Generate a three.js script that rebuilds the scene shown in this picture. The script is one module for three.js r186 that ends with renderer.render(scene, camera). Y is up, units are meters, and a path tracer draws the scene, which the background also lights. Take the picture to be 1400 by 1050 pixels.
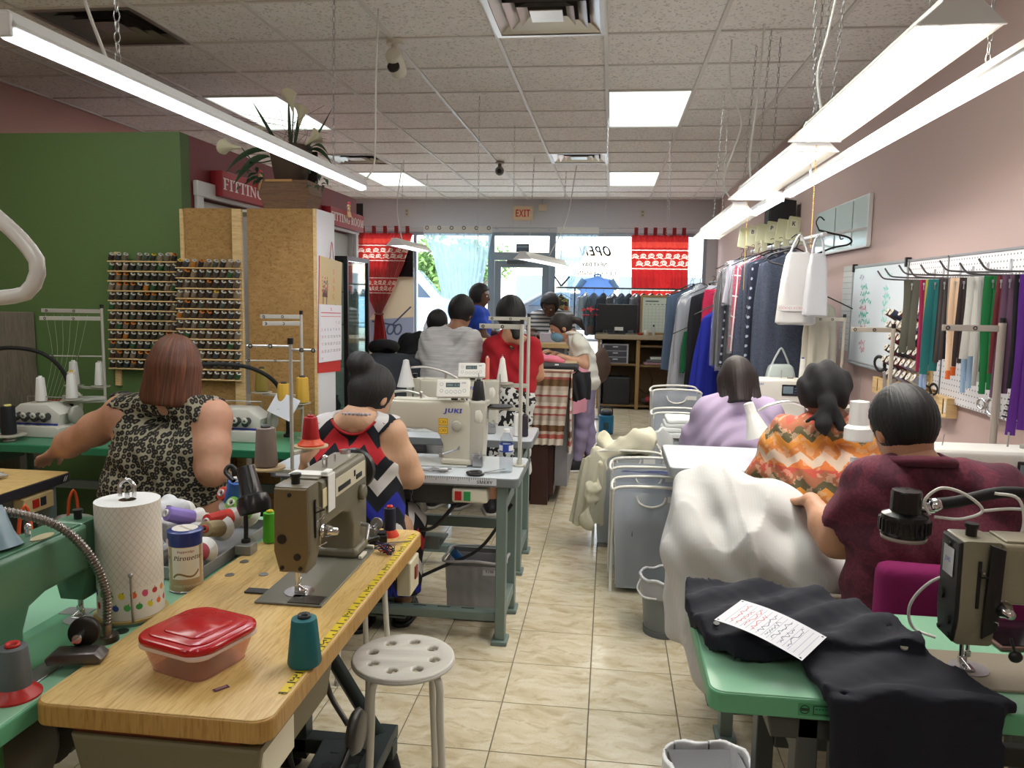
import * as THREE from 'three';
import { RoundedBoxGeometry } from 'three/addons/geometries/RoundedBoxGeometry.js';
import { mergeGeometries, toCreasedNormals } from 'three/addons/utils/BufferGeometryUtils.js';
import { TextGeometry } from 'three/addons/geometries/TextGeometry.js';
import { FontLoader } from 'three/addons/loaders/FontLoader.js';
import { RectAreaLightUniformsLib } from 'three/addons/lights/RectAreaLightUniformsLib.js';

// ---------------------------------------------------------------- camera, sky, sun, exposure
const scene = new THREE.Scene();
const camera = new THREE.PerspectiveCamera(52.1, 1400 / 1050, 0.05, 300);
camera.position.set(0, 1.55, 0);
camera.rotation.order = 'YXZ';
camera.rotation.set(-0.1129, 0.122, 0.0171);
scene.add(camera);
scene.background = new THREE.Color(0.80, 0.90, 1.0);
scene.backgroundIntensity = 5.5;
const sun = new THREE.DirectionalLight(0xfff3e0, 13);
sun.position.set(4, 30, 8); sun.target.position.set(0, 0, -16);
sun.castShadow = true;
Object.assign(sun.shadow.camera, { left: -30, right: 30, top: 30, bottom: -30, near: 1, far: 90 });
sun.shadow.mapSize.set(2048, 2048);
scene.add(sun, sun.target);
RectAreaLightUniformsLib.init();
const renderer = new THREE.WebGLRenderer({ antialias: true });
renderer.toneMapping = THREE.LinearToneMapping;
renderer.toneMappingExposure = 1.38;
renderer.shadowMap.enabled = true;

const PANEL = 7.0, TUBE = 26, SHOP = 15, CEIL = 3.0;

// ---------------------------------------------------------------- helpers
let seed = 12345;
const rnd = () => { seed = (seed * 1664525 + 1013904223) >>> 0; return seed / 4294967296; };
const rr = (a, b) => a + (b - a) * rnd();
const pick = (a) => a[Math.floor(rnd() * a.length)];
const V = (x, y, z) => new THREE.Vector3(x, y, z);
const PI = Math.PI;
const used = new Map();
function numbered(name) {
  const n = used.get(name) ?? 0; used.set(name, n + 1);
  return n ? name + '_' + String(n).padStart(3, '0') : name;
}
function tag(o, label, category, group, kind) {
  if (label) o.userData.label = label;
  if (category) o.userData.category = category;
  if (group) o.userData.group = group;
  if (kind) o.userData.kind = kind;
  return o;
}
function thing(name, label, category, pos = [0, 0, 0], turn = 0, group) {
  const o = new THREE.Group(); o.name = numbered(name);
  o.position.set(...pos);
  if (Array.isArray(turn)) o.rotation.set(...turn); else o.rotation.y = turn;
  scene.add(o); return tag(o, label, category, group);
}
function part(name, geo, mat, parent, label) {
  const m = new THREE.Mesh(Array.isArray(geo) ? merge(geo) : geo, mat);
  m.name = name; m.castShadow = m.receiveShadow = true;
  if (label) m.userData.label = label;
  parent.add(m); return m;
}
function solo(name, geo, mat, label, category, group) {      // a thing that is one mesh
  return tag(part(numbered(name), geo, mat, scene), label, category, group);
}
function struct(name, geo, mat, label) { return tag(part(name, geo, mat, scene), label, name.split('_')[0], null, 'structure'); }
function copyOf(o, pos, turn, label, group) {
  const c = o.clone(); c.userData = { ...o.userData }; c.name = numbered(o.name.replace(/_\d{3}$/, '')); scene.add(c);
  c.position.set(...pos);
  if (turn !== undefined) { if (Array.isArray(turn)) c.rotation.set(...turn); else c.rotation.set(0, turn, 0); }
  if (label) c.userData.label = label;
  if (group) c.userData.group = group;
  return c;
}
const flat = (g) => { g = g.index ? g.toNonIndexed() : g; for (const k of Object.keys(g.attributes)) if (!['position', 'normal', 'uv'].includes(k)) g.deleteAttribute(k);
  if (!g.attributes.uv) g.setAttribute('uv', new THREE.BufferAttribute(new Float32Array(g.attributes.position.count * 2), 2)); g.morphAttributes = {}; g.clearGroups(); return g; };
function merge(list) { const l = list.flat(9).map(flat); return l.length === 1 ? l[0] : mergeGeometries(l); }
function put(g, x = 0, y = 0, z = 0, rx = 0, ry = 0, rz = 0) {
  if (rx || ry || rz) g.applyMatrix4(new THREE.Matrix4().makeRotationFromEuler(new THREE.Euler(rx, ry, rz)));
  return g.translate(x, y, z);
}
function box(w, h, d, x = 0, y = 0, z = 0, r = 0, rot = [0, 0, 0]) {
  const g = r > 0 ? new RoundedBoxGeometry(w, h, d, 2, Math.min(r, w / 2.01, h / 2.01, d / 2.01)) : new THREE.BoxGeometry(w, h, d);
  return put(g, x, y, z, ...rot);
}
function span(x0, x1, y0, y1, z0, z1, r = 0) { return box(Math.abs(x1 - x0), Math.abs(y1 - y0), Math.abs(z1 - z0), (x0 + x1) / 2, (y0 + y1) / 2, (z0 + z1) / 2, r); }
function cyl(r0, r1, h, x = 0, y = 0, z = 0, seg = 20, rot = [0, 0, 0], open = false) { return put(new THREE.CylinderGeometry(r1, r0, h, seg, 1, open), x, y, z, ...rot); }   // r0 bottom, r1 top, centred
function ball(r, x = 0, y = 0, z = 0, sx = 1, sy = 1, sz = 1, seg = 16) { return new THREE.SphereGeometry(r, seg, Math.ceil(seg * 0.7)).scale(sx, sy, sz).translate(x, y, z); }
function rod(a, b, r0, r1 = r0, seg = 10) {
  const A = V(...a), B = V(...b), d = B.clone().sub(A), g = new THREE.CylinderGeometry(r1, r0, d.length(), seg);
  g.applyQuaternion(new THREE.Quaternion().setFromUnitVectors(V(0, 1, 0), d.normalize()));
  return g.translate(...A.add(B).multiplyScalar(0.5).toArray());
}
function tube(pts, r, seg, closed = false, rs = 8) {
  const c = new THREE.CatmullRomCurve3(pts.map((p) => V(...p)), closed, 'centripetal');
  return new THREE.TubeGeometry(c, seg ?? Math.max(8, pts.length * 6), r, rs, closed);
}
function lathe(pts, seg = 24, x = 0, y = 0, z = 0, rot) { const g = new THREE.LatheGeometry(pts.map((p) => new THREE.Vector2(...p)), seg); return rot ? put(g, x, y, z, ...rot) : g.translate(x, y, z); }
function prism(pts, depth, bevel = 0.004, seg = 2, curve = 8, holes = []) {             // outline in x, y; from z = 0 to depth
  const s = pts instanceof THREE.Shape ? pts : new THREE.Shape(pts.map((p) => new THREE.Vector2(...p)));
  for (const h of holes) s.holes.push(h);
  const g = new THREE.ExtrudeGeometry(s, { depth: depth - 2 * bevel, bevelEnabled: bevel > 0, bevelThickness: bevel, bevelSize: bevel, bevelOffset: -bevel, bevelSegments: seg, curveSegments: curve });
  return g.translate(0, 0, bevel);
}
function rrect(x0, y0, x1, y1, r) {
  const s = new THREE.Shape();
  s.moveTo(x0 + r, y0); s.lineTo(x1 - r, y0); s.absarc(x1 - r, y0 + r, r, -PI / 2, 0); s.lineTo(x1, y1 - r); s.absarc(x1 - r, y1 - r, r, 0, PI / 2);
  s.lineTo(x0 + r, y1); s.absarc(x0 + r, y1 - r, r, PI / 2, PI); s.lineTo(x0, y0 + r); s.absarc(x0 + r, y0 + r, r, PI, 1.5 * PI); return s;
}
function smooth(g, a = 0.7) { return toCreasedNormals(flat(g), a); }
function boxUV(g, s = 1, swap = false) {      // uv in metres, by the way each face points
  g = flat(g); const p = g.attributes.position, n = g.attributes.normal, uv = new Float32Array(p.count * 2);
  for (let i = 0; i < p.count; i += 3) {
    let nx = 0, ny = 0, nz = 0;
    for (let k = 0; k < 3; k++) { nx += Math.abs(n.getX(i + k)); ny += Math.abs(n.getY(i + k)); nz += Math.abs(n.getZ(i + k)); }
    for (let k = 0; k < 3; k++) {
      const x = p.getX(i + k), y = p.getY(i + k), z = p.getZ(i + k);
      let u, v;
      if (ny >= nx && ny >= nz) { u = x; v = z; } else if (nx >= nz) { u = z; v = y; } else { u = x; v = y; }
      if (swap) [u, v] = [v, u];
      uv[2 * (i + k)] = u * s; uv[2 * (i + k) + 1] = v * s;
    }
  }
  g.setAttribute('uv', new THREE.BufferAttribute(uv, 2)); return g;
}
// ---- noise and textures
const H2 = (x, y, s) => { let h = (x * 374761393 + y * 668265263 + s * 974634777) | 0; h = Math.imul(h ^ (h >>> 13), 1274126177); return ((h ^ (h >>> 16)) >>> 0) / 4294967296; };
function noise2(x, y, px = 0, py = 0, s = 0) {          // value noise, repeating every px, py
  const xi = Math.floor(x), yi = Math.floor(y); let fx = x - xi, fy = y - yi; fx = fx * fx * (3 - 2 * fx); fy = fy * fy * (3 - 2 * fy);
  const w = (a, n) => n ? ((a % n) + n) % n : a;
  const a = H2(w(xi, px), w(yi, py), s), b = H2(w(xi + 1, px), w(yi, py), s), c = H2(w(xi, px), w(yi + 1, py), s), d = H2(w(xi + 1, px), w(yi + 1, py), s);
  return a + (b - a) * fx + (c - a) * fy + (a - b - c + d) * fx * fy;
}
function fbm(x, y, px, py, oct = 4, s = 0) { let a = 0.5, v = 0, t = 0; for (let i = 0; i < oct; i++) { v += a * noise2(x, y, px, py, s + i); t += a; x *= 2; y *= 2; px *= 2; py *= 2; a *= 0.5; } return v / t; }
function n3(x, y, z, s = 0) { return (noise2(x + z * 0.37, y - z * 0.21, 0, 0, s) + noise2(y + x * 0.29, z + 7.3, 0, 0, s + 5) + noise2(z - y * 0.31, x + 3.1, 0, 0, s + 9)) / 3; }
function tex(w, h, fn, srgb = true) {                  // fn(u, v) -> [r, g, b] in 0..1
  const d = new Uint8Array(w * h * 4);
  for (let j = 0; j < h; j++) for (let i = 0; i < w; i++) {
    const c = fn(i / w, j / h), k = 4 * (j * w + i);
    for (let q = 0; q < 3; q++) d[k + q] = Math.max(0, Math.min(255, Math.round(255 * c[q])));
    d[k + 3] = c.length > 3 ? Math.round(255 * c[3]) : 255;
  }
  const t = new THREE.DataTexture(d, w, h); t.wrapS = t.wrapT = THREE.RepeatWrapping; t.magFilter = THREE.LinearFilter; t.minFilter = THREE.LinearMipmapLinearFilter; t.generateMipmaps = true;
  if (srgb) t.colorSpace = THREE.SRGBColorSpace; t.needsUpdate = true; return t;
}
function drawn(w, h, fn) {                             // a printed or painted surface
  const c = document.createElement('canvas'); c.width = w; c.height = h; fn(c.getContext('2d'), w, h);
  const t = new THREE.CanvasTexture(c); t.colorSpace = THREE.SRGBColorSpace; return t;
}
const hex = (h) => { const c = [(h >> 16) & 255, (h >> 8) & 255, h & 255]; return c.map((v) => v / 255); };
const mixc = (a, b, t) => a.map((v, i) => v + (b[i] - v) * t);
const rep = (t, x, y = x) => { const c = t.clone(); c.wrapS = c.wrapT = THREE.RepeatWrapping; c.repeat.set(x, y); c.needsUpdate = true; return c; };
const cache = new Map();
function mat(color, rough = 0.6, o = {}) {
  const k = color + '|' + rough + '|' + JSON.stringify(o, (kk, v) => (v && v.isTexture ? v.uuid : v));
  if (!cache.has(k)) cache.set(k, new (Object.keys(o).some((q) => /transmission|clearcoat|sheen|ior|thickness|anisotropy/.test(q)) ? THREE.MeshPhysicalMaterial : THREE.MeshStandardMaterial)({ color, roughness: rough, ...o }));
  return cache.get(k);
}
const metal = (c, r = 0.3) => mat(c, r, { metalness: 1 });
const chrome = metal(0xd8d8da, 0.18), steel = metal(0xb4b4b6, 0.35);
const black = mat(0x101012, 0.4), blackMatte = mat(0x0c0c0e, 0.75), white = mat(0xe9e8e4, 0.5), offwhite = mat(0xd9d6c8, 0.5);
function rectLight(w, d, pos, intensity, color = 0xffffff, aim = [0, -1, 0]) {
  const l = new THREE.RectAreaLight(color, intensity, w, d); l.position.set(...pos);
  l.lookAt(pos[0] + aim[0], pos[1] + aim[1], pos[2] + aim[2] + (aim[1] && !aim[0] && !aim[2] ? 1e-5 : 0)); scene.add(l); return l;
}
const font = await new FontLoader().loadAsync('fonts/droid/droid_sans_bold.typeface.json');
function word(txt, w, h, depth = 0.001, slant = 0) {      // flat letters w wide and h high, centred
  const g = new TextGeometry(txt, { font, size: 1, depth: 1, curveSegments: 4, bevelEnabled: false }); g.computeBoundingBox(); const b = g.boundingBox;
  g.translate(-(b.min.x + b.max.x) / 2, -(b.min.y + b.max.y) / 2, 0).scale(w / (b.max.x - b.min.x), h / (b.max.y - b.min.y), depth);
  if (slant) { const p = g.attributes.position; for (let i = 0; i < p.count; i++) p.setX(i, p.getX(i) + slant * p.getY(i)); } return g;
}
const ordinal = ['topmost', 'second', 'third', 'fourth', 'fifth', 'sixth', 'seventh', 'eighth', 'ninth', 'tenth', 'eleventh', 'lowest'];
// ---- meshes from distance fields (naive surface nets)
function nets(sdf, lo, hi, cell, uvf) {
  const n = [0, 1, 2].map((i) => Math.ceil((hi[i] - lo[i]) / cell) + 1), [nx, ny, nz] = n;
  const F = new Float32Array(nx * ny * nz).fill(1e3), at = (i, j, k) => i + nx * (j + ny * k), B = 4;
  for (let k = 0; k < nz; k += B) for (let j = 0; j < ny; j += B) for (let i = 0; i < nx; i += B) {
    const c = sdf(lo[0] + (i + B / 2) * cell, lo[1] + (j + B / 2) * cell, lo[2] + (k + B / 2) * cell), far = Math.abs(c) > cell * B * 1.35;
    for (let c2 = k; c2 < Math.min(k + B, nz); c2++) for (let b = j; b < Math.min(j + B, ny); b++) for (let a = i; a < Math.min(i + B, nx); a++)
      F[at(a, b, c2)] = far ? c : sdf(lo[0] + a * cell, lo[1] + b * cell, lo[2] + c2 * cell);
  }
  const id = new Int32Array(nx * ny * nz).fill(-1), P = [], I = [];
  for (let k = 0; k < nz - 1; k++) for (let j = 0; j < ny - 1; j++) for (let i = 0; i < nx - 1; i++) {
    let m = 0; const v = [];
    for (let c = 0; c < 8; c++) { const f = F[at(i + (c & 1), j + ((c >> 1) & 1), k + (c >> 2))]; v.push(f); if (f < 0) m++; }
    if (m === 0 || m === 8) continue;
    let x = 0, y = 0, z = 0, q = 0;
    for (let c = 0; c < 8; c++) for (const b of [1, 2, 4]) if (!(c & b)) {
      const f = v[c], g = v[c | b]; if ((f < 0) === (g < 0)) continue;
      const t = f / (f - g); x += (c & 1) + (b === 1 ? t : 0); y += ((c >> 1) & 1) + (b === 2 ? t : 0); z += (c >> 2) + (b === 4 ? t : 0); q++;
    }
    id[at(i, j, k)] = P.length / 3; P.push(lo[0] + (i + x / q) * cell, lo[1] + (j + y / q) * cell, lo[2] + (k + z / q) * cell);
  }
  const quad = (a, b, c, d, flip) => { if (a < 0 || b < 0 || c < 0 || d < 0) return; flip ? I.push(a, c, b, a, d, c) : I.push(a, b, c, a, c, d); };
  for (let k = 1; k < nz - 1; k++) for (let j = 1; j < ny - 1; j++) for (let i = 1; i < nx - 1; i++) {
    const f = F[at(i, j, k)] < 0;
    if (f !== F[at(i + 1, j, k)] < 0) quad(id[at(i, j - 1, k - 1)], id[at(i, j, k - 1)], id[at(i, j, k)], id[at(i, j - 1, k)], !f);
    if (f !== F[at(i, j + 1, k)] < 0) quad(id[at(i - 1, j, k - 1)], id[at(i - 1, j, k)], id[at(i, j, k)], id[at(i, j, k - 1)], !f);
    if (f !== F[at(i, j, k + 1)] < 0) quad(id[at(i - 1, j - 1, k)], id[at(i, j - 1, k)], id[at(i, j, k)], id[at(i - 1, j, k)], !f);
  }
  const g = new THREE.BufferGeometry(); g.setAttribute('position', new THREE.Float32BufferAttribute(P, 3)); g.setIndex(I);
  g.computeVertexNormals();
  const uv = new Float32Array(P.length / 3 * 2);
  if (uvf) for (let i = 0; i < P.length / 3; i++) { const t = uvf(P[3 * i], P[3 * i + 1], P[3 * i + 2]); uv[2 * i] = t[0]; uv[2 * i + 1] = t[1]; }
  g.setAttribute('uv', new THREE.BufferAttribute(uv, 2));
  return g;
}
const smin = (a, b, k) => { const h = Math.max(k - Math.abs(a - b), 0) / k; return Math.min(a, b) - h * h * k * 0.25; };
function capD(x, y, z, c) {          // c = [ax, ay, az, ra, bx, by, bz, rb]: tapered capsule
  const px = x - c[0], py = y - c[1], pz = z - c[2], bx = c[4] - c[0], by = c[5] - c[1], bz = c[6] - c[2];
  const t = Math.max(0, Math.min(1, (px * bx + py * by + pz * bz) / (bx * bx + by * by + bz * bz + 1e-12)));
  return Math.hypot(px - bx * t, py - by * t, pz - bz * t) - (c[3] + (c[7] - c[3]) * t);
}
const cap = (a, ra, b, rb = ra) => [...a, ra, ...b, rb];
function ellD(x, y, z, e) { const px = (x - e[0]) / e[3], py = (y - e[1]) / e[4], pz = (z - e[2]) / e[5], l = Math.hypot(px, py, pz); return (l - 1) * Math.min(e[3], e[4], e[5]) * (l > 1 ? 1.15 : 1); }
function union(caps, k = 0.03) { return (x, y, z) => { let d = 1e3; for (const c of caps) d = smin(d, c.length === 8 ? capD(x, y, z, c) : ellD(x, y, z, c), k); return d; }; }
const L3 = (a, b, t) => [a[0] + (b[0] - a[0]) * t, a[1] + (b[1] - a[1]) * t, a[2] + (b[2] - a[2]) * t];
// ---------------------------------------------------------------- textures of surfaces
const woodTex = (base, dark, s, ring = 26) => tex(512, 512, (u, v) => {
  const w = fbm(u * 3, v * 24, 3, 24, 4, s), g = fbm(u * 6, v * 110, 6, 110, 3, s + 7), l = Math.sin((v * ring + w * 5 + 0.6 * Math.sin(u * 2 * PI)) * 2 * PI) * 0.5 + 0.5;
  return mixc(base, dark, Math.min(1, 0.35 * w + 0.4 * g * l + 0.18 * (g > 0.62 ? 1 : 0)));
});
const T = {};
T.oak = woodTex(hex(0xdfc184), hex(0xa67d40), 3, 18);
T.pine = woodTex(hex(0xd9bd8c), hex(0xb08d55), 21, 12);
T.greywood = woodTex(hex(0x8d8073), hex(0x5d5248), 31, 10);
T.cherry = woodTex(hex(0x42211d), hex(0x24100f), 41, 12);
T.osb = tex(512, 512, (u, v) => { const a = fbm(u * 20, v * 46, 20, 46, 3, 5), b = fbm(u * 60, v * 90, 60, 90, 2, 9), c = fbm(u * 5, v * 5, 5, 5, 3, 2); return mixc(mixc(hex(0xb08c56), hex(0x94703e), a), hex(0x6e5128), b > 0.66 ? 0.42 : 0.2 * c); });
T.ceil = tex(256, 256, (u, v) => { const n = fbm(u * 50, v * 50, 50, 50, 2, 4), f = fbm(u * 9, v * 9, 9, 9, 3, 8); const c = n > 0.69 ? 0.79 : 0.9 + 0.04 * f; return [c, c * 0.99, c * 0.975]; });
const marble = (s) => tex(256, 256, (u, v) => {
  const w = fbm(u * 3 + 9, v * 3, 0, 0, 3, s), a = fbm(u * 3 + 2 * w, v * 6 + 2.5 * w, 0, 0, 5, s + 3), b = fbm(u * 6 + w * 3, v * 15 + w * 4, 0, 0, 4, s + 11), sp = fbm(u * 60, v * 60, 0, 0, 2, s + 17);
  let c = mixc(hex(0xcfc6ae), hex(0xb3a281), Math.max(0, (a - 0.3) * 1.5)); c = mixc(c, hex(0xdbd5c4), Math.max(0, (0.5 - b) * 1.5)); c = mixc(c, hex(0x9c8a68), b > 0.6 ? (b - 0.6) * 1.9 : 0); return mixc(c, hex(0x9a8868), sp > 0.76 ? 0.2 : 0);
});
T.paint = tex(256, 256, (u, v) => { const n = fbm(u * 40, v * 40, 40, 40, 3, 2); return [n, n, n]; }, false);
const tileMats = [3, 17, 29, 53].map((s) => mat(0xffffff, 0.17, { map: marble(s) }));
const paint = (c, r = 0.75) => mat(c, r, { bumpMap: T.paint, bumpScale: 0.0004 });
const pink = paint(0xb49c95), pinkL = paint(0xb58a80), greyWall = paint(0xb9b9bd), green = paint(0x536d3c, 0.6), red = paint(0x7c3038, 0.5);

// ---------------------------------------------------------------- room shell
const X0 = -4.35, X1 = 1.55, ZB = -12.1, ZF = 2.6;
const floor = struct('floor', span(X0 - 0.1, X1 + 0.1, -0.15, -0.004, ZB - 0.1, ZF + 0.1), mat(0x6d6656, 0.9), 'dark grout bed under glossy beige floor tiles');
{
  const t = 0.3295, mid = (g) => { const u = g.attributes.uv; for (let k = 0; k < u.array.length; k++) u.array[k] += 0.5; return g; }, tg = mid(boxUV(box(t - 0.004, 0.006, t - 0.004, 0, 0, 0, 0.0015), 1 / t)), rest = [];
  for (let i = -13; i <= 6; i++) for (let j = -1; j < 45; j++) {
    const x = -0.364 + t * (i + 0.5), zc = -2.5006 - t * (j - 14 + 0.5);
    if (x - t / 2 > X1 || x + t / 2 < X0 || zc < ZB || zc > ZF) continue;
    const a = Math.max(x - t / 2, X0), b = Math.min(x + t / 2, X1), near = x > -1.7 && x < 1.3 && zc < -1.85 && zc > -11.9;
    if (near && b - a > t - 0.01) { const m = part('tile', tg, tileMats[Math.floor(H2(i, j, 3) * 4)], floor); m.position.set(x, -0.003, zc); m.rotation.y = (Math.floor(H2(i, j, 9) * 2)) * PI; }
    else rest.push(mid(boxUV(box(b - a - 0.004, 0.006, t - 0.004), 1 / t)).translate((a + b) / 2, -0.003, zc));
  }
  tag(part('outer_tiles', rest, tileMats[1], floor), null, null, null, 'stuff');
}
struct('wall_right', span(X1, X1 + 0.15, 0, CEIL + 0.36, ZB - 0.15, ZF), pink, 'dusty pink painted side wall with pegboards and whiteboard');
struct('wall_left', span(X0 - 0.15, X0, 0, CEIL + 0.36, ZB - 0.15, ZF), pinkL, 'pink painted wall above and behind the green partition');
struct('wall_rear', span(X0 - 0.15, X1 + 0.15, 0, CEIL + 0.36, ZF, ZF + 0.15), pink, 'pink wall closing the work room');
struct('wall_front', [span(X0, X1, 2.5, CEIL + 0.36, ZB - 0.12, ZB), span(X0, -1.84, 0, 0.36, ZB - 0.12, ZB), span(-0.9, X1, 0, 0.36, ZB - 0.12, ZB), span(X0, -4.2, 0.36, 2.5, ZB - 0.12, ZB), span(1.4, X1, 0.36, 2.5, ZB - 0.12, ZB)], greyWall, 'pale grey storefront wall above the shop windows');
// partition with the fitting rooms
struct('wall_partition_green', span(X0, -2.46, 0, 2.44, -4.43, -4.33), green, 'olive green end wall of the fitting room block');
struct('wall_partition_red', [span(-2.56, -2.46, 0, 2.44, -4.53, -4.431), span(-2.56, -2.46, 2.1, 2.44, -5.36, -4.53), span(-2.56, -2.46, 0, 2.44, -6.62, -5.36), span(-2.56, -2.46, 2.1, 2.44, -7.38, -6.62), span(-2.56, -2.46, 0, 2.44, -7.48, -7.38)], red, 'dark red side wall of the fitting room block');
struct('wall_partition_end', span(X0, -2.561, 0, 2.44, -7.48, -7.38), red, 'dark red far end of the fitting room block');
struct('wall_partition_middle', span(X0, -2.561, 0, 2.44, -6.05, -5.95), greyWall, 'grey wall between the two fitting rooms');
[[-4.53, -5.36], [-6.62, -7.38]].forEach(([a, b], i) => {
  const d = tag(new THREE.Group(), i ? 'white framed fitting room doorway beside the glass display case' : 'white framed fitting room doorway behind the fibreboard cabinet', 'door', null, 'structure');
  d.name = 'door_' + (i + 2); scene.add(d);
  const wf = mat(0xd8d8da, 0.4), z0 = a, z1 = b;
  part('door_frame', [span(-2.458, -2.43, 0, 2.11, z0 + 0.07, z0, 0.006), span(-2.458, -2.43, 0, 2.11, z1, z1 - 0.07, 0.006), span(-2.458, -2.425, 2.1, 2.19, z0 + 0.08, z1 - 0.08, 0.006), span(-2.56, -2.458, 0, 2.1, z0, z0 - 0.02), span(-2.56, -2.458, 0, 2.1, z1, z1 + 0.02)], wf, d);
  const pn = part('door_panel', [span(-2.53, -2.5, 0.01, 2.09, z0 - 0.03, z1 + 0.03), span(-2.5, -2.492, 1.1, 1.95, z0 - 0.13, z1 + 0.13, 0.003), span(-2.5, -2.492, 0.2, 0.95, z0 - 0.13, z1 + 0.13, 0.003)], mat(0xb7b7b2, 0.5), d);
  part('door_handle', [cyl(0.025, 0.025, 0.03, -2.48, 1.0, z1 + 0.09, 12, [0, 0, PI / 2]), ball(0.028, -2.452, 1.0, z1 + 0.09)], steel, pn);
});
// ---------------------------------------------------------------- ceiling
const ceiling = struct('ceiling', span(X0 - 0.15, X1 + 0.15, CEIL + 0.35, CEIL + 0.5, ZB - 0.15, ZF + 0.15), mat(0x8a8680, 0.9), 'suspended ceiling of speckled tiles in a white metal grid');
const gx = (k) => -0.679 + 0.6096 * k, gz = (k) => -(4.5832 + 0.6096 * k), G = 0.6096;
const lightCells = [[1, 2], [1, 8], [-4, 2], [-4, 8], [1, -4], [-4, -4], [1, -10], [-4, -10]], ventCells = [[0, -1], [-4, -1], [0, 6], [-4, 6]];
{
  const cm = mat(0xffffff, 0.95, { map: T.ceil, bumpMap: T.ceil, bumpScale: 0.0012 }), gm = mat(0xd2d0ca, 0.45), tg = boxUV(box(G - 0.012, 0.016, G - 0.012), 1 / G);
  for (let i = -7; i <= 3; i++) for (let j = -12; j <= 12; j++) {
    if (lightCells.some(([a, b]) => a === i && (b === j || b + 1 === j)) || ventCells.some(([a, b]) => a === i && b === j)) continue;
    let a = Math.max(gx(i), X0), b = Math.min(gx(i + 1), X1), c = Math.min(gz(j), ZF), d = Math.max(gz(j + 1), ZB);
    if (b - a < 0.03 || c - d < 0.03) continue;
    const full = b - a > G - 0.001 && c - d > G - 0.001, m = part('ceiling_tile', full ? tg : boxUV(span(a + 0.004, b - 0.004, CEIL + 0.004, CEIL + 0.02, d + 0.004, c - 0.004), 1 / G), cm, ceiling);
    if (full) { m.position.set((a + b) / 2, CEIL + 0.012, (c + d) / 2); m.rotation.y = Math.floor(H2(i, j, 1) * 4) * PI / 2; }
  }
  for (let i = -6; i <= 3; i++) part('main_runner', box(0.024, 0.014, ZF - ZB - 0.02, gx(i), CEIL - 0.001, (ZF + ZB) / 2, 0.002), gm, ceiling);
  for (let j = -11; j <= 12; j++) { const z = gz(j); if (z > ZB + 0.05 && z < ZF - 0.05) for (const [a, b] of lightCells.some(([, q]) => q + 1 === j) ? [[X0, gx(-4)], [gx(-3), gx(1)], [gx(2), X1]] : [[X0, X1]]) part('cross_runner', box(b - a - 0.02, 0.011, 0.02, (a + b) / 2, CEIL + 0.001, z, 0.002), gm, ceiling); }
  part('edge_trim', [span(X0, X1, CEIL - 0.004, CEIL + 0.01, ZB, ZB + 0.022), span(X0, X0 + 0.022, CEIL - 0.004, CEIL + 0.01, ZB, ZF), span(X1 - 0.022, X1, CEIL - 0.004, CEIL + 0.01, ZB, ZF)], gm, ceiling);
}
const lit = (c, e) => mat(0xf4f6f4, 0.4, { emissive: c, emissiveIntensity: e });
lightCells.forEach(([i, j], n) => {
  const x = gx(i) + G / 2, z = gz(j) - G, on = [x, CEIL, z];
  const places = ['in the aisle ceiling above the cutting counter', 'in the ceiling above the computer desk', 'above the potted lilies and fitting rooms', 'near the red tied curtain and front window', 'above the nearest white topped sewing table', 'above the nearest wood sewing table', 'over the rear of the room by the right wall', 'over the rear of the room by the left wall'];
  const t = thing('ceiling_light', 'square edged recessed fluorescent panel ' + places[n], 'ceiling light', on, 0, 'recessed ceiling lights');
  part('frame', [box(0.02, 0.03, 1.2, -0.296, 0.008, 0), box(0.02, 0.03, 1.2, 0.296, 0.008, 0), box(0.572, 0.03, 0.02, 0, 0.008, 0.6), box(0.572, 0.03, 0.02, 0, 0.008, -0.6)], mat(0xcfcfcb, 0.4), t);
  part('diffuser', box(0.57, 0.006, 1.18, 0, 0.006, 0), lit(0xf2fff6, 1.1), t);
  part('housing', box(0.6, 0.02, 1.21, 0, 0.034, 0), mat(0xbdbdbb, 0.5), t);
  rectLight(0.56, 1.17, [x, CEIL - 0.012, z], PANEL, 0xfafff8);
});
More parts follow.
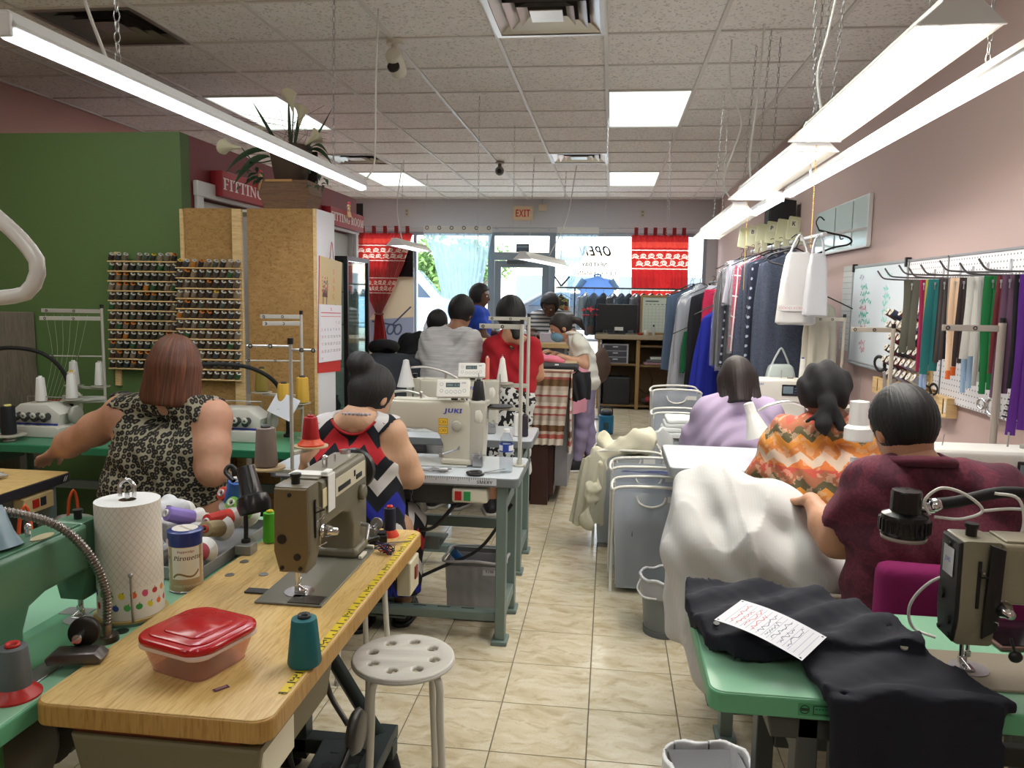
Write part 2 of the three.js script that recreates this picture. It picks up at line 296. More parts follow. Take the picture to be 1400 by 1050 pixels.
ventCells.forEach(([i, j], n) => {
  const t = thing('ceiling_vent', 'four way metal air diffuser ' + ['in the ceiling over the aisle, beige inside', 'over the green partition, partly above the hanging tube light', 'near the exit sign, beside a small light', 'in the ceiling behind the potted lilies'][n], 'ceiling vent', [gx(i) + G / 2, CEIL, gz(j) - G / 2], 0, 'ceiling vents');
  const vm = n % 2 ? metal(0xa9a6a0, 0.4) : metal(0xd6d2cc, 0.32), ring = (a, b, y0, y1) => { const g = new THREE.CylinderGeometry(b * 0.7071, a * 0.7071, y1 - y0, 4, 1, true).rotateY(PI / 4); return smooth(g.translate(0, (y0 + y1) / 2, 0), 0.3); };
  part('duct', [box(0.005, 0.28, 0.58, -0.29, 0.165, 0), box(0.005, 0.28, 0.58, 0.29, 0.165, 0), box(0.58, 0.28, 0.005, 0, 0.165, -0.29), box(0.58, 0.28, 0.005, 0, 0.165, 0.29), box(0.58, 0.005, 0.58, 0, 0.305, 0)], mat(0x9b9b98, 0.5, { metalness: 0.6 }), t);
  const rim = [[0, 0.29], [0, -0.29]].map(([a, z]) => box(0.6, 0.012, 0.03, a, -0.003, z)).concat([0.29, -0.29].map((x) => box(0.03, 0.012, 0.55, x, -0.003, 0)));
  part('frame', rim, vm, t);
  const vd = vm.clone(); vd.side = THREE.DoubleSide;
  for (const [a, b] of [[0.56, 0.44], [0.42, 0.32], [0.29, 0.2]]) part('louver', ring(a, b, -0.004, 0.032), vd, t);
  part('centre_plate', box(0.17, 0.006, 0.17, 0, 0, 0, 0.002), vm, t);
});
// ---------------------------------------------------------------- storefront glazing
const alu = mat(0x8b97a1, 0.4, { metalness: 0.4 }), glass = mat(0xffffff, 0.0, { transmission: 1, thickness: 0, ior: 1.45 });
function glazing(name, x0, x1, y0, y1, label, panes) {
  const g = tag(new THREE.Group(), label, 'window', null, 'structure'); g.name = name; scene.add(g);
  const zc = ZB - 0.06, w = 0.05;
  part('window_frame', [span(x0, x0 + w, y0, y1, zc - 0.04, zc + 0.06, 0.004), span(x1 - w, x1, y0, y1, zc - 0.04, zc + 0.06, 0.004), span(x0 + w, x1 - w, y1 - w, y1, zc - 0.04, zc + 0.06, 0.004), span(x0 + w, x1 - w, y0, y0 + w, zc - 0.04, zc + 0.06, 0.004), ...panes.map((x) => span(x - w / 2, x + w / 2, y0 + w, y1 - w, zc - 0.04, zc + 0.06, 0.004))], alu, g);
  let a = x0 + w;
  for (const b of [...panes, x1]) { const e = b === x1 ? x1 - w : b - w / 2; part('pane', span(a, e, y0 + w, y1 - w, zc - 0.004, zc + 0.004), glass, g); a = b + w / 2; }
  return g;
}
glazing('window_1', -4.2, -1.84, 0.36, 2.5, 'shop window left of the glass entrance door', [-3.04]);
glazing('window_2', -0.9, 1.4, 0.36, 2.5, 'shop window behind the hanging clothes and computer desk', []);
glazing('window_3', -1.84, -0.9, 2.15, 2.5, 'transom pane above the glass entrance door', []);
{
  const d = tag(new THREE.Group(), 'grey framed glass entrance door under the exit sign', 'door', null, 'structure'); d.name = 'door_1'; scene.add(d);
  const z = ZB - 0.06;
  part('door_frame', [span(-1.84, -1.79, 0, 2.15, z - 0.05, z + 0.06, 0.004), span(-0.95, -0.9, 0, 2.15, z - 0.05, z + 0.06, 0.004), span(-1.79, -0.95, 2.08, 2.15, z - 0.05, z + 0.06, 0.004)], alu, d);
  part('door_leaf', [span(-1.785, -1.69, 0.01, 2.07, z - 0.022, z + 0.022, 0.004), span(-1.05, -0.955, 0.01, 2.07, z - 0.022, z + 0.022, 0.004), span(-1.69, -1.05, 1.97, 2.07, z - 0.022, z + 0.022, 0.004), span(-1.69, -1.05, 0.01, 0.2, z - 0.022, z + 0.022, 0.004)], mat(0x7d8a96, 0.4, { metalness: 0.4 }), d);
  part('pane', span(-1.69, -1.05, 0.2, 1.97, z - 0.004, z + 0.004), glass, d);
  part('push_bar', [rod([-1.74, 1.0, z + 0.06], [-1.0, 1.0, z + 0.06], 0.014), rod([-1.74, 1.0, z + 0.06], [-1.74, 1.0, z + 0.02], 0.012), rod([-1.0, 1.0, z + 0.06], [-1.0, 1.0, z + 0.02], 0.012)], steel, d);
  part('door_closer', [box(0.28, 0.06, 0.06, -1.45, 2.05, z + 0.06, 0.008), rod([-1.34, 2.04, z + 0.08], [-1.1, 2.1, z + 0.1], 0.008)], mat(0x565b60, 0.4, { metalness: 0.5 }), d);
}
// skirting
struct('baseboard_right', span(X1 - 0.012, X1, 0, 0.09, ZB, ZF, 0.003), mat(0x5c4a44, 0.5), 'dark skirting along the pink wall');
struct('baseboard_left', span(-2.46, -2.447, 0, 0.09, -6.62, -5.36, 0.003), mat(0x4a2a2c, 0.5), 'dark red skirting of the fitting rooms');
// ---------------------------------------------------------------- outdoors
tag(part('ground_pavement', span(-60, 60, -0.35, -0.15, -15.2, -12.25), mat(0xb7b3aa, 0.9), scene), 'pale concrete walkway outside the shop windows', 'pavement', null, 'structure');
tag(part('ground_parking_lot', span(-60, 60, -0.42, 0.3, -90, -17), mat(0x8b8b8c, 0.95), scene), 'sunlit asphalt parking lot outside', 'parking lot', null, 'structure');
function tree(x, z, h, r, label, s) {
  const t = thing('tree', label, 'tree', [x, 0.3, z], 0, 'trees across the parking lot');
  part('trunk', tube([[0, 0, 0], [0.08, h * 0.3, 0], [-0.05, h * 0.7, 0.05]], 0.13, 12, false, 8), mat(0x6b5a48, 0.9), t);
  for (const [a, b, c] of [[-r * 0.6, h * 0.75, 0.2], [r * 0.6, h * 0.8, -0.2], [0.1, h * 0.9, -r * 0.5]]) part('branch', rod([0, h * 0.45, 0], [a, b, c], 0.07, 0.025), mat(0x6b5a48, 0.9), t);
  const P = [], N = [];
  for (let i = 0; i < 2600; i++) {
    const b = Math.floor(H2(i, 1, s) * 9), cx = (H2(b, 2, s) - 0.5) * r * 1.3, cy = h * 0.72 + (H2(b, 3, s) - 0.5) * r * 1.1, cz = (H2(b, 4, s) - 0.5) * r * 1.3;
    const th = H2(i, 5, s) * 2 * PI, ph = Math.acos(2 * H2(i, 6, s) - 1), q = r * 0.5 * Math.cbrt(H2(i, 7, s));
    const c = V(cx + q * Math.sin(ph) * Math.cos(th), cy + q * Math.cos(ph), cz + q * Math.sin(ph) * Math.sin(th)), a = V(H2(i, 8, s) - 0.5, H2(i, 9, s) - 0.5, H2(i, 10, s) - 0.5).normalize(), e = V(H2(i, 11, s) - 0.5, H2(i, 12, s) - 0.5, H2(i, 13, s) - 0.5).cross(a).normalize(), n = a.clone().cross(e), l = 0.11;
    P.push(...c.clone().addScaledVector(a, l).toArray(), ...c.clone().addScaledVector(e, l * 0.5).toArray(), ...c.clone().addScaledVector(a, -l).toArray(), ...c.clone().addScaledVector(a, l).toArray(), ...c.clone().addScaledVector(a, -l).toArray(), ...c.clone().addScaledVector(e, -l * 0.5).toArray());
    for (let k = 0; k < 6; k++) N.push(n.x, n.y, n.z);
  }
  const g = new THREE.BufferGeometry(); g.setAttribute('position', new THREE.Float32BufferAttribute(P, 3)); g.setAttribute('normal', new THREE.Float32BufferAttribute(N, 3));
  tag(part('foliage', g, mat(0x527a35, 0.9, { side: THREE.DoubleSide, transmission: 0.35, thickness: 0 }), t), null, null, null, 'stuff');
}
tree(-5.5, -24.6, 2.5, 1.35, 'leafy tree outside seen left of the sheer curtain', 11);
tree(-5.1, -29.5, 2.8, 1.5, 'leafy tree outside seen behind the sheer curtain', 23);
function car(x, z, turn, col, label, van) {
  const t = thing('car', label, 'car', [x, 0.3, z], turn, 'cars in the parking lot');
  const pr = van ? [[-2.3, 0.35], [2.3, 0.35], [2.3, 1.0], [1.5, 1.15], [0.9, 1.85], [-2.2, 1.9], [-2.3, 1.2]] : [[-2.2, 0.32], [2.2, 0.32], [2.25, 0.7], [1.3, 0.92], [0.6, 1.38], [-0.9, 1.42], [-1.7, 0.98], [-2.25, 0.9]];
  part('body', put(prism(pr, 1.75, 0.06), 0, 0, -0.875), mat(col, 0.25, { clearcoat: 1 }), t);
  const wn = van ? [[0.85, 1.15], [1.25, 1.15], [0.75, 1.72], [-2.0, 1.75], [-2.05, 1.15]] : [[0.95, 0.95], [0.5, 1.3], [-0.85, 1.34], [-1.4, 0.98]];
  part('window', put(prism(wn, 1.79, 0.01), 0, 0, -0.895), mat(0x2b3947, 0.1), t);
  for (const a of [-1.4, 1.4]) for (const b of [-0.8, 0.8]) part('wheel', [put(lathe([[0, -0.1], [0.33, -0.1], [0.35, -0.06], [0.35, 0.06], [0.33, 0.1], [0, 0.1]], 20), a, 0.35, b, PI / 2, 0, 0), cyl(0.19, 0.19, 0.22, a, 0.35, b, 16, [PI / 2, 0, 0])], mat(0x26282a, 0.6), t);
}
car(-5.9, -20.4, 0.15, 0x8ea7c8, 'pale blue van parked outside left of the sheer curtain', true);
car(-0.9, -22.5, 0.1, 0x2a3038, 'dark car parked outside behind the glass entrance door', false);
{
  const t = thing('building', 'long pale shop building across the parking lot', 'building', [-2, 0.3, -62]);
  part('wall', span(-40, 40, 0, 4.2, -6, 0), mat(0xd8d0c2, 0.9), t); part('roof', span(-40.5, 40.5, 4.2, 4.7, -6.5, 0.5), mat(0xa59a8c, 0.8), t);
  for (let i = -9; i <= 9; i++) part('window', span(i * 4 - 1.4, i * 4 + 1.4, 0.6, 2.8, 0.0, 0.06), mat(0x55626c, 0.2), t);
}
// ---------------------------------------------------------------- hanging lights
function chainGeo(a, b, link = 0.034, w = 0.0022) {
  const A = V(...a), B = V(...b), n = Math.max(2, Math.round(A.distanceTo(B) / (link * 0.8))), out = [], q = new THREE.Quaternion().setFromUnitVectors(V(0, 1, 0), B.clone().sub(A).normalize());
  for (let i = 0; i < n; i++) { const g = new THREE.TorusGeometry(link * 0.36, w, 4, 8).scale(0.6, 1.25, 1).rotateY(i % 2 ? PI / 2 : 0.3); g.applyQuaternion(q); const c = A.clone().lerp(B, (i + 0.5) / n); out.push(g.translate(c.x, c.y, c.z)); }
  return merge(out);
}
const fixWhite = mat(0xdcdde0, 0.35), cordWhite = mat(0xd7d6d2, 0.5);
function ledStrip(name, label, x, y, z0, z1, chains, cords, glow = TUBE) {
  const L = Math.abs(z0 - z1), zc = (z0 + z1) / 2, t = thing(name, label, 'tube light', [x, y, zc], 0, 'hanging LED strip lights');
  part('housing', put(prism([[-0.012, 0.05], [0.012, 0.05], [0.034, 0.018], [0.03, 0.012], [-0.03, 0.012], [-0.034, 0.018]], L, 0.002), 0, 0, -L / 2), fixWhite, t);
  const s = new THREE.Shape(); s.moveTo(-0.024, 0.012); s.absarc(0, 0.012, 0.024, PI, 2 * PI); s.lineTo(-0.024, 0.012);
  part('diffuser', put(prism(s, L - 0.03, 0.001, 1, 10), 0, 0, -(L - 0.03) / 2), lit(0xf0f2ff, 2.2), t);
  for (const e of [-1, 1]) part('end_cap', box(0.05, 0.05, 0.012, 0, 0.016, e * (L / 2 + 0.004), 0.004), fixWhite, t);
  for (const c of chains) part('chain', chainGeo([0, 0.05, c - zc], [0.01, CEIL - y - 0.002, c - zc]), steel, t);
  for (const c of cords) part('cord', tube(c.map((p) => [p[0] - x, p[1] - y, p[2] - zc]), 0.0045, 24, false, 6), cordWhite, t);
  rectLight(0.045, L - 0.03, [x, y - 0.016, zc], glow, 0xf3f5ff);
  return t;
}
ledStrip('led_tube_light', 'long white LED tube light hanging over the left sewing tables', -1.335, 2.1, -1.64, -4.16, [-2.05, -3.72], [[[-1.335, 2.15, -2.0], [-1.39, 2.32, -1.99], [-1.4, 2.6, -1.93], [-1.43, 2.99, -1.9]], [[-1.33, 2.13, -4.15], [-1.27, 2.2, -4.14], [-1.25, 2.36, -4.12], [-1.24, 2.66, -4.1], [-1.22, 2.99, -4.08]]]);
ledStrip('led_tube_light', 'slim LED strip light nearest the pegboard, beside the twin tube fixtures', 0.93, 2.1, -1.95, -4.42, [-2.2, -3.98], [[[0.93, 2.13, -3.8], [0.88, 2.1, -3.75], [0.86, 2.16, -3.7]]], TUBE * 0.8);
ledStrip('led_tube_light', 'slim LED strip light above the hanging garments, end to end with another', 0.885, 2.08, -4.45, -6.9, [-4.7, -6.7], [], TUBE * 0.8);
function shopLight(label, a, b, cords, pulls, warm = 0xfff4e4, power = SHOP) {      // a near end, b far end: centre of the underside
  const A = V(...a), B = V(...b), L = A.distanceTo(B), t = thing('twin_tube_light', label, 'tube light', A.clone().add(B).multiplyScalar(0.5).toArray(), 0, 'twin fluorescent shop lights');
  t.lookAt(A);
  const fw = mat(0xe2e0da, 0.35, { side: THREE.DoubleSide });
  part('reflector', put(prism([[-0.105, 0], [-0.05, 0.045], [-0.035, 0.075], [0.035, 0.075], [0.05, 0.045], [0.105, 0], [0.099, 0.001], [0.046, 0.04], [0.03, 0.05], [-0.03, 0.05], [-0.046, 0.04], [-0.099, 0.001]], L, 0.001, 1), 0, 0, -L / 2), fw, t);
  for (const s of [-1, 1]) part('end_plate', put(prism([[-0.105, -0.004], [-0.05, 0.048], [-0.037, 0.078], [0.037, 0.078], [0.05, 0.048], [0.105, -0.004]], 0.012, 0.002), 0, 0, s * L / 2 - 0.006), fixWhite, t);
  for (const s of [-1, 1]) part('tube', put(cyl(0.016, 0.016, L - 0.05, 0, 0, 0, 12, [PI / 2, 0, 0]), s * 0.048, 0.012, 0), lit(warm, 2.3), t);
  const R = rectLight(0.19, L - 0.05, [0, 0, 0], power, warm); R.position.set(...A.clone().add(B).multiplyScalar(0.5).toArray()); R.position.y -= 0.012; R.lookAt(R.position.x, R.position.y - 1, R.position.z + 1e-5);
  const M = new THREE.Matrix4(); t.updateMatrixWorld(); M.copy(t.matrixWorld).invert();
  const loc = (p) => V(...p).applyMatrix4(M).toArray();
  for (const f of [0.08, 0.92]) for (const s of A.z > -3 ? [-1, 1] : [1]) { const c = A.clone().lerp(B, f); part('chain', chainGeo(loc([c.x + s * 0.03, c.y + 0.07, c.z]), loc([c.x + s * 0.07, CEIL - 0.003, c.z])), steel, t); }
  for (const c of cords) part('power_cord', tube(c.map(loc), 0.0055, 30, false, 6), cordWhite, t);
  for (const p of pulls) { const g = []; for (let y = 0; y < p[3]; y += 0.0075) g.push(ball(0.0026, ...loc([p[0], p[1] - y, p[2]]), 1, 1, 1, 6)); part('pull_chain', g, metal(0xc9a24a, 0.35), t); }
}
shopLight('big twin tube fixture nearest the pegboard wall with brass pull chain', [0.82, 2.22, -2.1], [0.8, 2.19, -3.4], [[[0.8, 2.27, -3.3], [0.77, 2.42, -3.28], [0.79, 2.55, -3.25], [0.83, 2.8, -3.2], [0.9, 2.99, -3.15]]], [[0.82, 2.18, -3.44, 0.42]]);
shopLight('middle twin tube fixture in the row with a white cord', [0.81, 2.16, -3.45], [0.745, 2.11, -4.67], [[[0.75, 2.18, -4.55], [0.735, 2.3, -4.55], [0.75, 2.6, -4.5], [0.76, 2.99, -4.45]]], [[0.76, 2.1, -4.7, 0.5]]);
shopLight('farthest twin tube fixture of the row above the hanging garments', [0.725, 2.03, -4.75], [0.68, 1.985, -5.97], [[[0.71, 2.1, -4.85], [0.64, 2.22, -4.85], [0.69, 2.42, -4.83], [0.72, 2.56, -4.8], [0.64, 2.75, -4.75], [0.63, 2.99, -4.7]]], []);
shopLight('small tube fixture hanging in front of the red tied curtain', [-2.36, 2.07, -8.5], [-2.33, 2.07, -9.7], [[[-2.36, 2.14, -8.8], [-2.42, 2.5, -8.8], [-2.36, 2.99, -8.8]]], [], 0xf6f7ff, SHOP * 0.5);
shopLight('small tube fixture hanging in front of the glass entrance door', [-0.93, 1.93, -8.3], [-0.6, 1.9, -9.5], [[[-0.7, 2.0, -9.0], [-0.52, 2.4, -9.0], [-0.42, 2.99, -9.0]]], [], 0xf6f7ff, SHOP * 0.5);
// hanging wires without lamps, cameras, small wall devices
[[-1.0, -5.9, 1.15], [-0.86, -6.9, 1.0], [-0.06, -6.6, 1.0], [0.47, -7.1, 0.9], [0.5, -7.3, 0.9]].forEach(([x, z, l], i) => solo('hanging_chain', chainGeo([x, CEIL - l, z], [x, CEIL - 0.004, z], 0.03, 0.0017), steel, ['thin chain hanging from the ceiling before the exit sign', 'thin chain hanging from the ceiling beside the exit sign', 'loose chain hanging beside the aisle ceiling light', 'one of two loose chains hanging before the red patterned curtain', 'one of two loose chains hanging before the red patterned curtain'][i], 'chain', i > 2 ? 'paired chains before the curtain' : 'loose ceiling chains'));
{
  const t = thing('security_camera', 'white bullet security camera on the ceiling left of the beige vent', 'camera', [-1.28, CEIL, -4.6]); t.scale.setScalar(1.35);
  part('mount', [cyl(0.035, 0.035, 0.02, 0, -0.012, 0), rod([0, -0.02, 0], [0, -0.07, 0.01], 0.014)], offwhite, t); part('body', [put(lathe([[0, -0.06], [0.032, -0.06], [0.036, -0.05], [0.036, 0.05], [0.03, 0.06], [0, 0.06]], 16), 0.01, -0.1, 0.01, 1.1, 0.3, 0)], offwhite, t); part('lens', put(cyl(0.026, 0.026, 0.01), 0.012, -0.128, 0.06, 1.1, 0.3, 0), black, t);
  const d = thing('dome_camera', 'small dark dome camera on the ceiling over the back of the shop', 'camera', [-1.25, CEIL, -8.75]);
  part('mount', cyl(0.05, 0.05, 0.02, 0, -0.012, 0), mat(0x9d9a95, 0.5), d); part('body', [cyl(0.02, 0.02, 0.05, 0, -0.045, 0), ball(0.05, 0, -0.1, 0)], mat(0x6a6763, 0.4), d); part('lens', ball(0.03, 0, -0.105, 0.032), black, d);
  const e = thing('exit_sign', 'beige exit sign with red letters above the entrance door', 'exit sign', [-1.36, 2.785, ZB + 0.02]);
  part('box', box(0.31, 0.21, 0.05, 0, 0, 0.005, 0.008), mat(0xcdb595, 0.5), e);
  part('letters', new THREE.PlaneGeometry(0.3, 0.2).translate(0, 0, 0.0312), mat(0xffffff, 0.5, { map: drawn(300, 200, (c, w, h) => { c.fillStyle = '#d2ba98'; c.fillRect(0, 0, w, h); c.fillStyle = '#c1272d'; c.font = 'bold 150px sans-serif'; c.textAlign = 'center'; c.save(); c.translate(w / 2, 155); c.scale(0.72, 1); c.fillText('EXIT', 0, 0); c.restore(); }) }), e);
  const lb = thing('emergency_box', 'small beige electrical box on the wall right of the exit sign', 'box', [-1.06, 2.87, ZB + 0.025]);
  part('cover', box(0.12, 0.1, 0.05, 0, 0, 0, 0.006), mat(0xc7b8a0, 0.5), lb); part('conduit', rod([0, 0.05, 0], [0, 0.125, 0], 0.008), steel, lb);
  for (const [x, l] of [[-3.17, 'beige outlet plate on the wall above the red tied curtain'], [0.44, 'beige outlet plate on the wall above the red patterned curtain']]) { const o = thing('outlet_plate', l, 'outlet', [x, 2.79, ZB]); part('plate', box(0.08, 0.125, 0.012, 0, 0, 0.006, 0.004), mat(0xb9b3a8, 0.5), o); for (const y of [-0.025, 0.025]) part('socket', box(0.034, 0.03, 0.006, 0, y, 0.013, 0.003), mat(0x8f887c, 0.5), o); }
}
// ---------------------------------------------------------------- fitting room signs, cabinet, thread racks
const signTex = drawn(512, 110, (c, w, h) => { c.fillStyle = '#a8232f'; c.fillRect(0, 0, w, h); c.fillStyle = '#eee6e0'; c.font = 'bold 74px serif'; c.textAlign = 'center'; c.save(); c.translate(w / 2, 82); c.scale(0.9, 1); c.fillText('FITTING ROOM', 0, 0); c.restore(); });
[[-4.66, -5.7, 'red fitting room sign above the first doorway, half hidden by the planter'], [-6.55, -7.45, 'red fitting room sign above the doorway by the display case']].forEach(([a, b, l]) => {
  const L = a - b, t = thing('fitting_room_sign', l, 'sign', [-2.46, 2.2, (a + b) / 2], 0, 'fitting room signs');
  part('board', box(0.08, 0.155, L, 0.042, 0.0, 0, 0.004), mat(0xa01f2a, 0.45), t);
  part('lettering', put(new THREE.PlaneGeometry(L - 0.02, 0.145), 0.0825, 0, 0, 0, PI / 2, 0), mat(0xffffff, 0.5, { map: signTex }), t);
  part('figurine', [ball(0.022, 0.095, 0.09, 0.02, 0.6, 1, 1), cyl(0.03, 0.012, 0.06, 0.095, 0.05, 0.02, 12), ball(0.016, 0.095, 0.12, 0.02)], mat(0xd8b48c, 0.6), t);
  part('ribbon_bow', [ball(0.014, 0.1, 0.145, 0.01, 0.5, 1, 1), ball(0.014, 0.1, 0.145, 0.035, 0.5, 1, 1)], mat(0xe0406a, 0.5), t);
});
{
  const t = thing('fibreboard_cabinet', 'tall brown fibreboard backed cabinet with a white side panel', 'cabinet', [-2.03, 0, -4.25]);
  const om = mat(0xffffff, 0.8, { map: T.osb, bumpMap: T.osb, bumpScale: 0.001 }), pm = mat(0xffffff, 0.6, { map: T.pine });
  part('back_panel', boxUV(span(-0.375, -0.07, 0, 2.005, -0.012, 0), 1.6), om, t); part('back_panel', boxUV(span(0.0, 0.385, 0, 2.005, -0.012, 0), 1.6), om, t);
  part('batten', boxUV(span(-0.08, -0.025, 0, 2.0, 0.0, 0.022, 0.002), 2), pm, t); part('batten', boxUV(span(-0.395, -0.373, 0, 2.0, -0.01, 0.012, 0.002), 2), pm, t); part('batten', boxUV(span(0.385, 0.4, 0, 2.005, -0.012, 0.004), 2), pm, t);
  part('side_panel', span(0.386, 0.402, 0, 2.005, -0.29, -0.013), mat(0xd9d9dc, 0.35), t, 'white side panel');
  part('shelf_body', [span(-0.4, 0.385, 1.985, 2.0, -0.29, -0.013), span(-0.4, -0.385, 0, 1.985, -0.29, -0.013), span(-0.385, 0.385, 0.9, 0.92, -0.29, -0.013), span(-0.385, 0.385, 0, 0.05, -0.29, -0.013)], mat(0xd2cfc8, 0.5), t);
}
// spools on slanted pegs
const threadTones = [[0x3a3330, 'dark brown'], [0x4a3c33, 'umber'], [0x2b2b2e, 'black'], [0x5b5048, 'taupe'], [0x6c6257, 'khaki grey'], [0x4d4541, 'mid brown'], [0x37404a, 'slate blue'], [0x7b6f63, 'stone'], [0x2f2623, 'black brown'], [0x59433a, 'chestnut'], [0x45504a, 'grey green'], [0x8a7b6a, 'beige']];
const threadMat = new Map(); const thr = (c) => { if (!threadMat.has(c)) threadMat.set(c, mat(c, 0.6, { bumpMap: T.thread, bumpScale: 0.0004 })); return threadMat.get(c); };
T.thread = tex(64, 64, (u, v) => { const a = 0.5 + 0.5 * Math.sin((v * 24 + u * 2) * 2 * PI); return [a, a, a]; }, false);
const spoolBody = merge([lathe([[0.006, -0.02], [0.0135, -0.02], [0.0145, -0.012], [0.0145, 0.012], [0.0135, 0.02], [0.006, 0.02]], 12)]);
const spoolEnds = lathe([[0.006, 0.02], [0.014, 0.02], [0.014, 0.0235], [0.006, 0.0235]], 14);
const spoolWhite = mat(0xb3b0a6, 0.5), spoolOrange = mat(0xb56a2a, 0.5), spoolGold = mat(0xb79a35, 0.4);
function threadRack(name, label, x0, x1, yTop, yBot, z, n, rows, group, spoolLabel, lean, skip, posts) {
  const t = thing(name, label, 'thread rack', [0, 0, z]), pm = mat(0xffffff, 0.6, { map: T.pine }), xa = (y) => lean * (yTop - y);
  for (const px of posts) part('post', boxUV(put(box(0.035, yTop - yBot + 0.16, 0.018, 0, 0, 0, 0.002), px + xa((yTop + yBot) / 2), (yTop + yBot) / 2 - 0.045, 0.009, 0, 0, lean), 2), pm, t);
  for (let r = 0; r < rows; r++) {
    const y = yTop - (yTop - yBot) * r / (rows - 1), dx = xa(y);
    part('shelf_rail', boxUV(put(box(x1 - x0, 0.008, 0.03, (x0 + x1) / 2 + dx, y - 0.02, 0.033, 0.002)), 2), pm, t);
    for (let i = 0; i < n; i++) {
      const x = x0 + 0.02 + (x1 - x0 - 0.04) * i / (n - 1) + dx;
      if (skip(r, i)) continue;
      const h = H2(r, i, n + rows), [col, tone] = h < 0.05 ? [0xb2742e, 'orange'] : h < 0.1 ? [0x2f5c3b, 'green'] : threadTones[Math.floor(H2(i, r, 7) * threadTones.length)];
      const s = thing('thread_spool', `${tone} thread spool on the ${ordinal[r]} rail of the ${spoolLabel}`, 'thread spool', [x, y + 0.004, z + 0.036], [0.5, 0.2, -0.5], group);
      part('thread', spoolBody, thr(col), s); part('spool', spoolEnds, h > 0.9 ? spoolOrange : h > 0.87 ? spoolGold : spoolWhite, s);
    }
  }
  return t;
}
threadRack('thread_rack', 'wooden thread rack mounted on the olive green wall', -2.905, -2.475, 1.725, 1.1, -4.33, 10, 12, 'spools on the green wall rack', 'rack on the green wall', -0.03, (r, i) => r === 0 && i === 3, [-2.865, -2.535]);
threadRack('thread_rack', 'wooden thread rack mounted on the brown fibreboard cabinet', -2.44, -2.055, 1.69, 1.06, -4.25, 9, 12, 'spools on the cabinet rack', 'rack on the fibreboard cabinet', -0.02, () => false, [-2.415]);
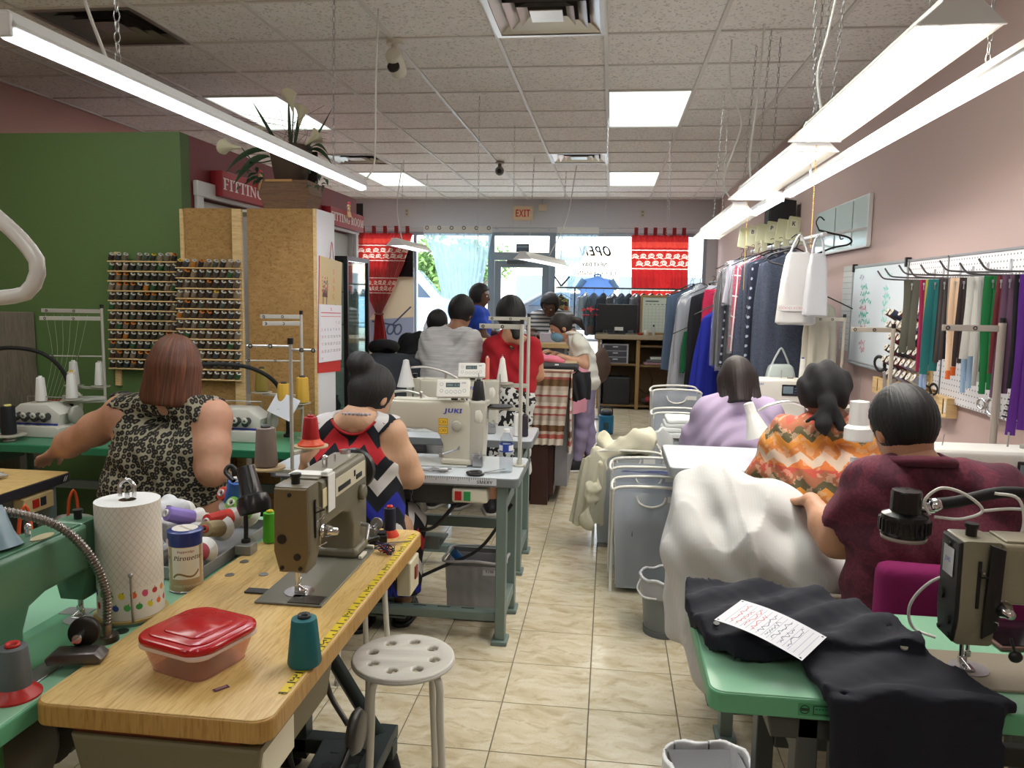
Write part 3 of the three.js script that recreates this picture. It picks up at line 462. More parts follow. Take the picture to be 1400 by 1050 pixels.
// calendar and glass case
{
  const calTex = drawn(256, 460, (c, w, h) => {
    c.fillStyle = '#c9b27c'; c.fillRect(0, 0, w, 250); c.fillStyle = '#e25a50'; c.font = 'bold 30px serif'; for (let i = 0; i < 4; i++) c.fillText(['S', 'A', 'N', 'G'][i], 150, 60 + i * 34);
    c.fillStyle = '#5a2323'; c.fillRect(34, 150, 58, 8); c.fillRect(40, 158, 8, 70); c.fillRect(78, 158, 8, 70); c.fillRect(36, 130, 54, 20); for (let i = 0; i < 60; i++) { c.fillStyle = i % 3 ? '#b0525a' : '#4c6b3c'; c.beginPath(); c.arc(60 + (H2(i, 1, 4) - 0.5) * 70, 110 + (H2(i, 2, 4) - 0.5) * 60, 4, 0, 7); c.fill(); } for (let i = 0; i < 40; i++) { c.fillStyle = i % 2 ? '#a04b58' : '#31507a'; c.beginPath(); c.arc(210 + (H2(i, 3, 4) - 0.5) * 70, 205 + (H2(i, 4, 4) - 0.5) * 50, 4, 0, 7); c.fill(); }
    c.fillStyle = '#c82a22'; c.fillRect(0, 250, w, 210);
  });
  const page = drawn(256, 330, (c, w, h) => { c.fillStyle = '#e6e4ea'; c.fillRect(0, 0, w, h); c.fillStyle = '#d1495b'; c.font = 'bold 26px sans-serif'; c.fillText('5', 120, 34); c.fillRect(10, 44, 236, 5); c.fillRect(10, 66, 236, 3); c.font = '22px sans-serif'; for (let i = 0; i < 31; i++) { const d = i + 5, col = d % 7, row = Math.floor(d / 7); c.fillStyle = col === 0 || i === 30 ? '#d1495b' : '#4a4a55'; c.fillText(String(i + 1), 14 + col * 34, 110 + row * 42); } });
  const t = thing('wall_calendar', 'red and gold wall calendar with a white date page on the cabinet side', 'calendar', [-1.626, 1.74, -4.47], [0, 0.0, 0]);
  part('backing', put(box(0.004, 0.66, 0.37, 0, -0.33, 0), 0, 0, 0, -0.06, 0, 0), mat(0xffffff, 0.5, { color: 0xb3221d }), t, 'red card backing');
  part('picture', put(new THREE.PlaneGeometry(0.37, 0.66).translate(0, -0.33, 0), 0.0028, 0, 0, 0, PI / 2, 0).applyMatrix4(new THREE.Matrix4().makeRotationX(-0.06)), mat(0xffffff, 0.35, { map: calTex }), t);
  part('date_page', put(box(0.006, 0.33, 0.36).translate(0, -0.43, 0.0), 0.007, 0, 0.02, -0.03, 0, 0), mat(0xd8d6dc, 0.6), t, 'white date page');
  part('date_print', put(new THREE.PlaneGeometry(0.355, 0.325).translate(0, -0.43, 0), 0.0112, 0, 0.02, 0, PI / 2, 0).applyMatrix4(new THREE.Matrix4().makeRotationX(-0.03)), mat(0xffffff, 0.6, { map: page }), t);
  part('cord', tube([[0.006, 0.0, -0.03], [0.004, 0.1, -0.01], [0.006, 0.0, 0.03]], 0.002, 12, false, 5), mat(0xa33c34, 0.6), t);
  const g = thing('display_case', 'narrow black framed glass display case beside the calendar', 'display case', [-2.02, 0, -5.6]);
  const bm = mat(0x1b1c20, 0.35), gl = mat(0xdfe8e6, 0.02, { transmission: 1, thickness: 0 });
  const fx = 0.18, fz = 0.24; 
  part('frame', [[-fx, -fz], [fx, -fz], [-fx, fz], [fx, fz]].map(([x, z]) => box(0.03, 1.8, 0.03, x, 0.9, z, 0.003)).concat([0.02, 1.785].map((y) => [box(0.33, 0.03, 0.03, 0, y, -fz), box(0.33, 0.03, 0.03, 0, y, fz), box(0.03, 0.03, 0.45, -fx, y, 0), box(0.03, 0.03, 0.45, fx, y, 0)])), bm, g);
  for (const [w, h, d, x, z] of [[0.33, 1.74, 0.004, 0, fz], [0.33, 1.74, 0.004, 0, -fz], [0.004, 1.74, 0.45, fx, 0]]) part('pane', box(w, h, d, x, 0.9, z), gl, g);
  for (const y of [0.35, 0.68, 1.02, 1.32, 1.55]) part('shelf', box(0.33, 0.006, 0.45, 0, y, 0), mat(0xbdd0cc, 0.1, { transmission: 0.8, thickness: 0 }), g);
  part('back_panel', box(0.006, 1.74, 0.45, -fx, 0.9, 0), mat(0xc9cdcb, 0.4), g);
  const vase = lathe([[0, 0], [0.03, 0], [0.045, 0.05], [0.02, 0.1], [0.026, 0.12], [0.022, 0.12], [0.016, 0.1], [0.04, 0.05], [0, 0.01]], 18);
  [[1.025, 0x3f7a66], [1.325, 0x8fa8b8], [0.685, 0x6b7d86]].forEach(([y, c], i) => { const v = solo('glass_vase', vase.clone(), mat(c, 0.15, { transmission: 0.4, thickness: 0 }), ['green vase on the middle shelf of the display case', 'pale blue vase on the upper shelf of the display case', 'grey vase on the lower shelf of the display case'][i], 'vase', 'vases in the display case'); v.position.set(-1.96, y, -5.45); });
}
// planter with lilies on top of the cabinet
{
  const t = thing('wooden_planter', 'brown wooden planter box with artificial lilies on top of the cabinet', 'planter', [-1.84, 2.007, -4.42]);
  T.walnut = woodTex(hex(0x7a5638), hex(0x4c3420), 61, 8);
  part('planter_box', boxUV(put(prism([[-0.12, 0], [0.12, 0], [0.15, 0.09], [0.13, 0.165], [-0.13, 0.165], [-0.15, 0.09]], 0.2, 0.006), 0, 0, -0.1), 3), mat(0xffffff, 0.55, { map: T.walnut }), t);
  part('hinge_strip', [box(0.16, 0.014, 0.006, -0.03, 0.16, 0.102)], mat(0xa07a4a, 0.5, { metalness: 0.5 }), t);
  part('open_lid', boxUV(put(box(0.25, 0.18, 0.02, 0, 0.26, -0.09, 0.004)), 3), mat(0x4a3b31, 0.7, { map: T.greywood }), t);
  part('inner_basket', [put(lathe([[0, 0], [0.09, 0], [0.125, 0.2], [0.12, 0.2], [0.085, 0.01], [0, 0.01]], 14), 0, 0.165, 0)], mat(0x4b3c33, 0.85), t);
  const leafM = mat(0x2f4a33, 0.6, { side: THREE.DoubleSide }), leaf2 = mat(0x47684a, 0.6, { side: THREE.DoubleSide });
  const blade = (a, b, bend, w) => { const n = 8, P = [], I = [], A = V(...a), B = V(...b), d = B.clone().sub(A), side = V(d.y, -d.x, 0.2).normalize(); for (let i = 0; i <= n; i++) { const s = i / n, c = A.clone().addScaledVector(d, s).add(V(0, bend * 4 * s * (1 - s), 0)), ww = w * Math.sin(PI * (0.12 + 0.88 * s)) * (s > 0.98 ? 0.1 : 1); P.push(c.x - side.x * ww, c.y - side.y * ww, c.z - side.z * ww, c.x, c.y, c.z + ww * 0.3, c.x + side.x * ww, c.y + side.y * ww, c.z + side.z * ww); if (i) { const k = 3 * i; I.push(k - 3, k - 2, k, k - 2, k + 1, k, k - 2, k - 1, k + 1, k - 1, k + 2, k + 1); } } const g = new THREE.BufferGeometry(); g.setAttribute('position', new THREE.Float32BufferAttribute(P, 3)); g.setIndex(I); g.computeVertexNormals(); return g; };
  for (const [a, b, q, w] of [[[-0.03, 0.3, 0], [-0.22, 0.62, 0.02], 0.0, 0.013], [[0, 0.3, 0], [-0.01, 0.66, 0], 0, 0.015], [[0.02, 0.3, 0.02], [0.07, 0.6, 0.02], 0, 0.013], [[0.06, 0.33, 0], [0.27, 0.57, 0.05], -0.03, 0.012], [[-0.1, 0.33, 0.02], [-0.36, 0.2, 0.08], 0.06, 0.016], [[0.1, 0.33, 0.02], [0.28, 0.24, 0.08], 0.05, 0.016], [[-0.1, 0.3, 0.06], [-0.3, 0.13, 0.1], 0.05, 0.02], [[0.12, 0.32, 0.05], [0.26, 0.3, 0.1], 0.05, 0.018]]) part('leaf', blade(a, b, q, w), leafM, t);
  for (let i = 0; i < 46; i++) { const s = i % 2 ? 1 : -1, x = s * rr(0.12, 0.26), y = rr(0.15, 0.29) - Math.abs(x) * 0.15; part('leaf', blade([x, y, rr(0.02, 0.12)], [x + rr(-0.05, 0.05), y + rr(-0.05, 0.02), rr(0.05, 0.15)], 0.01, 0.016), i % 3 ? leafM : leaf2, t); }
  for (let i = 0; i < 14; i++) part('twig', tube([[rr(-0.08, 0.08), 0.32, 0], [rr(-0.15, 0.15), 0.45, rr(0, 0.05)], [rr(-0.34, 0.34), rr(0.3, 0.6), rr(0, 0.08)]], 0.0012, 10, false, 4), mat(0x5d5647, 0.8), t);
  const lily = (x, y, z, rz, rx) => { const g = lathe([[0.004, 0], [0.008, 0.02], [0.014, 0.05], [0.028, 0.08], [0.045, 0.1], [0.0435, 0.1], [0.026, 0.08], [0.012, 0.05], [0.005, 0.02]], 16); const p = g.attributes.position; for (let i = 0; i < p.count; i++) if (p.getY(i) > 0.07 && p.getZ(i) > 0) p.setY(i, p.getY(i) + 0.03 * p.getZ(i) / 0.045); g.computeVertexNormals(); return put(g, x, y, z, rx, 0, rz); };
  for (const [x, y, z, a, b] of [[0.06, 0.47, 0.02, -0.3, 0.3], [0.1, 0.36, 0.05, -1.0, 0.2], [-0.09, 0.37, 0.05, 0.9, 0.3], [-0.27, 0.35, 0.05, 1.5, 0.4], [0.02, 0.55, 0, 0.2, 0.1]]) { const f = part('lily_flower', lily(x, y, z, a, b), mat(0xcfcbb0, 0.55, { side: THREE.DoubleSide }), t); part('stem', tube([[x, y, z], [x * 0.7, y - 0.08, z], [x * 0.2, 0.3, 0]], 0.004, 10, false, 5), leafM, f); }
}
// grey wardrobe at far left, poster behind
{
  const t = thing('grey_wood_locker', 'grey woodgrain locker standing against the green wall', 'cabinet', [-3.72, 0, -4.12]);
  part('carcass', boxUV(box(0.62, 1.4, 0.4, 0, 0.7, 0, 0.004), 1.5, true), mat(0xffffff, 0.55, { map: T.greywood }), t); part('door', boxUV(box(0.56, 1.34, 0.012, 0.0, 0.7, 0.206, 0.003), 1.5, true), mat(0xe8e8e8, 0.5, { map: T.greywood }), t); part('handle', rod([0.2, 0.8, 0.225], [0.2, 0.95, 0.225], 0.006), steel, t);
}
// ---------------------------------------------------------------- sewing tables
function sewTable(name, label, o) {
  const { x0, x1, z0, z1, h = 0.76, th = 0.042, r = 0.03 } = o, w = x1 - x0, d = z0 - z1, cx = (x0 + x1) / 2, cz = (z0 + z1) / 2;
  const t = thing(name, label, 'table', [cx, 0, cz]);
  const topShape = (i) => rrect(-w / 2 + i, -d / 2 + i, w / 2 - i, d / 2 - i, r);
  part('tabletop', boxUV(put(prism(topShape(0), th - 0.002, 0.004, 2, 6), 0, h - 0.002, 0, PI / 2, 0, 0), o.uv ?? 1, o.swap), o.edge, t);
  part('top_laminate', boxUV(put(prism(topShape(0.0035), 0.003, 0.001, 1, 6), 0, h, 0, PI / 2, 0, 0), o.uv ?? 1, o.swap), o.top, t);
  const long = w > d, e = (long ? w : d) / 2 - (o.inset ?? 0.09), s = (long ? d : w) / 2 - 0.05, P = (a, y, b) => long ? [a, y, b] : [b, y, a], bar = (a0, a1, y0, y1, b0, b1) => long ? span(a0, a1, y0, y1, b0, b1, 0.004) : span(b0, b1, y0, y1, a0, a1, 0.004);
  for (const k of o.ends ?? [-1, 1]) {
    const a = k * e;
    for (const b of [-s, s]) { part('leg', bar(a - 0.022, a + 0.022, 0.02, h - th, b - 0.03, b + 0.03), o.leg, t); part('foot', bar(a - 0.035, a + 0.035, 0, 0.02, b - 0.05, b + 0.05), o.leg, t); }
    part('end_rail', bar(a - 0.018, a + 0.018, 0.1, 0.15, -s + 0.03, s - 0.03), o.leg, t);
    part('end_rail', bar(a - 0.015, a + 0.015, h - th - 0.12, h - th - 0.07, -s + 0.03, s - 0.03), o.leg, t);
  }
  part('stretcher', bar(-e + 0.022, e - 0.022, 0.09, 0.13, (o.front ?? s) * 0.82 - 0.03, (o.front ?? s) * 0.82 + 0.03), o.leg, t);
  part('stretcher', bar(-e + 0.022, e - 0.022, 0.42, 0.47, -(o.front ?? s) * 0.9 - 0.015, -(o.front ?? s) * 0.9 + 0.015), o.leg, t);
  if (o.slots) for (let i = 0; i < o.slots; i++) { const a = -e + 0.1 + (2 * e - 0.2) * (i + 0.5) / o.slots; part('slot', bar(a - 0.03, a + 0.03, 0.1302, 0.1312, (o.front ?? s) * 0.82 - 0.012, (o.front ?? s) * 0.82 - 0.004), mat(0x1e2422, 0.8), t); }
  if (o.treadle !== undefined) part('treadle', [box(0.34, 0.012, 0.24, o.treadle, 0.09, d * 0.1, 0.004, [0.12, 0, 0]), ...Array.from({ length: 7 }, (_, i) => box(0.32, 0.006, 0.008, o.treadle, 0.099, d * 0.1 - 0.1 + i * 0.032, 0, [0.12, 0, 0]))], mat(0x5d6862, 0.55, { metalness: 0.3 }), t);
  return t;
}
const steelGreen = mat(0x6f7f7a, 0.45, { metalness: 0.25 }), darkGreen = mat(0x1d2b2b, 0.5), greenTop = mat(0x8bbd9d, 0.3), greenEdge = mat(0x5fa47c, 0.45), greyEdge = mat(0x6c7274, 0.5), whiteTop = mat(0xc4ccd2, 0.22), oakTop = mat(0xffffff, 0.34, { map: rep(T.oak, 2, 2) }), oakEdge = mat(0xd9c8a4, 0.45, { map: rep(T.oak, 2, 2) });
const woodTable = sewTable('wood_sewing_table', 'light oak topped sewing table with red container and beige machine', { x0: -1.08, x1: -0.6, z0: -1.3, z1: -2.51, th: 0.046, r: 0.035, top: oakTop, edge: oakEdge, leg: darkGreen, ends: [], swap: true, uv: 1.1 });
{ // K shaped legs, drawer tray and switch of the oak table
  const t = woodTable;
  for (const [z, f] of [[-0.44, 1], [0.42, -1]]) {
    part('leg', span(-0.16, -0.1, 0.03, 0.71, z - 0.03, z + 0.03, 0.004), darkGreen, t);
    part('strut', rod([0.17, 0.06, z], [-0.1, 0.5, z], 0.026, 0.026, 4), darkGreen, t);
    part('foot_bar', span(-0.2, 0.19, 0.05, 0.1, z - 0.03, z + 0.03, 0.004), darkGreen, t);
    for (const x of [-0.17, 0.17]) part('rubber_foot', cyl(0.04, 0.028, 0.05, x, 0.025, z, 14), blackMatte, t);
  }
  part('crossbar', span(-0.16, -0.11, 0.2, 0.25, -0.41, 0.39, 0.003), darkGreen, t);
  part('treadle', [box(0.2, 0.014, 0.3, 0.06, 0.09, -0.26, 0.004, [0.1, 0, 0]), ...Array.from({ length: 6 }, (_, i) => box(0.03, 0.008, 0.04, 0.02 + (i % 2) * 0.08, 0.1 + 0.003, -0.36 + Math.floor(i / 2) * 0.09, 0.003))], mat(0x263334, 0.5), t);
  part('underlay', span(-0.17, 0.17, 0.694, 0.712, 0.2, 0.58), mat(0x7a3a22, 0.6), t, 'red brown strip under the top');
  part('drawer_tray', [put(prism([[-0.14, 0.57], [0.2, 0.6], [0.215, 0.695], [-0.17, 0.695]], 0.4, 0.008), 0, 0, 0.19)], mat(0x6f674c, 0.6), t);
  part('side_bracket', span(0.2, 0.212, 0.6, 0.7, 0.42, 0.57, 0.003), mat(0xd9d3bb, 0.5), t);
  const sw = part('switch_box', span(0.2, 0.245, 0.6, 0.71, -0.53, -0.42, 0.006), mat(0xc9c1a4, 0.5), t); part('button', span(0.245, 0.249, 0.64, 0.68, -0.5, -0.47), mat(0x7a1512, 0.4), sw);
  part('knee_lift', [tube([[0.12, 0.7, -0.04], [0.12, 0.5, -0.02], [0.19, 0.42, 0.02]], 0.008, 14), put(lathe([[0, -0.015], [0.05, -0.015], [0.06, 0], [0.05, 0.012], [0, 0.012]], 20), 0.215, 0.41, 0.03, 0.1, 0, PI / 2)], mat(0x33302c, 0.4), t);
  part('power_cable', tube([[0.1, 0.66, 0.2], [0.16, 0.46, 0.3], [0.2, 0.36, 0.2], [0.22, 0.42, 0.02]], 0.006, 26), black, t);
  part('motor', [cyl(0.09, 0.09, 0.2, -0.03, 0.55, -0.1, 20, [PI / 2, 0, 0])], mat(0x23282a, 0.5), t);
  part('tape_measure', boxUV(box(0.018, 0.0015, 1.06, 0.222, 0.7610, -0.03)), mat(0xffffff, 0.5, { map: rep(drawn(64, 256, (c) => { c.fillStyle = '#d9bf2c'; c.fillRect(0, 0, 64, 256); c.fillStyle = '#2b2410'; for (let i = 0; i < 16; i++) c.fillRect(i % 2 ? 40 : 20, i * 16, 44, 4); c.font = 'bold 30px sans-serif'; c.fillText('12', 6, 60); c.fillText('13', 6, 188); }), 25, 3) }), t, 'yellow tape measure along the edge');
  for (const [x, z] of [[-0.19, -0.05], [-0.1, -0.07], [-0.2, -0.16]]) part('hole_plug', cyl(0.013, 0.013, 0.002, x, 0.761, z - 0.05, 16), steel, t);
}
const jukiTable1 = sewTable('white_sewing_table', 'white topped sewing table with a printed ruler edge and water bottle', { x0: -1.5, x1: -0.37, z0: -3.3, z1: -3.76, top: whiteTop, edge: greyEdge, leg: steelGreen, slots: 7, treadle: -0.12, inset: 0.075 });
part('ruler_strip', put(new THREE.PlaneGeometry(1.0, 0.03), -0.03, 0.742, 0.2312), mat(0xffffff, 0.5, { map: drawn(1024, 32, (c) => { c.fillStyle = '#c9ccd2'; c.fillRect(0, 0, 1024, 32); c.fillStyle = '#33363c'; for (let i = 0; i < 100; i++) c.fillRect(i * 10, 0, 2, i % 5 ? 8 : 16); c.font = 'bold 22px sans-serif'; c.fillText('SMERY', 935, 26); }) }), jukiTable1);
{
  const t = jukiTable1, sw = part('switch_box', span(0.27, 0.43, 0.64, 0.705, 0.15, 0.22, 0.012), mat(0xd5d2c0, 0.45), t);
  part('button', span(0.285, 0.315, 0.652, 0.693, 0.219, 0.225, 0.002), mat(0xa51d1d, 0.4), sw); part('button', span(0.325, 0.355, 0.652, 0.693, 0.219, 0.225, 0.002), mat(0x2d8a4a, 0.4), sw);
  part('motor_unit', [box(0.34, 0.12, 0.16, 0.1, 0.655, 0.02, 0.02), cyl(0.07, 0.07, 0.16, -0.02, 0.6, -0.05, 18, [0, 0, PI / 2])], mat(0x4c5050, 0.5, { metalness: 0.4 }), t);
  part('cable', tube([[0.28, 0.62, 0.17], [0.16, 0.5, 0.17], [0.02, 0.52, 0.17], [-0.04, 0.66, 0.15]], 0.009, 26), black, t);
  part('cable', tube([[0.5, 0.56, -0.1], [0.36, 0.36, -0.02], [0.2, 0.28, 0.02], [-0.1, 0.16, 0.1], [-0.3, 0.14, 0.12]], 0.008, 26), black, t);
  part('chain', chainGeo([0.06, 0.66, 0.1], [0.06, 0.2, 0.1], 0.03), steel, t);
  part('under_tray', [box(0.3, 0.012, 0.22, 0.02, 0.36, -0.1, 0.003), box(0.3, 0.06, 0.01, 0.02, 0.385, 0.01)], mat(0x66706d, 0.5), t);
}
const jukiTable2 = sewTable('white_sewing_table', 'second white topped sewing table behind the one with the water bottle', { x0: -1.45, x1: -0.4, z0: -4.19, z1: -4.66, top: whiteTop, edge: greyEdge, leg: steelGreen, inset: 0.075 });
const greenTableR = sewTable('green_sewing_table', 'mint green sewing table with navy jacket draped over it', { x0: 0.225, x1: 1.5, z0: -1.55, z1: -2.03, top: greenTop, edge: greenEdge, leg: mat(0x4c4f4e, 0.5, { metalness: 0.3 }), th: 0.045, inset: 0.2 });
{
  const t = greenTableR; part('drawer_tray', put(prism([[-0.52, 0.7], [-0.33, 0.7], [-0.34, 0.65], [-0.51, 0.65]], 0.16, 0.006), 0, 0.01, 0.06), mat(0x3b3d3b, 0.5), t); part('leg_bracket', [span(-0.35, -0.31, 0.1, 0.64, 0.05, 0.1, 0.004), cyl(0.03, 0.03, 0.06, -0.29, 0.62, 0.18, 14, [PI / 2, 0, 0])], mat(0x2c2f30, 0.5), t);
  part('edge_label', put(new THREE.PlaneGeometry(0.09, 0.026), -0.42, 0.737, 0.2412), mat(0xffffff, 0.5, { map: drawn(180, 52, (c) => { c.fillStyle = '#3f8c60'; c.fillRect(0, 0, 180, 52); c.strokeStyle = '#10301f'; c.lineWidth = 4; c.beginPath(); c.arc(26, 26, 17, 0, 7); c.stroke(); c.fillStyle = '#10301f'; c.fillRect(12, 20, 28, 12); c.strokeRect(60, 8, 110, 36); for (let i = 0; i < 8; i++) c.fillRect(68 + i * 12, 20, 7, 4); }) }), t);
}
const greenTableL = sewTable('green_sewing_table', 'mint green sewing table with the old green machine and paper towels', { x0: -1.62, x1: -1.09, z0: -1.0, z1: -2.62, h: 0.745, top: greenTop, edge: greenEdge, leg: steelGreen });
{
  const t = greenTableL; part('motor', [put(lathe([[0, -0.11], [0.1, -0.11], [0.115, -0.08], [0.115, 0.08], [0.1, 0.11], [0, 0.11]], 22), 0.08, 0.56, 0.42, PI / 2, 0, 0)], mat(0x6d675c, 0.5), t); part('drive_pulley', put(lathe([[0, -0.02], [0.1, -0.02], [0.09, 0], [0.1, 0.02], [0, 0.02]], 22), 0.09, 0.56, 0.25, PI / 2, 0, 0), mat(0x3f3a33, 0.5), t);
  for (const [x, z] of [[0.13, 0.13], [0.11, 0.24], [0.2, 0.07], [0.235, 0.16]]) part('hole_plug', cyl(0.016, 0.016, 0.002, x, 0.746, z, 16), mat(0x1c2a22, 0.5), t);
  part('green_tray', span(0.02, 0.23, 0.6, 0.69, 0.52, 0.78, 0.01), mat(0x3f7a3c, 0.5), t); part('tool_box', span(0.02, 0.22, 0.2, 0.59, 0.54, 0.78, 0.006), mat(0x77766c, 0.6), t);
  part('metal_slide', box(0.1, 0.004, 0.16, 0.17, 0.748, 0.4, 0.002), steel, t);
  part('knee_chain', chainGeo([0.19, 0.7, 0.2], [0.19, 0.3, 0.2], 0.03), steel, t);
}
const woodTable2 = sewTable('wood_sewing_table', 'oak topped sewing table with dark edge and white scraps by the hanging bags', { x0: -2.86, x1: -2.29, z0: -1.9, z1: -3.07, top: oakTop, edge: mat(0x24242a, 0.45), leg: steelGreen, r: 0.012 });
{
  const t = woodTable2, sw = part('switch_box', span(0.24, 0.29, 0.64, 0.71, -0.47, -0.3, 0.006), mat(0xb59f6e, 0.5), t);
  part('button', span(0.29, 0.294, 0.66, 0.695, -0.38, -0.345, 0.001), mat(0x9c1c14, 0.4), sw); part('button', span(0.29, 0.294, 0.66, 0.695, -0.42, -0.39, 0.001), mat(0x22252c, 0.4), sw);
  part('edge_mark', put(new THREE.PlaneGeometry(0.04, 0.03), 0.2868, 0.738, -0.55, 0, PI / 2, 0), mat(0xffffff, 0.5, { map: drawn(64, 48, (c) => { c.fillStyle = '#24242a'; c.fillRect(0, 0, 64, 48); c.strokeStyle = '#e8e4e0'; c.lineWidth = 7; for (const a of [10, 28]) { c.beginPath(); c.moveTo(a, 40); c.lineTo(a + 20, 8); c.stroke(); } }) }), t);
}
sewTable('green_sewing_table', 'dark mint green table carrying the overlock machine and white cones', { x0: -3.38, x1: -2.26, z0: -3.56, z1: -4.1, top: mat(0x3d7d5d, 0.35), edge: mat(0x22704c, 0.45), leg: steelGreen });
sewTable('green_sewing_table', 'dark mint green table carrying the overlock machine and yellow cones', { x0: -2.22, x1: -1.5, z0: -3.66, z1: -4.2, top: mat(0x4d8f6d, 0.35), edge: mat(0x22704c, 0.45), leg: steelGreen });
const whiteTableR = sewTable('white_sewing_table', 'wide white topped sewing table in front of the lavender blouse', { x0: 0.3, x1: 1.5, z0: -3.68, z1: -4.26, top: mat(0xd6dade, 0.2), edge: mat(0x8b9093, 0.5), leg: steelGreen, th: 0.05, inset: 0.22 });
part('edge_strip', box(0.52, 0.04, 0.003, -0.2, 0.737, 0.291), mat(0xd4d6da, 0.4), whiteTableR);
sewTable('white_sewing_table', 'white topped sewing table under the white trousers of the maroon shirt man', { x0: 0.36, x1: 1.5, z0: -2.66, z1: -3.02, top: mat(0xd6dade, 0.25), edge: mat(0x8b9093, 0.5), leg: steelGreen });
sewTable('white_sewing_table', 'white topped sewing table under the computerised machine beside the coats', { x0: 0.7, x1: 1.5, z0: -4.86, z1: -5.4, top: mat(0xd6dade, 0.25), edge: mat(0x8b9093, 0.5), leg: steelGreen });

// ---------------------------------------------------------------- industrial sewing machines
function lockstitch(name, label, pos, turn, o) {
  const t = thing(name, label, 'sewing machine', pos, turn), m = o.body, d2 = o.depth ?? 0.09;
  part('bed_plate', [box(0.476, 0.006, 0.178, 0.163, 0.003, 0, 0.002)], o.bed ?? m, t);
  part('slide_plate', [box(0.05, 0.002, 0.085, -0.045, 0.0072, 0.04)], o.slide ?? steel, t);
  const np = new THREE.Shape(); np.moveTo(0.045, 0); np.absarc(0.005, 0, 0.04, 0, 2 * PI); part('needle_plate', put(prism(np, 0.002, 0), 0, 0.0082, 0, PI / 2, 0, 0), steel, t);
  part('arm', [put(smooth(prism([[0.285, 0.006], [0.405, 0.006], [0.418, 0.05], [0.42, 0.27], [0.40, 0.298], [0.03, 0.298], [0.03, 0.17], [0.2, 0.168], [0.26, 0.15], [0.283, 0.1]], d2 + 0.015, 0.012, 3)), 0, 0, -(d2 + 0.015) / 2), box(0.15, 0.03, 0.13, 0.35, 0.02, 0, 0.012)], m, t);
  const face = o.rounded ? [[-0.045, 0.3], [0.045, 0.3], [0.05, 0.17], [0.042, 0.1], [-0.034, 0.085], [-0.047, 0.14]] : [[-0.044, 0.3], [0.046, 0.3], [0.05, 0.13], [0.036, 0.074], [-0.032, 0.074], [-0.047, 0.13]];
  part('head', put(smooth(prism(face, 0.078, 0.008, 2)), 0.032, 0, 0, 0, -PI / 2, 0), o.head ?? m, t);
  const fp = part('face_plate', put(smooth(prism(face.map(([z, y]) => [z * 0.95, 0.19 + (y - 0.19) * 0.96]), 0.01, 0.003, 1)), -0.042, 0, 0, 0, -PI / 2, 0), o.plate ?? m, t);
  for (const [z, y, r] of [[-0.0, 0.28, 0.005], [-0.022, 0.165, 0.012], [0.018, 0.12, 0.009], [-0.022, 0.09, 0.005], [0.026, 0.09, 0.005]]) part('screw', put(cyl(r, r, 0.004, 0, 0, 0, 14, [0, 0, PI / 2]), -0.0535, y, z), mat(0x15130f, 0.5), fp);
  part('needle_bar', [rod([0, 0.1, 0], [0, 0.035, 0], 0.004), rod([0, 0.035, 0], [0, 0.012, 0], 0.0012), box(0.012, 0.014, 0.012, 0, 0.04, 0, 0.002)], chrome, t);
  part('presser_foot', [rod([-0.012, 0.1, 0], [-0.012, 0.03, 0], 0.0045), box(0.014, 0.018, 0.012, -0.01, 0.024, 0, 0.002), box(0.022, 0.004, 0.03, 0.0, 0.0115, 0.006, 0.001), rod([-0.012, 0.03, 0.004], [0.0, 0.013, 0.02], 0.003)], chrome, t);
  part('tension_dial', [put(lathe([[0, 0], [0.016, 0], [0.018, 0.006], [0.006, 0.01], [0.018, 0.014], [0.012, 0.03], [0.009, 0.045], [0, 0.045]], 18), 0.035, 0.165, d2 / 2 + 0.004, PI / 2, 0, 0)], chrome, t);
  part('thread_guides', [rod([-0.01, 0.24, 0.05], [-0.01, 0.24, 0.065], 0.002), tube([[0.0, 0.2, 0.052], [0.012, 0.215, 0.066], [0.02, 0.2, 0.058]], 0.0016, 10, false, 5), tube([[0.01, 0.13, 0.05], [0.02, 0.14, 0.07], [0.03, 0.128, 0.055]], 0.0016, 10, false, 5)], chrome, t);
  part('take_up_lever', [box(0.006, 0.1, 0.004, -0.012, 0.21, 0.051), rod([-0.012, 0.225, 0.05], [-0.008, 0.235, 0.075], 0.002)], black, t);
  part('pressure_screw', [cyl(0.011, 0.011, 0.024, -0.012, 0.31, 0, 14), cyl(0.014, 0.014, 0.008, -0.012, 0.323, 0, 14)], black, t);
  part('top_cover', [box(0.34, 0.006, d2 * 0.86, 0.21, 0.3, 0, 0.003)], m, t);
  for (const g of [[cyl(0.008, 0.008, 0.03, 0.17, 0.313, 0.01, 10), ball(0.009, 0.17, 0.33, 0.01)], [rod([0.25, 0.3, 0.01], [0.25, 0.325, 0.01], 0.003)], [cyl(0.018, 0.015, 0.014, 0.37, 0.307, 0.0, 16)]]) part('top_guide', g, o.trim ?? chrome, t);
  const hw = part('hand_wheel', put(smooth(lathe([[0, -0.022], [0.05, -0.022], [0.066, -0.012], [0.068, 0.008], [0.06, 0.022], [0.03, 0.028], [0, 0.028]], 32), 0.6), 0.448, 0.235, 0, 0, 0, -PI / 2), o.wheel ?? black, t);
  part('wheel_hub', put(cyl(0.018, 0.018, 0.01, 0, 0, 0, 16), 0.48, 0.235, 0, 0, 0, -PI / 2), steel, hw);
  part('stitch_dial', [put(lathe([[0, 0], [0.024, 0], [0.024, 0.012], [0.019, 0.018], [0, 0.018]], 22), 0.35, 0.19, d2 / 2 + 0.006, PI / 2, 0, 0)], o.dial ?? m, t);
  part('reverse_lever', [rod([0.36, 0.09, d2 / 2], [0.36, 0.085, d2 / 2 + 0.03], 0.006), rod([0.36, 0.085, d2 / 2 + 0.03], [0.29, 0.06, d2 / 2 + 0.045], 0.005)], o.lever ?? steel, t);
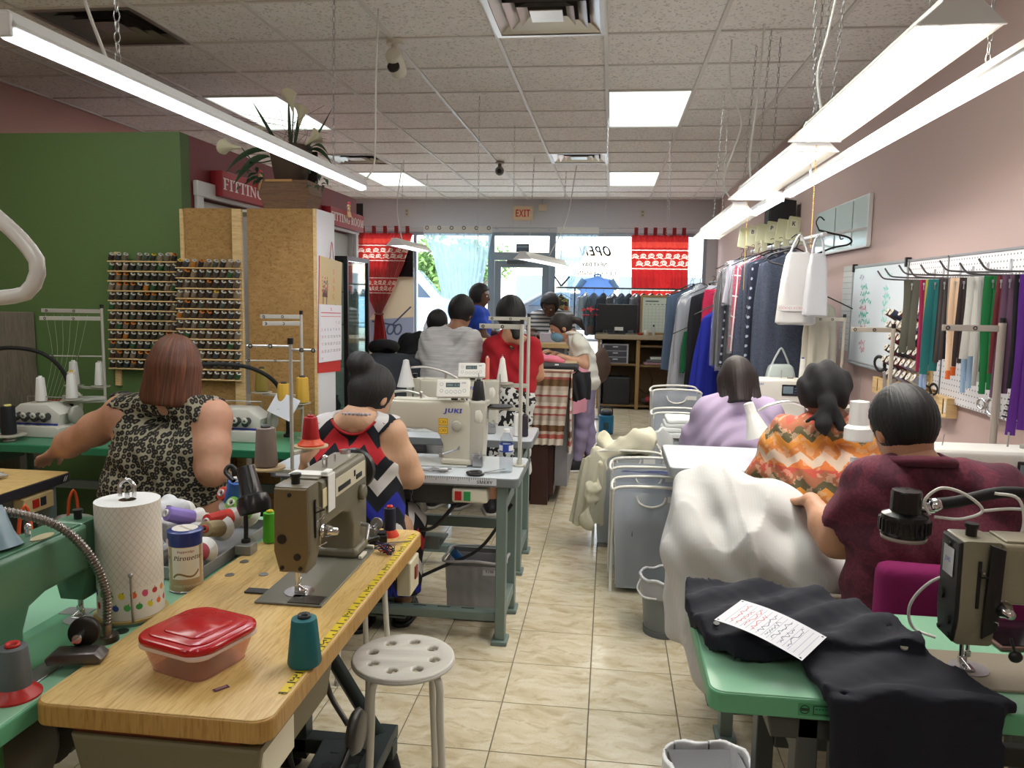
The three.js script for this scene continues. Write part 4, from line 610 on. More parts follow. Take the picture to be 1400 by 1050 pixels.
  part('bobbin_winder', [cyl(0.02, 0.02, 0.008, 0.46, 0.06, 0.07, 16, [0, 0, PI / 2]), box(0.05, 0.05, 0.03, 0.45, 0.03, 0.06, 0.004), rod([0.42, 0.06, 0.07], [0.49, 0.06, 0.07], 0.004)], steel, t);
  if (o.text) part('brand_lettering', word(o.text, 0.085, 0.026, 0.0012, 0.15).translate(0.33, 0.255, d2 / 2 + 0.0078), mat(0x1c3fa6, 0.4), t);
  return t;
}
const cream = mat(0xc2bead, 0.4), olive = mat(0x6f6a58, 0.38), oliveDark = mat(0x6f5f40, 0.42);
const m1 = lockstitch('sewing_machine', 'beige brown industrial sewing machine on the oak table, white cloth over its arm', [-0.785, 0.7605, -1.9], PI / 2, { body: olive, head: mat(0x6b6450, 0.4), plate: oliveDark, slide: mat(0x33322f, 0.35), bed: mat(0x6c6a5e, 0.35), text: null, wheel: black });
{
  part('stripe_panel', [box(0.26, 0.05, 0.003, 0.26, 0.255, 0.0535)], mat(0xc7c0a8, 0.4), m1, 'cream stripe panel'); part('stripe_mark', [box(0.1, 0.014, 0.002, 0.2, 0.247, 0.056), box(0.05, 0.014, 0.002, 0.33, 0.247, 0.056), box(0.01, 0.018, 0.002, 0.29, 0.262, 0.056)], black, m1);
  part('cloth_wrap', [box(0.05, 0.003, 0.11, 0.09, 0.3045, 0.002, 0.001), box(0.05, 0.1, 0.003, 0.09, 0.255, 0.0575, 0.001), box(0.045, 0.012, 0.02, 0.09, 0.309, 0.045, 0.005)], mat(0xd9d8d4, 0.9), m1, 'white cloth wrapped over the arm');
  part('name_plate', box(0.05, 0.024, 0.002, 0.37, 0.2, 0.0535), mat(0x565349, 0.4), m1);
  part('sticker', box(0.03, 0.05, 0.002, 0.05, 0.25, 0.0535), mat(0xcfc59e, 0.5), m1);
  part('magnet_bars', [box(0.05, 0.009, 0.012, 0.3, 0.0115, 0.075, 0.002), box(0.012, 0.009, 0.05, 0.38, 0.0115, 0.06, 0.002)], offwhite, m1);
  part('bed_hinge', [box(0.03, 0.004, 0.06, 0.0, 0.003, -0.115, 0.001)], mat(0x2b2a27, 0.5), m1);
}
const jukiO = { body: cream, head: mat(0xc2bead, 0.35), rounded: true, depth: 0.1, wheel: mat(0xcfccc0, 0.4), bed: mat(0xbcbfbd, 0.35), text: 'JUKI', tw: 0.11, tx: 0.33, dial: mat(0xa9a69a, 0.4) };
function jukiExtras(t, panelOn) {
  for (const y of [0.205, 0.165]) part('warning_sticker', put(new THREE.PlaneGeometry(0.045, 0.034), 0.285, y, 0.0595), mat(0xffffff, 0.5, { map: T.warn ??= drawn(90, 68, (c) => { c.fillStyle = '#e2b93a'; c.fillRect(0, 0, 90, 68); c.strokeStyle = '#8a5a10'; c.lineWidth = 4; c.strokeRect(6, 6, 78, 56); c.beginPath(); c.arc(30, 34, 13, 0, 7); c.arc(58, 34, 13, 0, 7); c.stroke(); }) }), t);
  part('wheel_guard', [put(smooth(prism([[0.405, 0.02], [0.47, 0.02], [0.475, 0.1], [0.485, 0.3], [0.405, 0.3]], 0.12, 0.012, 2)), 0, 0, -0.06)], mat(0xb2afa3, 0.4), t);
  if (!panelOn) return;
  const p = part('control_panel', put(box(0.155, 0.085, 0.03, 0, 0, 0, 0.008), 0.33, 0.358, 0.05, -0.3, 0, 0.03), mat(0xdcdad0, 0.4), t);
  part('panel_face', put(new THREE.PlaneGeometry(0.145, 0.077), 0, 0, 0.0155).applyMatrix4(new THREE.Matrix4().makeRotationFromEuler(new THREE.Euler(-0.3, 0, 0.03)).setPosition(0.33, 0.358, 0.05)), mat(0xffffff, 0.4, { map: drawn(290, 154, (c) => { c.fillStyle = '#dcdad2'; c.fillRect(0, 0, 290, 154); c.fillStyle = '#3a4a4c'; c.fillRect(80, 26, 130, 42); c.fillStyle = '#9fb3b0'; c.font = '24px monospace'; c.fillText('3000 2.5', 88, 56); c.strokeStyle = '#7d8288'; c.lineWidth = 3; for (const [x, y] of [[40, 40], [40, 100], [90, 110], [130, 110], [170, 110], [210, 110], [252, 100]]) { c.beginPath(); c.arc(x, y, 14, 0, 7); c.stroke(); } c.fillStyle = '#4a5580'; c.font = 'bold 18px sans-serif'; c.fillText('JUKI', 228, 34); }) }), p);
  part('panel_stem', box(0.03, 0.05, 0.02, 0.33, 0.315, 0.02, 0.004), mat(0x4a4a48, 0.5), t);
}
const m2 = lockstitch('sewing_machine', 'cream industrial sewing machine with blue lettering and control panel beside the water bottle', [-1.03, 0.7605, -3.56], 0, jukiO); jukiExtras(m2, true);
const m3 = lockstitch('sewing_machine', 'cream industrial sewing machine on the second white table behind the black thread cone', [-1.1, 0.7605, -4.44], 0, jukiO); jukiExtras(m3, true);
const m4 = lockstitch('sewing_machine', 'beige industrial sewing machine with black face plate on the mint green table', [0.785, 0.7605, -1.725], 0, { body: mat(0x8d8671, 0.4), plate: mat(0x18191a, 0.4), bed: mat(0x8b8271, 0.4), slide: mat(0xa9a8b8, 0.3), head: mat(0x857f6b, 0.4), wheel: black });
{
  part('badge', put(new THREE.PlaneGeometry(0.05, 0.06), -0.0535, 0.245, 0, 0, -PI / 2, 0), mat(0xffffff, 0.3, { map: drawn(100, 120, (c) => { c.fillStyle = '#cfd3d8'; c.fillRect(0, 0, 100, 120); c.fillStyle = '#2c5fae'; c.font = 'bold 26px sans-serif'; c.fillText('JUKI', 18, 66); }) }), m4);
  part('side_guard', put(smooth(prism([[-0.004, 0.1], [0.026, 0.12], [0.03, 0.29], [0.0, 0.3]], 0.012, 0.004)), 0.0, 0, 0.055), black, m4); part('knee_pad', [rod([0.06, 0.1, 0.05], [0.065, 0.075, 0.06], 0.003), ball(0.014, 0.066, 0.066, 0.062, 1, 0.9, 0.6)], black, m4);
  part('thread_knob', [put(cyl(0.012, 0.014, 0.02), 0.09, 0.25, 0.06, PI / 2, 0, 0)], black, m4);
}
const oldGreen = mat(0x4a7459, 0.34);
const m5 = lockstitch('sewing_machine', 'old green industrial sewing machine on the mint green table', [-1.255, 0.7455, -1.69], -PI / 2, { body: oldGreen, plate: mat(0x446b53, 0.35), bed: mat(0x5f9d77, 0.35), wheel: mat(0x22362a, 0.4), depth: 0.105 });
m5.scale.setScalar(0.84);
part('badge', put(cyl(0.026, 0.026, 0.002, 0, 0, 0, 20).scale(1.5, 1, 0.7), 0.17, 0.3045, -0.03), mat(0xb5aa84, 0.4), m5, 'gold oval badge');
// overlock machines
function serger(label, pos, turn) {
  const t = thing('overlock_machine', label, 'overlock machine', pos, turn, 'overlock machines');
  part('base', put(smooth(prism([[-0.15, 0], [0.15, 0], [0.15, 0.05], [0.13, 0.06], [-0.15, 0.06]], 0.2, 0.008)), 0, 0, -0.1), mat(0xb9b8ae, 0.45), t);
  part('body', put(smooth(prism([[-0.14, 0.06], [0.12, 0.06], [0.135, 0.12], [0.06, 0.17], [-0.1, 0.17], [-0.15, 0.13]], 0.15, 0.01)), 0, 0, -0.09), mat(0xc4c3ba, 0.45), t);
  part('stripe', box(0.26, 0.01, 0.003, -0.01, 0.066, 0.0625), mat(0x2b3c8c, 0.5), t);
  for (let i = 0; i < 4; i++) { const k = part('tension_dial', put(cyl(0.018, 0.018, 0.05, 0, 0, 0, 14), -0.1 + i * 0.055, 0.105, 0.075, PI / 2 + 0.3, 0, 0), mat(0x2a2a2c, 0.4), t); part('dial_cap', put(lathe([[0.006, 0], [0.016, 0], [0.016, 0.006], [0.006, 0.006]], 14), -0.1 + i * 0.055, 0.117, 0.1, PI / 2 + 0.3, 0, 0), mat(0xd8d6cc, 0.4), k); }
  part('looper_cover', put(box(0.1, 0.1, 0.05, -0.185, 0.08, 0.03, 0.01)), mat(0x232426, 0.45), t);
  part('thread_guide_bar', [rod([-0.12, 0.17, -0.03], [-0.12, 0.2, -0.03], 0.003), rod([-0.12, 0.2, -0.03], [0.1, 0.2, -0.03], 0.003), rod([0.1, 0.17, -0.03], [0.1, 0.2, -0.03], 0.003)], steel, t);
  part('hand_wheel', put(lathe([[0, -0.015], [0.045, -0.015], [0.05, 0], [0.045, 0.015], [0, 0.015]], 20), 0.165, 0.11, -0.02, 0, 0, PI / 2), mat(0x9a998f, 0.45), t);
}
serger('overlock machine with blue stripe on the table under the white cones', [-3.0, 0.7605, -3.84], 0);
serger('overlock machine on the table under the yellow cones', [-1.93, 0.7605, -3.93], 0);
// domestic machines
function domestic(label, pos, turn, o) {
  const t = thing('home_sewing_machine', label, 'sewing machine', pos, turn, 'computerised home sewing machines');
  const m = mat(o.c, 0.35);
  part('base', box(0.46, 0.06, 0.2, 0.1, 0.03, 0, 0.015), m, t);
  part('body', [put(smooth(prism([[0.14, 0.05], [0.33, 0.05], [0.335, 0.27], [0.31, 0.3], [-0.11, 0.3], [-0.125, 0.27], [-0.12, 0.13], [-0.03, 0.12], [-0.02, 0.18], [0.11, 0.18], [0.14, 0.15]], 0.17, 0.016, 3)), 0, 0, -0.085)], m, t);
  part('screen', box(0.1, 0.07, 0.006, 0.235, 0.235, 0.087, 0.003), mat(0x16181c, 0.2), t); part('screen_display', put(new THREE.PlaneGeometry(0.06, 0.045), 0.222, 0.237, 0.0905), mat(0x6d7e88, 0.3), t);
  for (let i = 0; i < 6; i++) part('button', box(0.012, 0.008, 0.004, 0.265 + (i % 2) * 0.016, 0.215 + Math.floor(i / 2) * 0.016, 0.09, 0.001), mat(0x3c4f78, 0.4), t);
  part('hand_wheel', put(lathe([[0, -0.014], [0.05, -0.014], [0.055, 0], [0.05, 0.014], [0, 0.014]], 22), 0.352, 0.21, 0, 0, 0, PI / 2), mat(0xb9b7b0, 0.4), t);
  part('needle_unit', [rod([-0.07, 0.12, 0], [-0.07, 0.065, 0], 0.005), box(0.02, 0.012, 0.03, -0.07, 0.068, 0.005, 0.003)], chrome, t);
  part('spool_pin', [rod([0.2, 0.3, -0.02], [0.2, 0.35, -0.02], 0.003), cyl(0.02, 0.02, 0.012, 0.25, 0.306, 0, 14), rod([-0.02, 0.3, 0], [-0.02, 0.34, 0.01], 0.002)], mat(0x8a8984, 0.4), t);
  if (o.text) part('brand_lettering', put(new THREE.PlaneGeometry(0.07, 0.02), 0.07, 0.27, 0.0858), mat(0xffffff, 0.4, { map: drawn(210, 60, (c) => { c.fillStyle = '#d4d2c8'; c.fillRect(0, 0, 210, 60); c.fillStyle = '#2f4690'; c.font = 'bold 50px sans-serif'; c.fillText(o.text, 20, 48); }) }), t);
  return t;
}
domestic('white computerised sewing machine with dark screen behind the lavender blouse', [0.88, 0.7605, -5.06], 0, { c: 0xd4d2c8, text: 'JUKI' });
domestic('pale grey computerised sewing machine beside the maroon shirt man', [1.17, 0.7605, -2.83], 0, { c: 0xc9c8c2 });
// ---------------------------------------------------------------- thread cones, stands, lamps
function cone(label, pos, col, o = {}) {
  const { h = 0.15, r0 = 0.035, r1 = 0.022, base, cap: top, turn = 0, group } = o, t = thing('thread_cone', label, 'thread cone', pos, turn, group), yb = base ? 0.018 : 0.003;
  part('thread', smooth(lathe([[0.004, yb], [r0 * 0.93, yb], [r0, yb + h * 0.05], [r1 + (r0 - r1) * 0.12, h * 0.9], [r1, h * 0.955], [r1 * 0.8, h * 0.97], [0.004, h * 0.97]], 24), 0.6), thr(col), t);
  part('core', lathe([[0.004, h * 0.96], [r1 * 0.55, h * 0.96], [r1 * 0.5, h + 0.004], [r1 * 0.3, h], [r1 * 0.3, h * 0.97]], 16), mat(top ?? 0x2a2a2c, 0.5), t);
  if (base) part('base', smooth(lathe([[0.004, 0], [r0 * 1.5, 0], [r0 * 1.5, 0.004], [r0 * 1.02, 0.02], [r0 * 0.9, 0.03], [0.004, 0.02]], 24), 0.6), mat(base, 0.4), t);
  return t;
}
function threadStand(label, x, y, z, o) {       // o.h pole height, o.arms [[y, dx, dz]], o.discs [[dx, y, dz, r]]
  const t = thing('thread_stand', label, 'thread stand', [x, y, z]), pm = mat(o.c ?? 0xb8b6ae, 0.35, { metalness: 0.35 });
  part('base_flange', [cyl(0.03, 0.03, 0.008, 0, 0.004, 0, 20), cyl(0.014, 0.012, 0.03, 0, 0.02, 0, 14)], pm, t);
  part('pole', rod([0, 0, 0], [0, o.h, 0], o.pr ?? 0.008, o.pr ?? 0.008, 12), pm, t); part('pole_cap', cyl(0.01, 0.01, 0.02, 0, o.h + 0.008, 0, 12), black, t);
  for (const [ay, dx, dz, flatBar] of o.arms) { const L = Math.hypot(dx, dz), a = part('guide_arm', flatBar === 0 ? rod([0, ay, 0], [dx, ay, dz], 0.0045) : put(box(L, 0.022, 0.006, L / 2, 0, 0, 0.002), 0, ay, 0, 0, Math.atan2(-dz, dx), 0), pm, t); for (let i = 1; i <= 2; i++) part('thread_eye', put(new THREE.TorusGeometry(0.006, 0.0018, 6, 12), dx * i / 2.2, ay, dz * i / 2.2 + 0.004), black, a); }
  for (const [dx, dy, dz, r, c] of o.discs) { part('cone_disc', [cyl(r, r, 0.005, dx, dy, dz, 28)], mat(c ?? 0xa9a598, 0.45), t); part('disc_arm', box(Math.max(0.03, Math.hypot(dx, dz)), 0.014, 0.018, dx / 2, dy - 0.009, dz / 2, 0.002, [0, Math.atan2(-dz, dx), 0]), pm, t); part('cone_pin', rod([dx, dy, dz], [dx, dy + (o.pin ?? 0.12), dz], 0.0025), steel, t); }
  for (const s of o.threads ?? []) part('thread_strand', tube(s, 0.0007, 8, false, 4), mat(0xb9b7a6, 0.7), t);
  return t;
}
function gooseneck(label, path, r, neckMat, shade, o = {}) {     // path from base to shade in world space; shade = { at, dir, prof, mat }
  const b = path[0], t = thing('gooseneck_lamp', label, 'lamp', b), P = path.map((p) => [p[0] - b[0], p[1] - b[1], p[2] - b[2]]);
  const g = tube(P, r, P.length * 14, false, 10);
  if (o.ribbed) { const c = new THREE.CatmullRomCurve3(P.map((p) => V(...p)), false, 'centripetal'), n = Math.round(c.getLength() / (r * 0.9)), rings = []; for (let i = 0; i <= n; i++) { const p = c.getPointAt(i / n), d = c.getTangentAt(i / n), q = new THREE.TorusGeometry(r * 0.95, r * 0.32, 5, 12); q.applyQuaternion(new THREE.Quaternion().setFromUnitVectors(V(0, 0, 1), d)); rings.push(q.translate(p.x, p.y, p.z)); } tag(part('neck', [g, ...rings], neckMat, t), null, null, null, 'stuff'); }
  else part('neck', g, neckMat, t);
  const q = new THREE.Quaternion().setFromUnitVectors(V(0, -1, 0), V(...shade.dir).normalize()), at = [shade.at[0] - b[0], shade.at[1] - b[1], shade.at[2] - b[2]];
  const place = (gg) => { gg.applyQuaternion(q); return gg.translate(...at); };
  const sh = part('lamp_shade', place(smooth(lathe(shade.prof, 28), 0.5)), shade.mat, t);
  part('bulb', place(ball(shade.bulb ?? 0.018, 0, shade.by ?? -0.01, 0)), mat(0xe8e6dc, 0.3), sh);
  if (o.base !== false) part('mount', [cyl(0.028, 0.026, 0.014, 0, 0.007, 0, 20), cyl(0.016, 0.013, 0.03, 0, 0.025, 0, 16)], o.baseMat ?? neckMat, t);
  return t;
}
// oak table things
const D = 0.7605;
{
  const t = thing('food_container', 'square plastic food container with glossy red lid on the oak table', 'container', [-0.845, D, -1.505], -0.3);
  const sq = (a, r) => rrect(-a, -a, a, a, r), clear = mat(0xe6bdb0, 0.12, { transmission: 0.75, thickness: 0, ior: 1.45 });
  const bg = new THREE.CylinderGeometry(0.108, 0.088, 0.055, 48, 1, true); { const p = bg.attributes.position; for (let i = 0; i < p.count; i++) { const x = p.getX(i), z = p.getZ(i), a = Math.atan2(z, x), R = Math.hypot(x, z), k = 1 / Math.pow(Math.abs(Math.cos(a)) ** 5 + Math.abs(Math.sin(a)) ** 5, 0.2); p.setX(i, x * k * 0.83); p.setZ(i, z * k * 0.83); } bg.computeVertexNormals(); }
  clear.side = THREE.DoubleSide;
  part('tub', bg.translate(0, 0.028, 0), clear, t); part('tub_floor', put(prism(sq(0.072, 0.025), 0.003, 0.001), 0, 0.004, 0, PI / 2, 0, 0), clear, t);
  part('tub_rim', put(prism(sq(0.093, 0.035), 0.012, 0.004, 2, 8, []), 0, 0.064, 0, PI / 2, 0, 0), mat(0xd8c0b8, 0.2), t);
  const lidM = mat(0xb00e14, 0.22), lid = part('lid', smooth(put(prism(sq(0.097, 0.05), 0.016, 0.006, 3, 10), 0, 0.078, 0, PI / 2, 0, 0), 0.9), lidM, t);
  for (const [a, r, y] of [[0.078, 0.032, 0.081], [0.055, 0.024, 0.0838], [0.036, 0.016, 0.0805]]) part('lid_ring', smooth(put(prism(sq(a, r), 0.007, 0.003, 3, 10), 0, y, 0, PI / 2, 0, 0), 0.9), lidM, lid);
}
cone('teal thread cone standing at the edge of the oak table', [-0.622, D, -1.53], 0x12646b, { h: 0.108, r0: 0.036, r1: 0.026, top: 0x151517 });
cone('bright green thread cone behind the beige machine on the oak table', [-1.043, D, -2.3], 0x4fb32c, { h: 0.1, r0: 0.022, r1: 0.02, cap: 0xd8c22c });
cone('navy thread spool with red cap and base on the far corner of the oak table', [-0.692, D, -2.43], 0x1a1f38, { h: 0.098, r0: 0.02, r1: 0.019, base: 0xd0432f, cap: 0xc92f25 });
{
  const t = thing('thread_snips', 'black handled thread snips tangled with red threads on the oak table', 'scissors', [-0.7, D, -2.32], 0.5);
  part('blade', [put(prism([[0, 0], [0.05, -0.004], [0.11, 0.002], [0.05, 0.008]], 0.003, 0.0005), 0, 0.004, 0, -PI / 2, 0, 0)], steel, t); part('blade', [put(prism([[0, 0], [0.05, -0.004], [0.1, 0.006], [0.05, 0.01]], 0.003, 0.0005), 0, 0.008, 0.01, -PI / 2, 0.2, 0)], steel, t);
  part('handle', [box(0.09, 0.016, 0.016, -0.04, 0.012, 0, 0.006), box(0.085, 0.014, 0.014, -0.035, 0.026, 0.015, 0.006, [0, 0.3, 0.1])], black, t); part('handle', new THREE.TorusGeometry(0.02, 0.004, 6, 16).rotateX(PI / 2).translate(-0.09, 0.008, 0.01), black, t);
  const b = thing('magnet_block', 'small black block beside the navy spool on the oak table', 'block', [-0.715, D, -2.37], 0.3); part('block', box(0.06, 0.025, 0.05, 0, 0.0125, 0, 0.004), black, b); part('lid', box(0.05, 0.006, 0.04, 0, 0.028, 0, 0.002), blackMatte, b);
  const s = thing('thread_tangle', 'red and blue thread scraps by the snips on the oak table', 'thread scraps', [-0.66, D, -2.26]);
  for (let i = 0; i < 9; i++) part('strand', tube([0, 1, 2, 3].map(() => [rr(-0.03, 0.03), rr(0.003, 0.03), rr(-0.03, 0.03)]), 0.0018, 18, false, 5), mat([0x8e1f24, 0x28305c, 0x1a1a1d][i % 3], 0.8), s);
  const l = thing('care_label', 'small purple printed label lying on the oak table', 'label', [-0.746, D, -1.406], 0.9); part('label_strip', box(0.03, 0.0012, 0.012, 0, 0.0008, 0), mat(0x5e3644, 0.7), l); part('label_print', box(0.022, 0.0006, 0.006, 0, 0.0017, 0), mat(0x8f6a74, 0.7), l);
}
{ // clamp with ribbed lamp at the left edge
  const t = thing('table_clamp', 'dark metal lamp clamp gripping the corner edge of the oak table', 'clamp', [-1.1, 0.7605, -1.475], 0.25);
  part('jaw', smooth(put(prism([[-0.055, 0], [0.05, 0], [0.055, 0.012], [0.04, 0.026], [-0.045, 0.026], [-0.06, 0.014]], 0.05, 0.006, 2), 0, 0, -0.02)), mat(0x5b5552, 0.35, { metalness: 0.6 }), t);
  part('bracket', put(lathe([[0, -0.012], [0.03, -0.012], [0.033, 0], [0.03, 0.012], [0, 0.012]], 20), 0.0, 0.05, -0.03, PI / 2, 0, 0), mat(0x2f2b29, 0.4, { metalness: 0.5 }), t); part('screw', [rod([0, 0.05, -0.02], [0, 0.05, 0.01], 0.01), box(0.024, 0.006, 0.004, 0, 0.05, 0.012, 0.001, [0, 0, 0.6])], chrome, t);
  gooseneck('chrome ribbed gooseneck lamp with blue grey shade over the old green machine', [[-1.125, 0.7455, -1.6], [-1.12, 0.86, -1.6], [-1.14, 0.95, -1.58], [-1.18, 1.02, -1.55], [-1.235, 1.055, -1.52], [-1.31, 1.075, -1.48], [-1.36, 1.06, -1.45]], 0.0085, metal(0x8d8680, 0.3), { at: [-1.29, 1.055, -1.47], dir: [0.25, -1, 0.05], prof: [[0.004, 0.03], [0.03, 0.028], [0.034, 0.01], [0.04, -0.03], [0.052, -0.062], [0.05, -0.062], [0.036, -0.028], [0.03, 0.01], [0.004, 0.02]], mat: mat(0x7b93a0, 0.35, { side: THREE.DoubleSide }) }, { ribbed: true });
}
{ // black bracket lamp on the oak table
  const t = gooseneck('black machine lamp on a flat bracket behind the beige machine', [[-1.075, D, -2.2], [-1.085, 0.88, -2.22], [-1.115, 0.99, -2.24], [-1.14, 1.015, -2.24], [-1.15, 1.0, -2.23], [-1.115, 0.975, -2.21]], 0.007, mat(0x141416, 0.4), { at: [-1.055, 0.945, -2.2], dir: [0.35, -1, 0.25], prof: [[0.002, 0.085], [0.026, 0.08], [0.03, 0.03], [0.033, -0.005], [0.046, -0.012], [0.05, -0.035], [0.046, -0.06], [0.043, -0.06], [0.03, 0.0], [0.002, 0.02]], mat: mat(0x18181a, 0.3, { side: THREE.DoubleSide }) });
  part('bracket', box(0.05, 0.03, 0.05, 0.005, 0.015, 0.01, 0.003), mat(0x8c8a86, 0.4, { metalness: 0.5 }), t);
}
threadStand('grey thread stand with taupe and red cones at the far corner of the oak table', -1.03, D, -2.45, { h: 0.62, pr: 0.006, arms: [[0.61, -0.14, 0.02, 0], [0.6, 0.09, 0.01, 0]], discs: [[-0.09, 0.205, 0.0, 0.062, 0xb49d78], [0.03, 0.265, -0.09, 0.058, 0xb49d78]] });
cone('taupe thread cone on the stand beside the black lamp', [-1.12, D + 0.2085, -2.45], 0x7d7068, { h: 0.135, r0: 0.038, r1: 0.03, cap: 0x3a3a3a });
cone('red thread spool with orange base on the stand beside the taupe cone', [-1.0, D + 0.2685, -2.54], 0xa31218, { h: 0.1, r0: 0.03, r1: 0.022, base: 0xd2481f, cap: 0x9c1414 });
{ // receipt sheet behind the red spool
  const P = new THREE.PlaneGeometry(0.14, 0.12, 10, 4), p = P.attributes.position; for (let i = 0; i < p.count; i++) p.setZ(i, 0.03 * Math.sin(p.getX(i) * 14)); P.computeVertexNormals();
  const r = solo('paper_sheet', put(P, -1.66, 0.96, -3.85, -0.3, 0.2, -0.4), mat(0xc9ccd2, 0.7, { side: THREE.DoubleSide }), 'white paper sheet hung on the yellow cone stand', 'paper');
}
{ // paper towels
  const t = thing('paper_towel_holder', 'wire paper towel holder carrying the printed roll', 'paper towel holder', [-1.155, 0.7455, -1.745]);
  part('base', [cyl(0.082, 0.082, 0.008, 0, 0.004, 0, 32)], mat(0x5f8076, 0.5), t); part('base_plate', cyl(0.085, 0.085, 0.006, 0, 0.011, 0, 32), mat(0xb29a62, 0.5), t);
  part('centre_post', [rod([0, 0.014, 0], [0, 0.31, 0], 0.006), tube([[-0.018, 0.3, 0], [-0.018, 0.33, 0], [0, 0.342, 0], [0.018, 0.33, 0], [0.018, 0.3, 0]], 0.005, 16)], chrome, t);
  part('side_wire', [rod([0.05, 0.014, 0.072], [0.045, 0.125, 0.068], 0.003), ball(0.006, 0.045, 0.127, 0.068)], steel, t);
  const tw = drawn(1024, 512, (c, w, h) => {
    c.fillStyle = '#dedad2'; c.fillRect(0, 0, w, h); c.strokeStyle = 'rgba(185,180,170,0.35)'; c.lineWidth = 3; for (let x = -300; x < w; x += 34) { for (let k = 0; k < 2; k++) { c.beginPath(); c.moveTo(x, 0); c.lineTo(x + 330, h * 0.72); c.stroke(); c.beginPath(); c.moveTo(x + 330, 0); c.lineTo(x, h * 0.72); c.stroke(); } }
    const cols = ['#e08a2e', '#3c9a4c', '#cf4f76', '#3f57a8', '#d8cc3a', '#b03a3a', '#58b05c', '#df6a3a']; for (let r = 0; r < 2; r++) for (let i = 0; i < 18; i++) { c.fillStyle = cols[(i * 3 + r * 2) % 8]; c.save(); c.translate(30 + i * 57 + r * 26, 400 + r * 55); c.rotate(H2(i, r, 2)); c.beginPath(); c.ellipse(0, 0, 17, 11 + 5 * H2(i, r, 5), 0, 0, 7); c.fill(); c.fillStyle = '#4d7a3a'; c.fillRect(-2, -20, 4, 9); c.restore(); }
  });
  const r = thing('paper_towel_roll', 'white paper towel roll with printed fruit border on the green table', 'paper towels', [-1.155, 0.76, -1.745], 2.2);
  part('towel_sheet', cyl(0.076, 0.0745, 0.278, 0, 0.139, 0, 48, [0, 0, 0], true), mat(0xffffff, 0.85, { map: tw }), r); part('roll_end', lathe([[0.02, 0.278], [0.0745, 0.278]], 40), mat(0xd9d9d6, 0.9, { side: THREE.DoubleSide }), r); part('cardboard_core', cyl(0.021, 0.021, 0.276, 0, 0.14, 0, 20, [0, 0, 0], true), mat(0x6a5640, 0.8, { side: THREE.DoubleSide }), r);
  const tin = thing('biscuit_tin', 'blue lidded biscuit tin behind the paper towels', 'tin', [-1.115, 0.7455, -1.93], -0.53);
  part('tin_body', cyl(0.043, 0.043, 0.15, 0, 0.075, 0, 36, [0, 0, 0], true), mat(0xffffff, 0.3, { metalness: 0.2, map: drawn(768, 420, (c, w, h) => { c.fillStyle = '#b89c78'; c.fillRect(0, 0, w, h); c.fillStyle = '#e3ddd2'; for (let i = 0; i < 3; i++) c.fillRect(i * 256 + 20, 70, 216, 240); c.fillStyle = '#22337a'; c.fillRect(0, 0, w, 66); c.strokeStyle = '#8a6a3c'; c.lineWidth = 14; for (let i = 0; i < 3; i++) { c.beginPath(); c.moveTo(i * 256 + 30, 300); c.bezierCurveTo(i * 256 + 90, 210, i * 256 + 150, 360, i * 256 + 226, 250); c.stroke(); c.fillStyle = '#8c2b24'; c.font = 'bold 22px serif'; c.fillText('Pepperidge', i * 256 + 66, 108); c.fillStyle = '#54321e'; c.font = 'italic bold 46px serif'; c.fillText('Pirouette', i * 256 + 32, 165); c.fillStyle = '#d8d3c6'; c.font = '24px serif'; c.fillText('crème filled wafers', i * 256 + 26, 370); } }) }), tin);
  part('tin_lid', smooth(lathe([[0, 0.168], [0.036, 0.168], [0.0455, 0.164], [0.0455, 0.146], [0.043, 0.146]], 36), 0.5), mat(0x1c2c72, 0.3), tin); part('lid_label', put(new THREE.CircleGeometry(0.033, 28).rotateX(-PI / 2), 0, 0.1686, 0), mat(0xffffff, 0.4, { map: drawn(128, 128, (c) => { c.fillStyle = '#d9d3c8'; c.fillRect(0, 0, 128, 128); c.fillStyle = '#54321e'; c.font = 'italic bold 26px serif'; c.fillText('Pirouette', 10, 72); }) }), tin); part('bottom_rim', lathe([[0, 0.0], [0.044, 0.0], [0.044, 0.006], [0, 0.006]], 36), steel, tin);
}
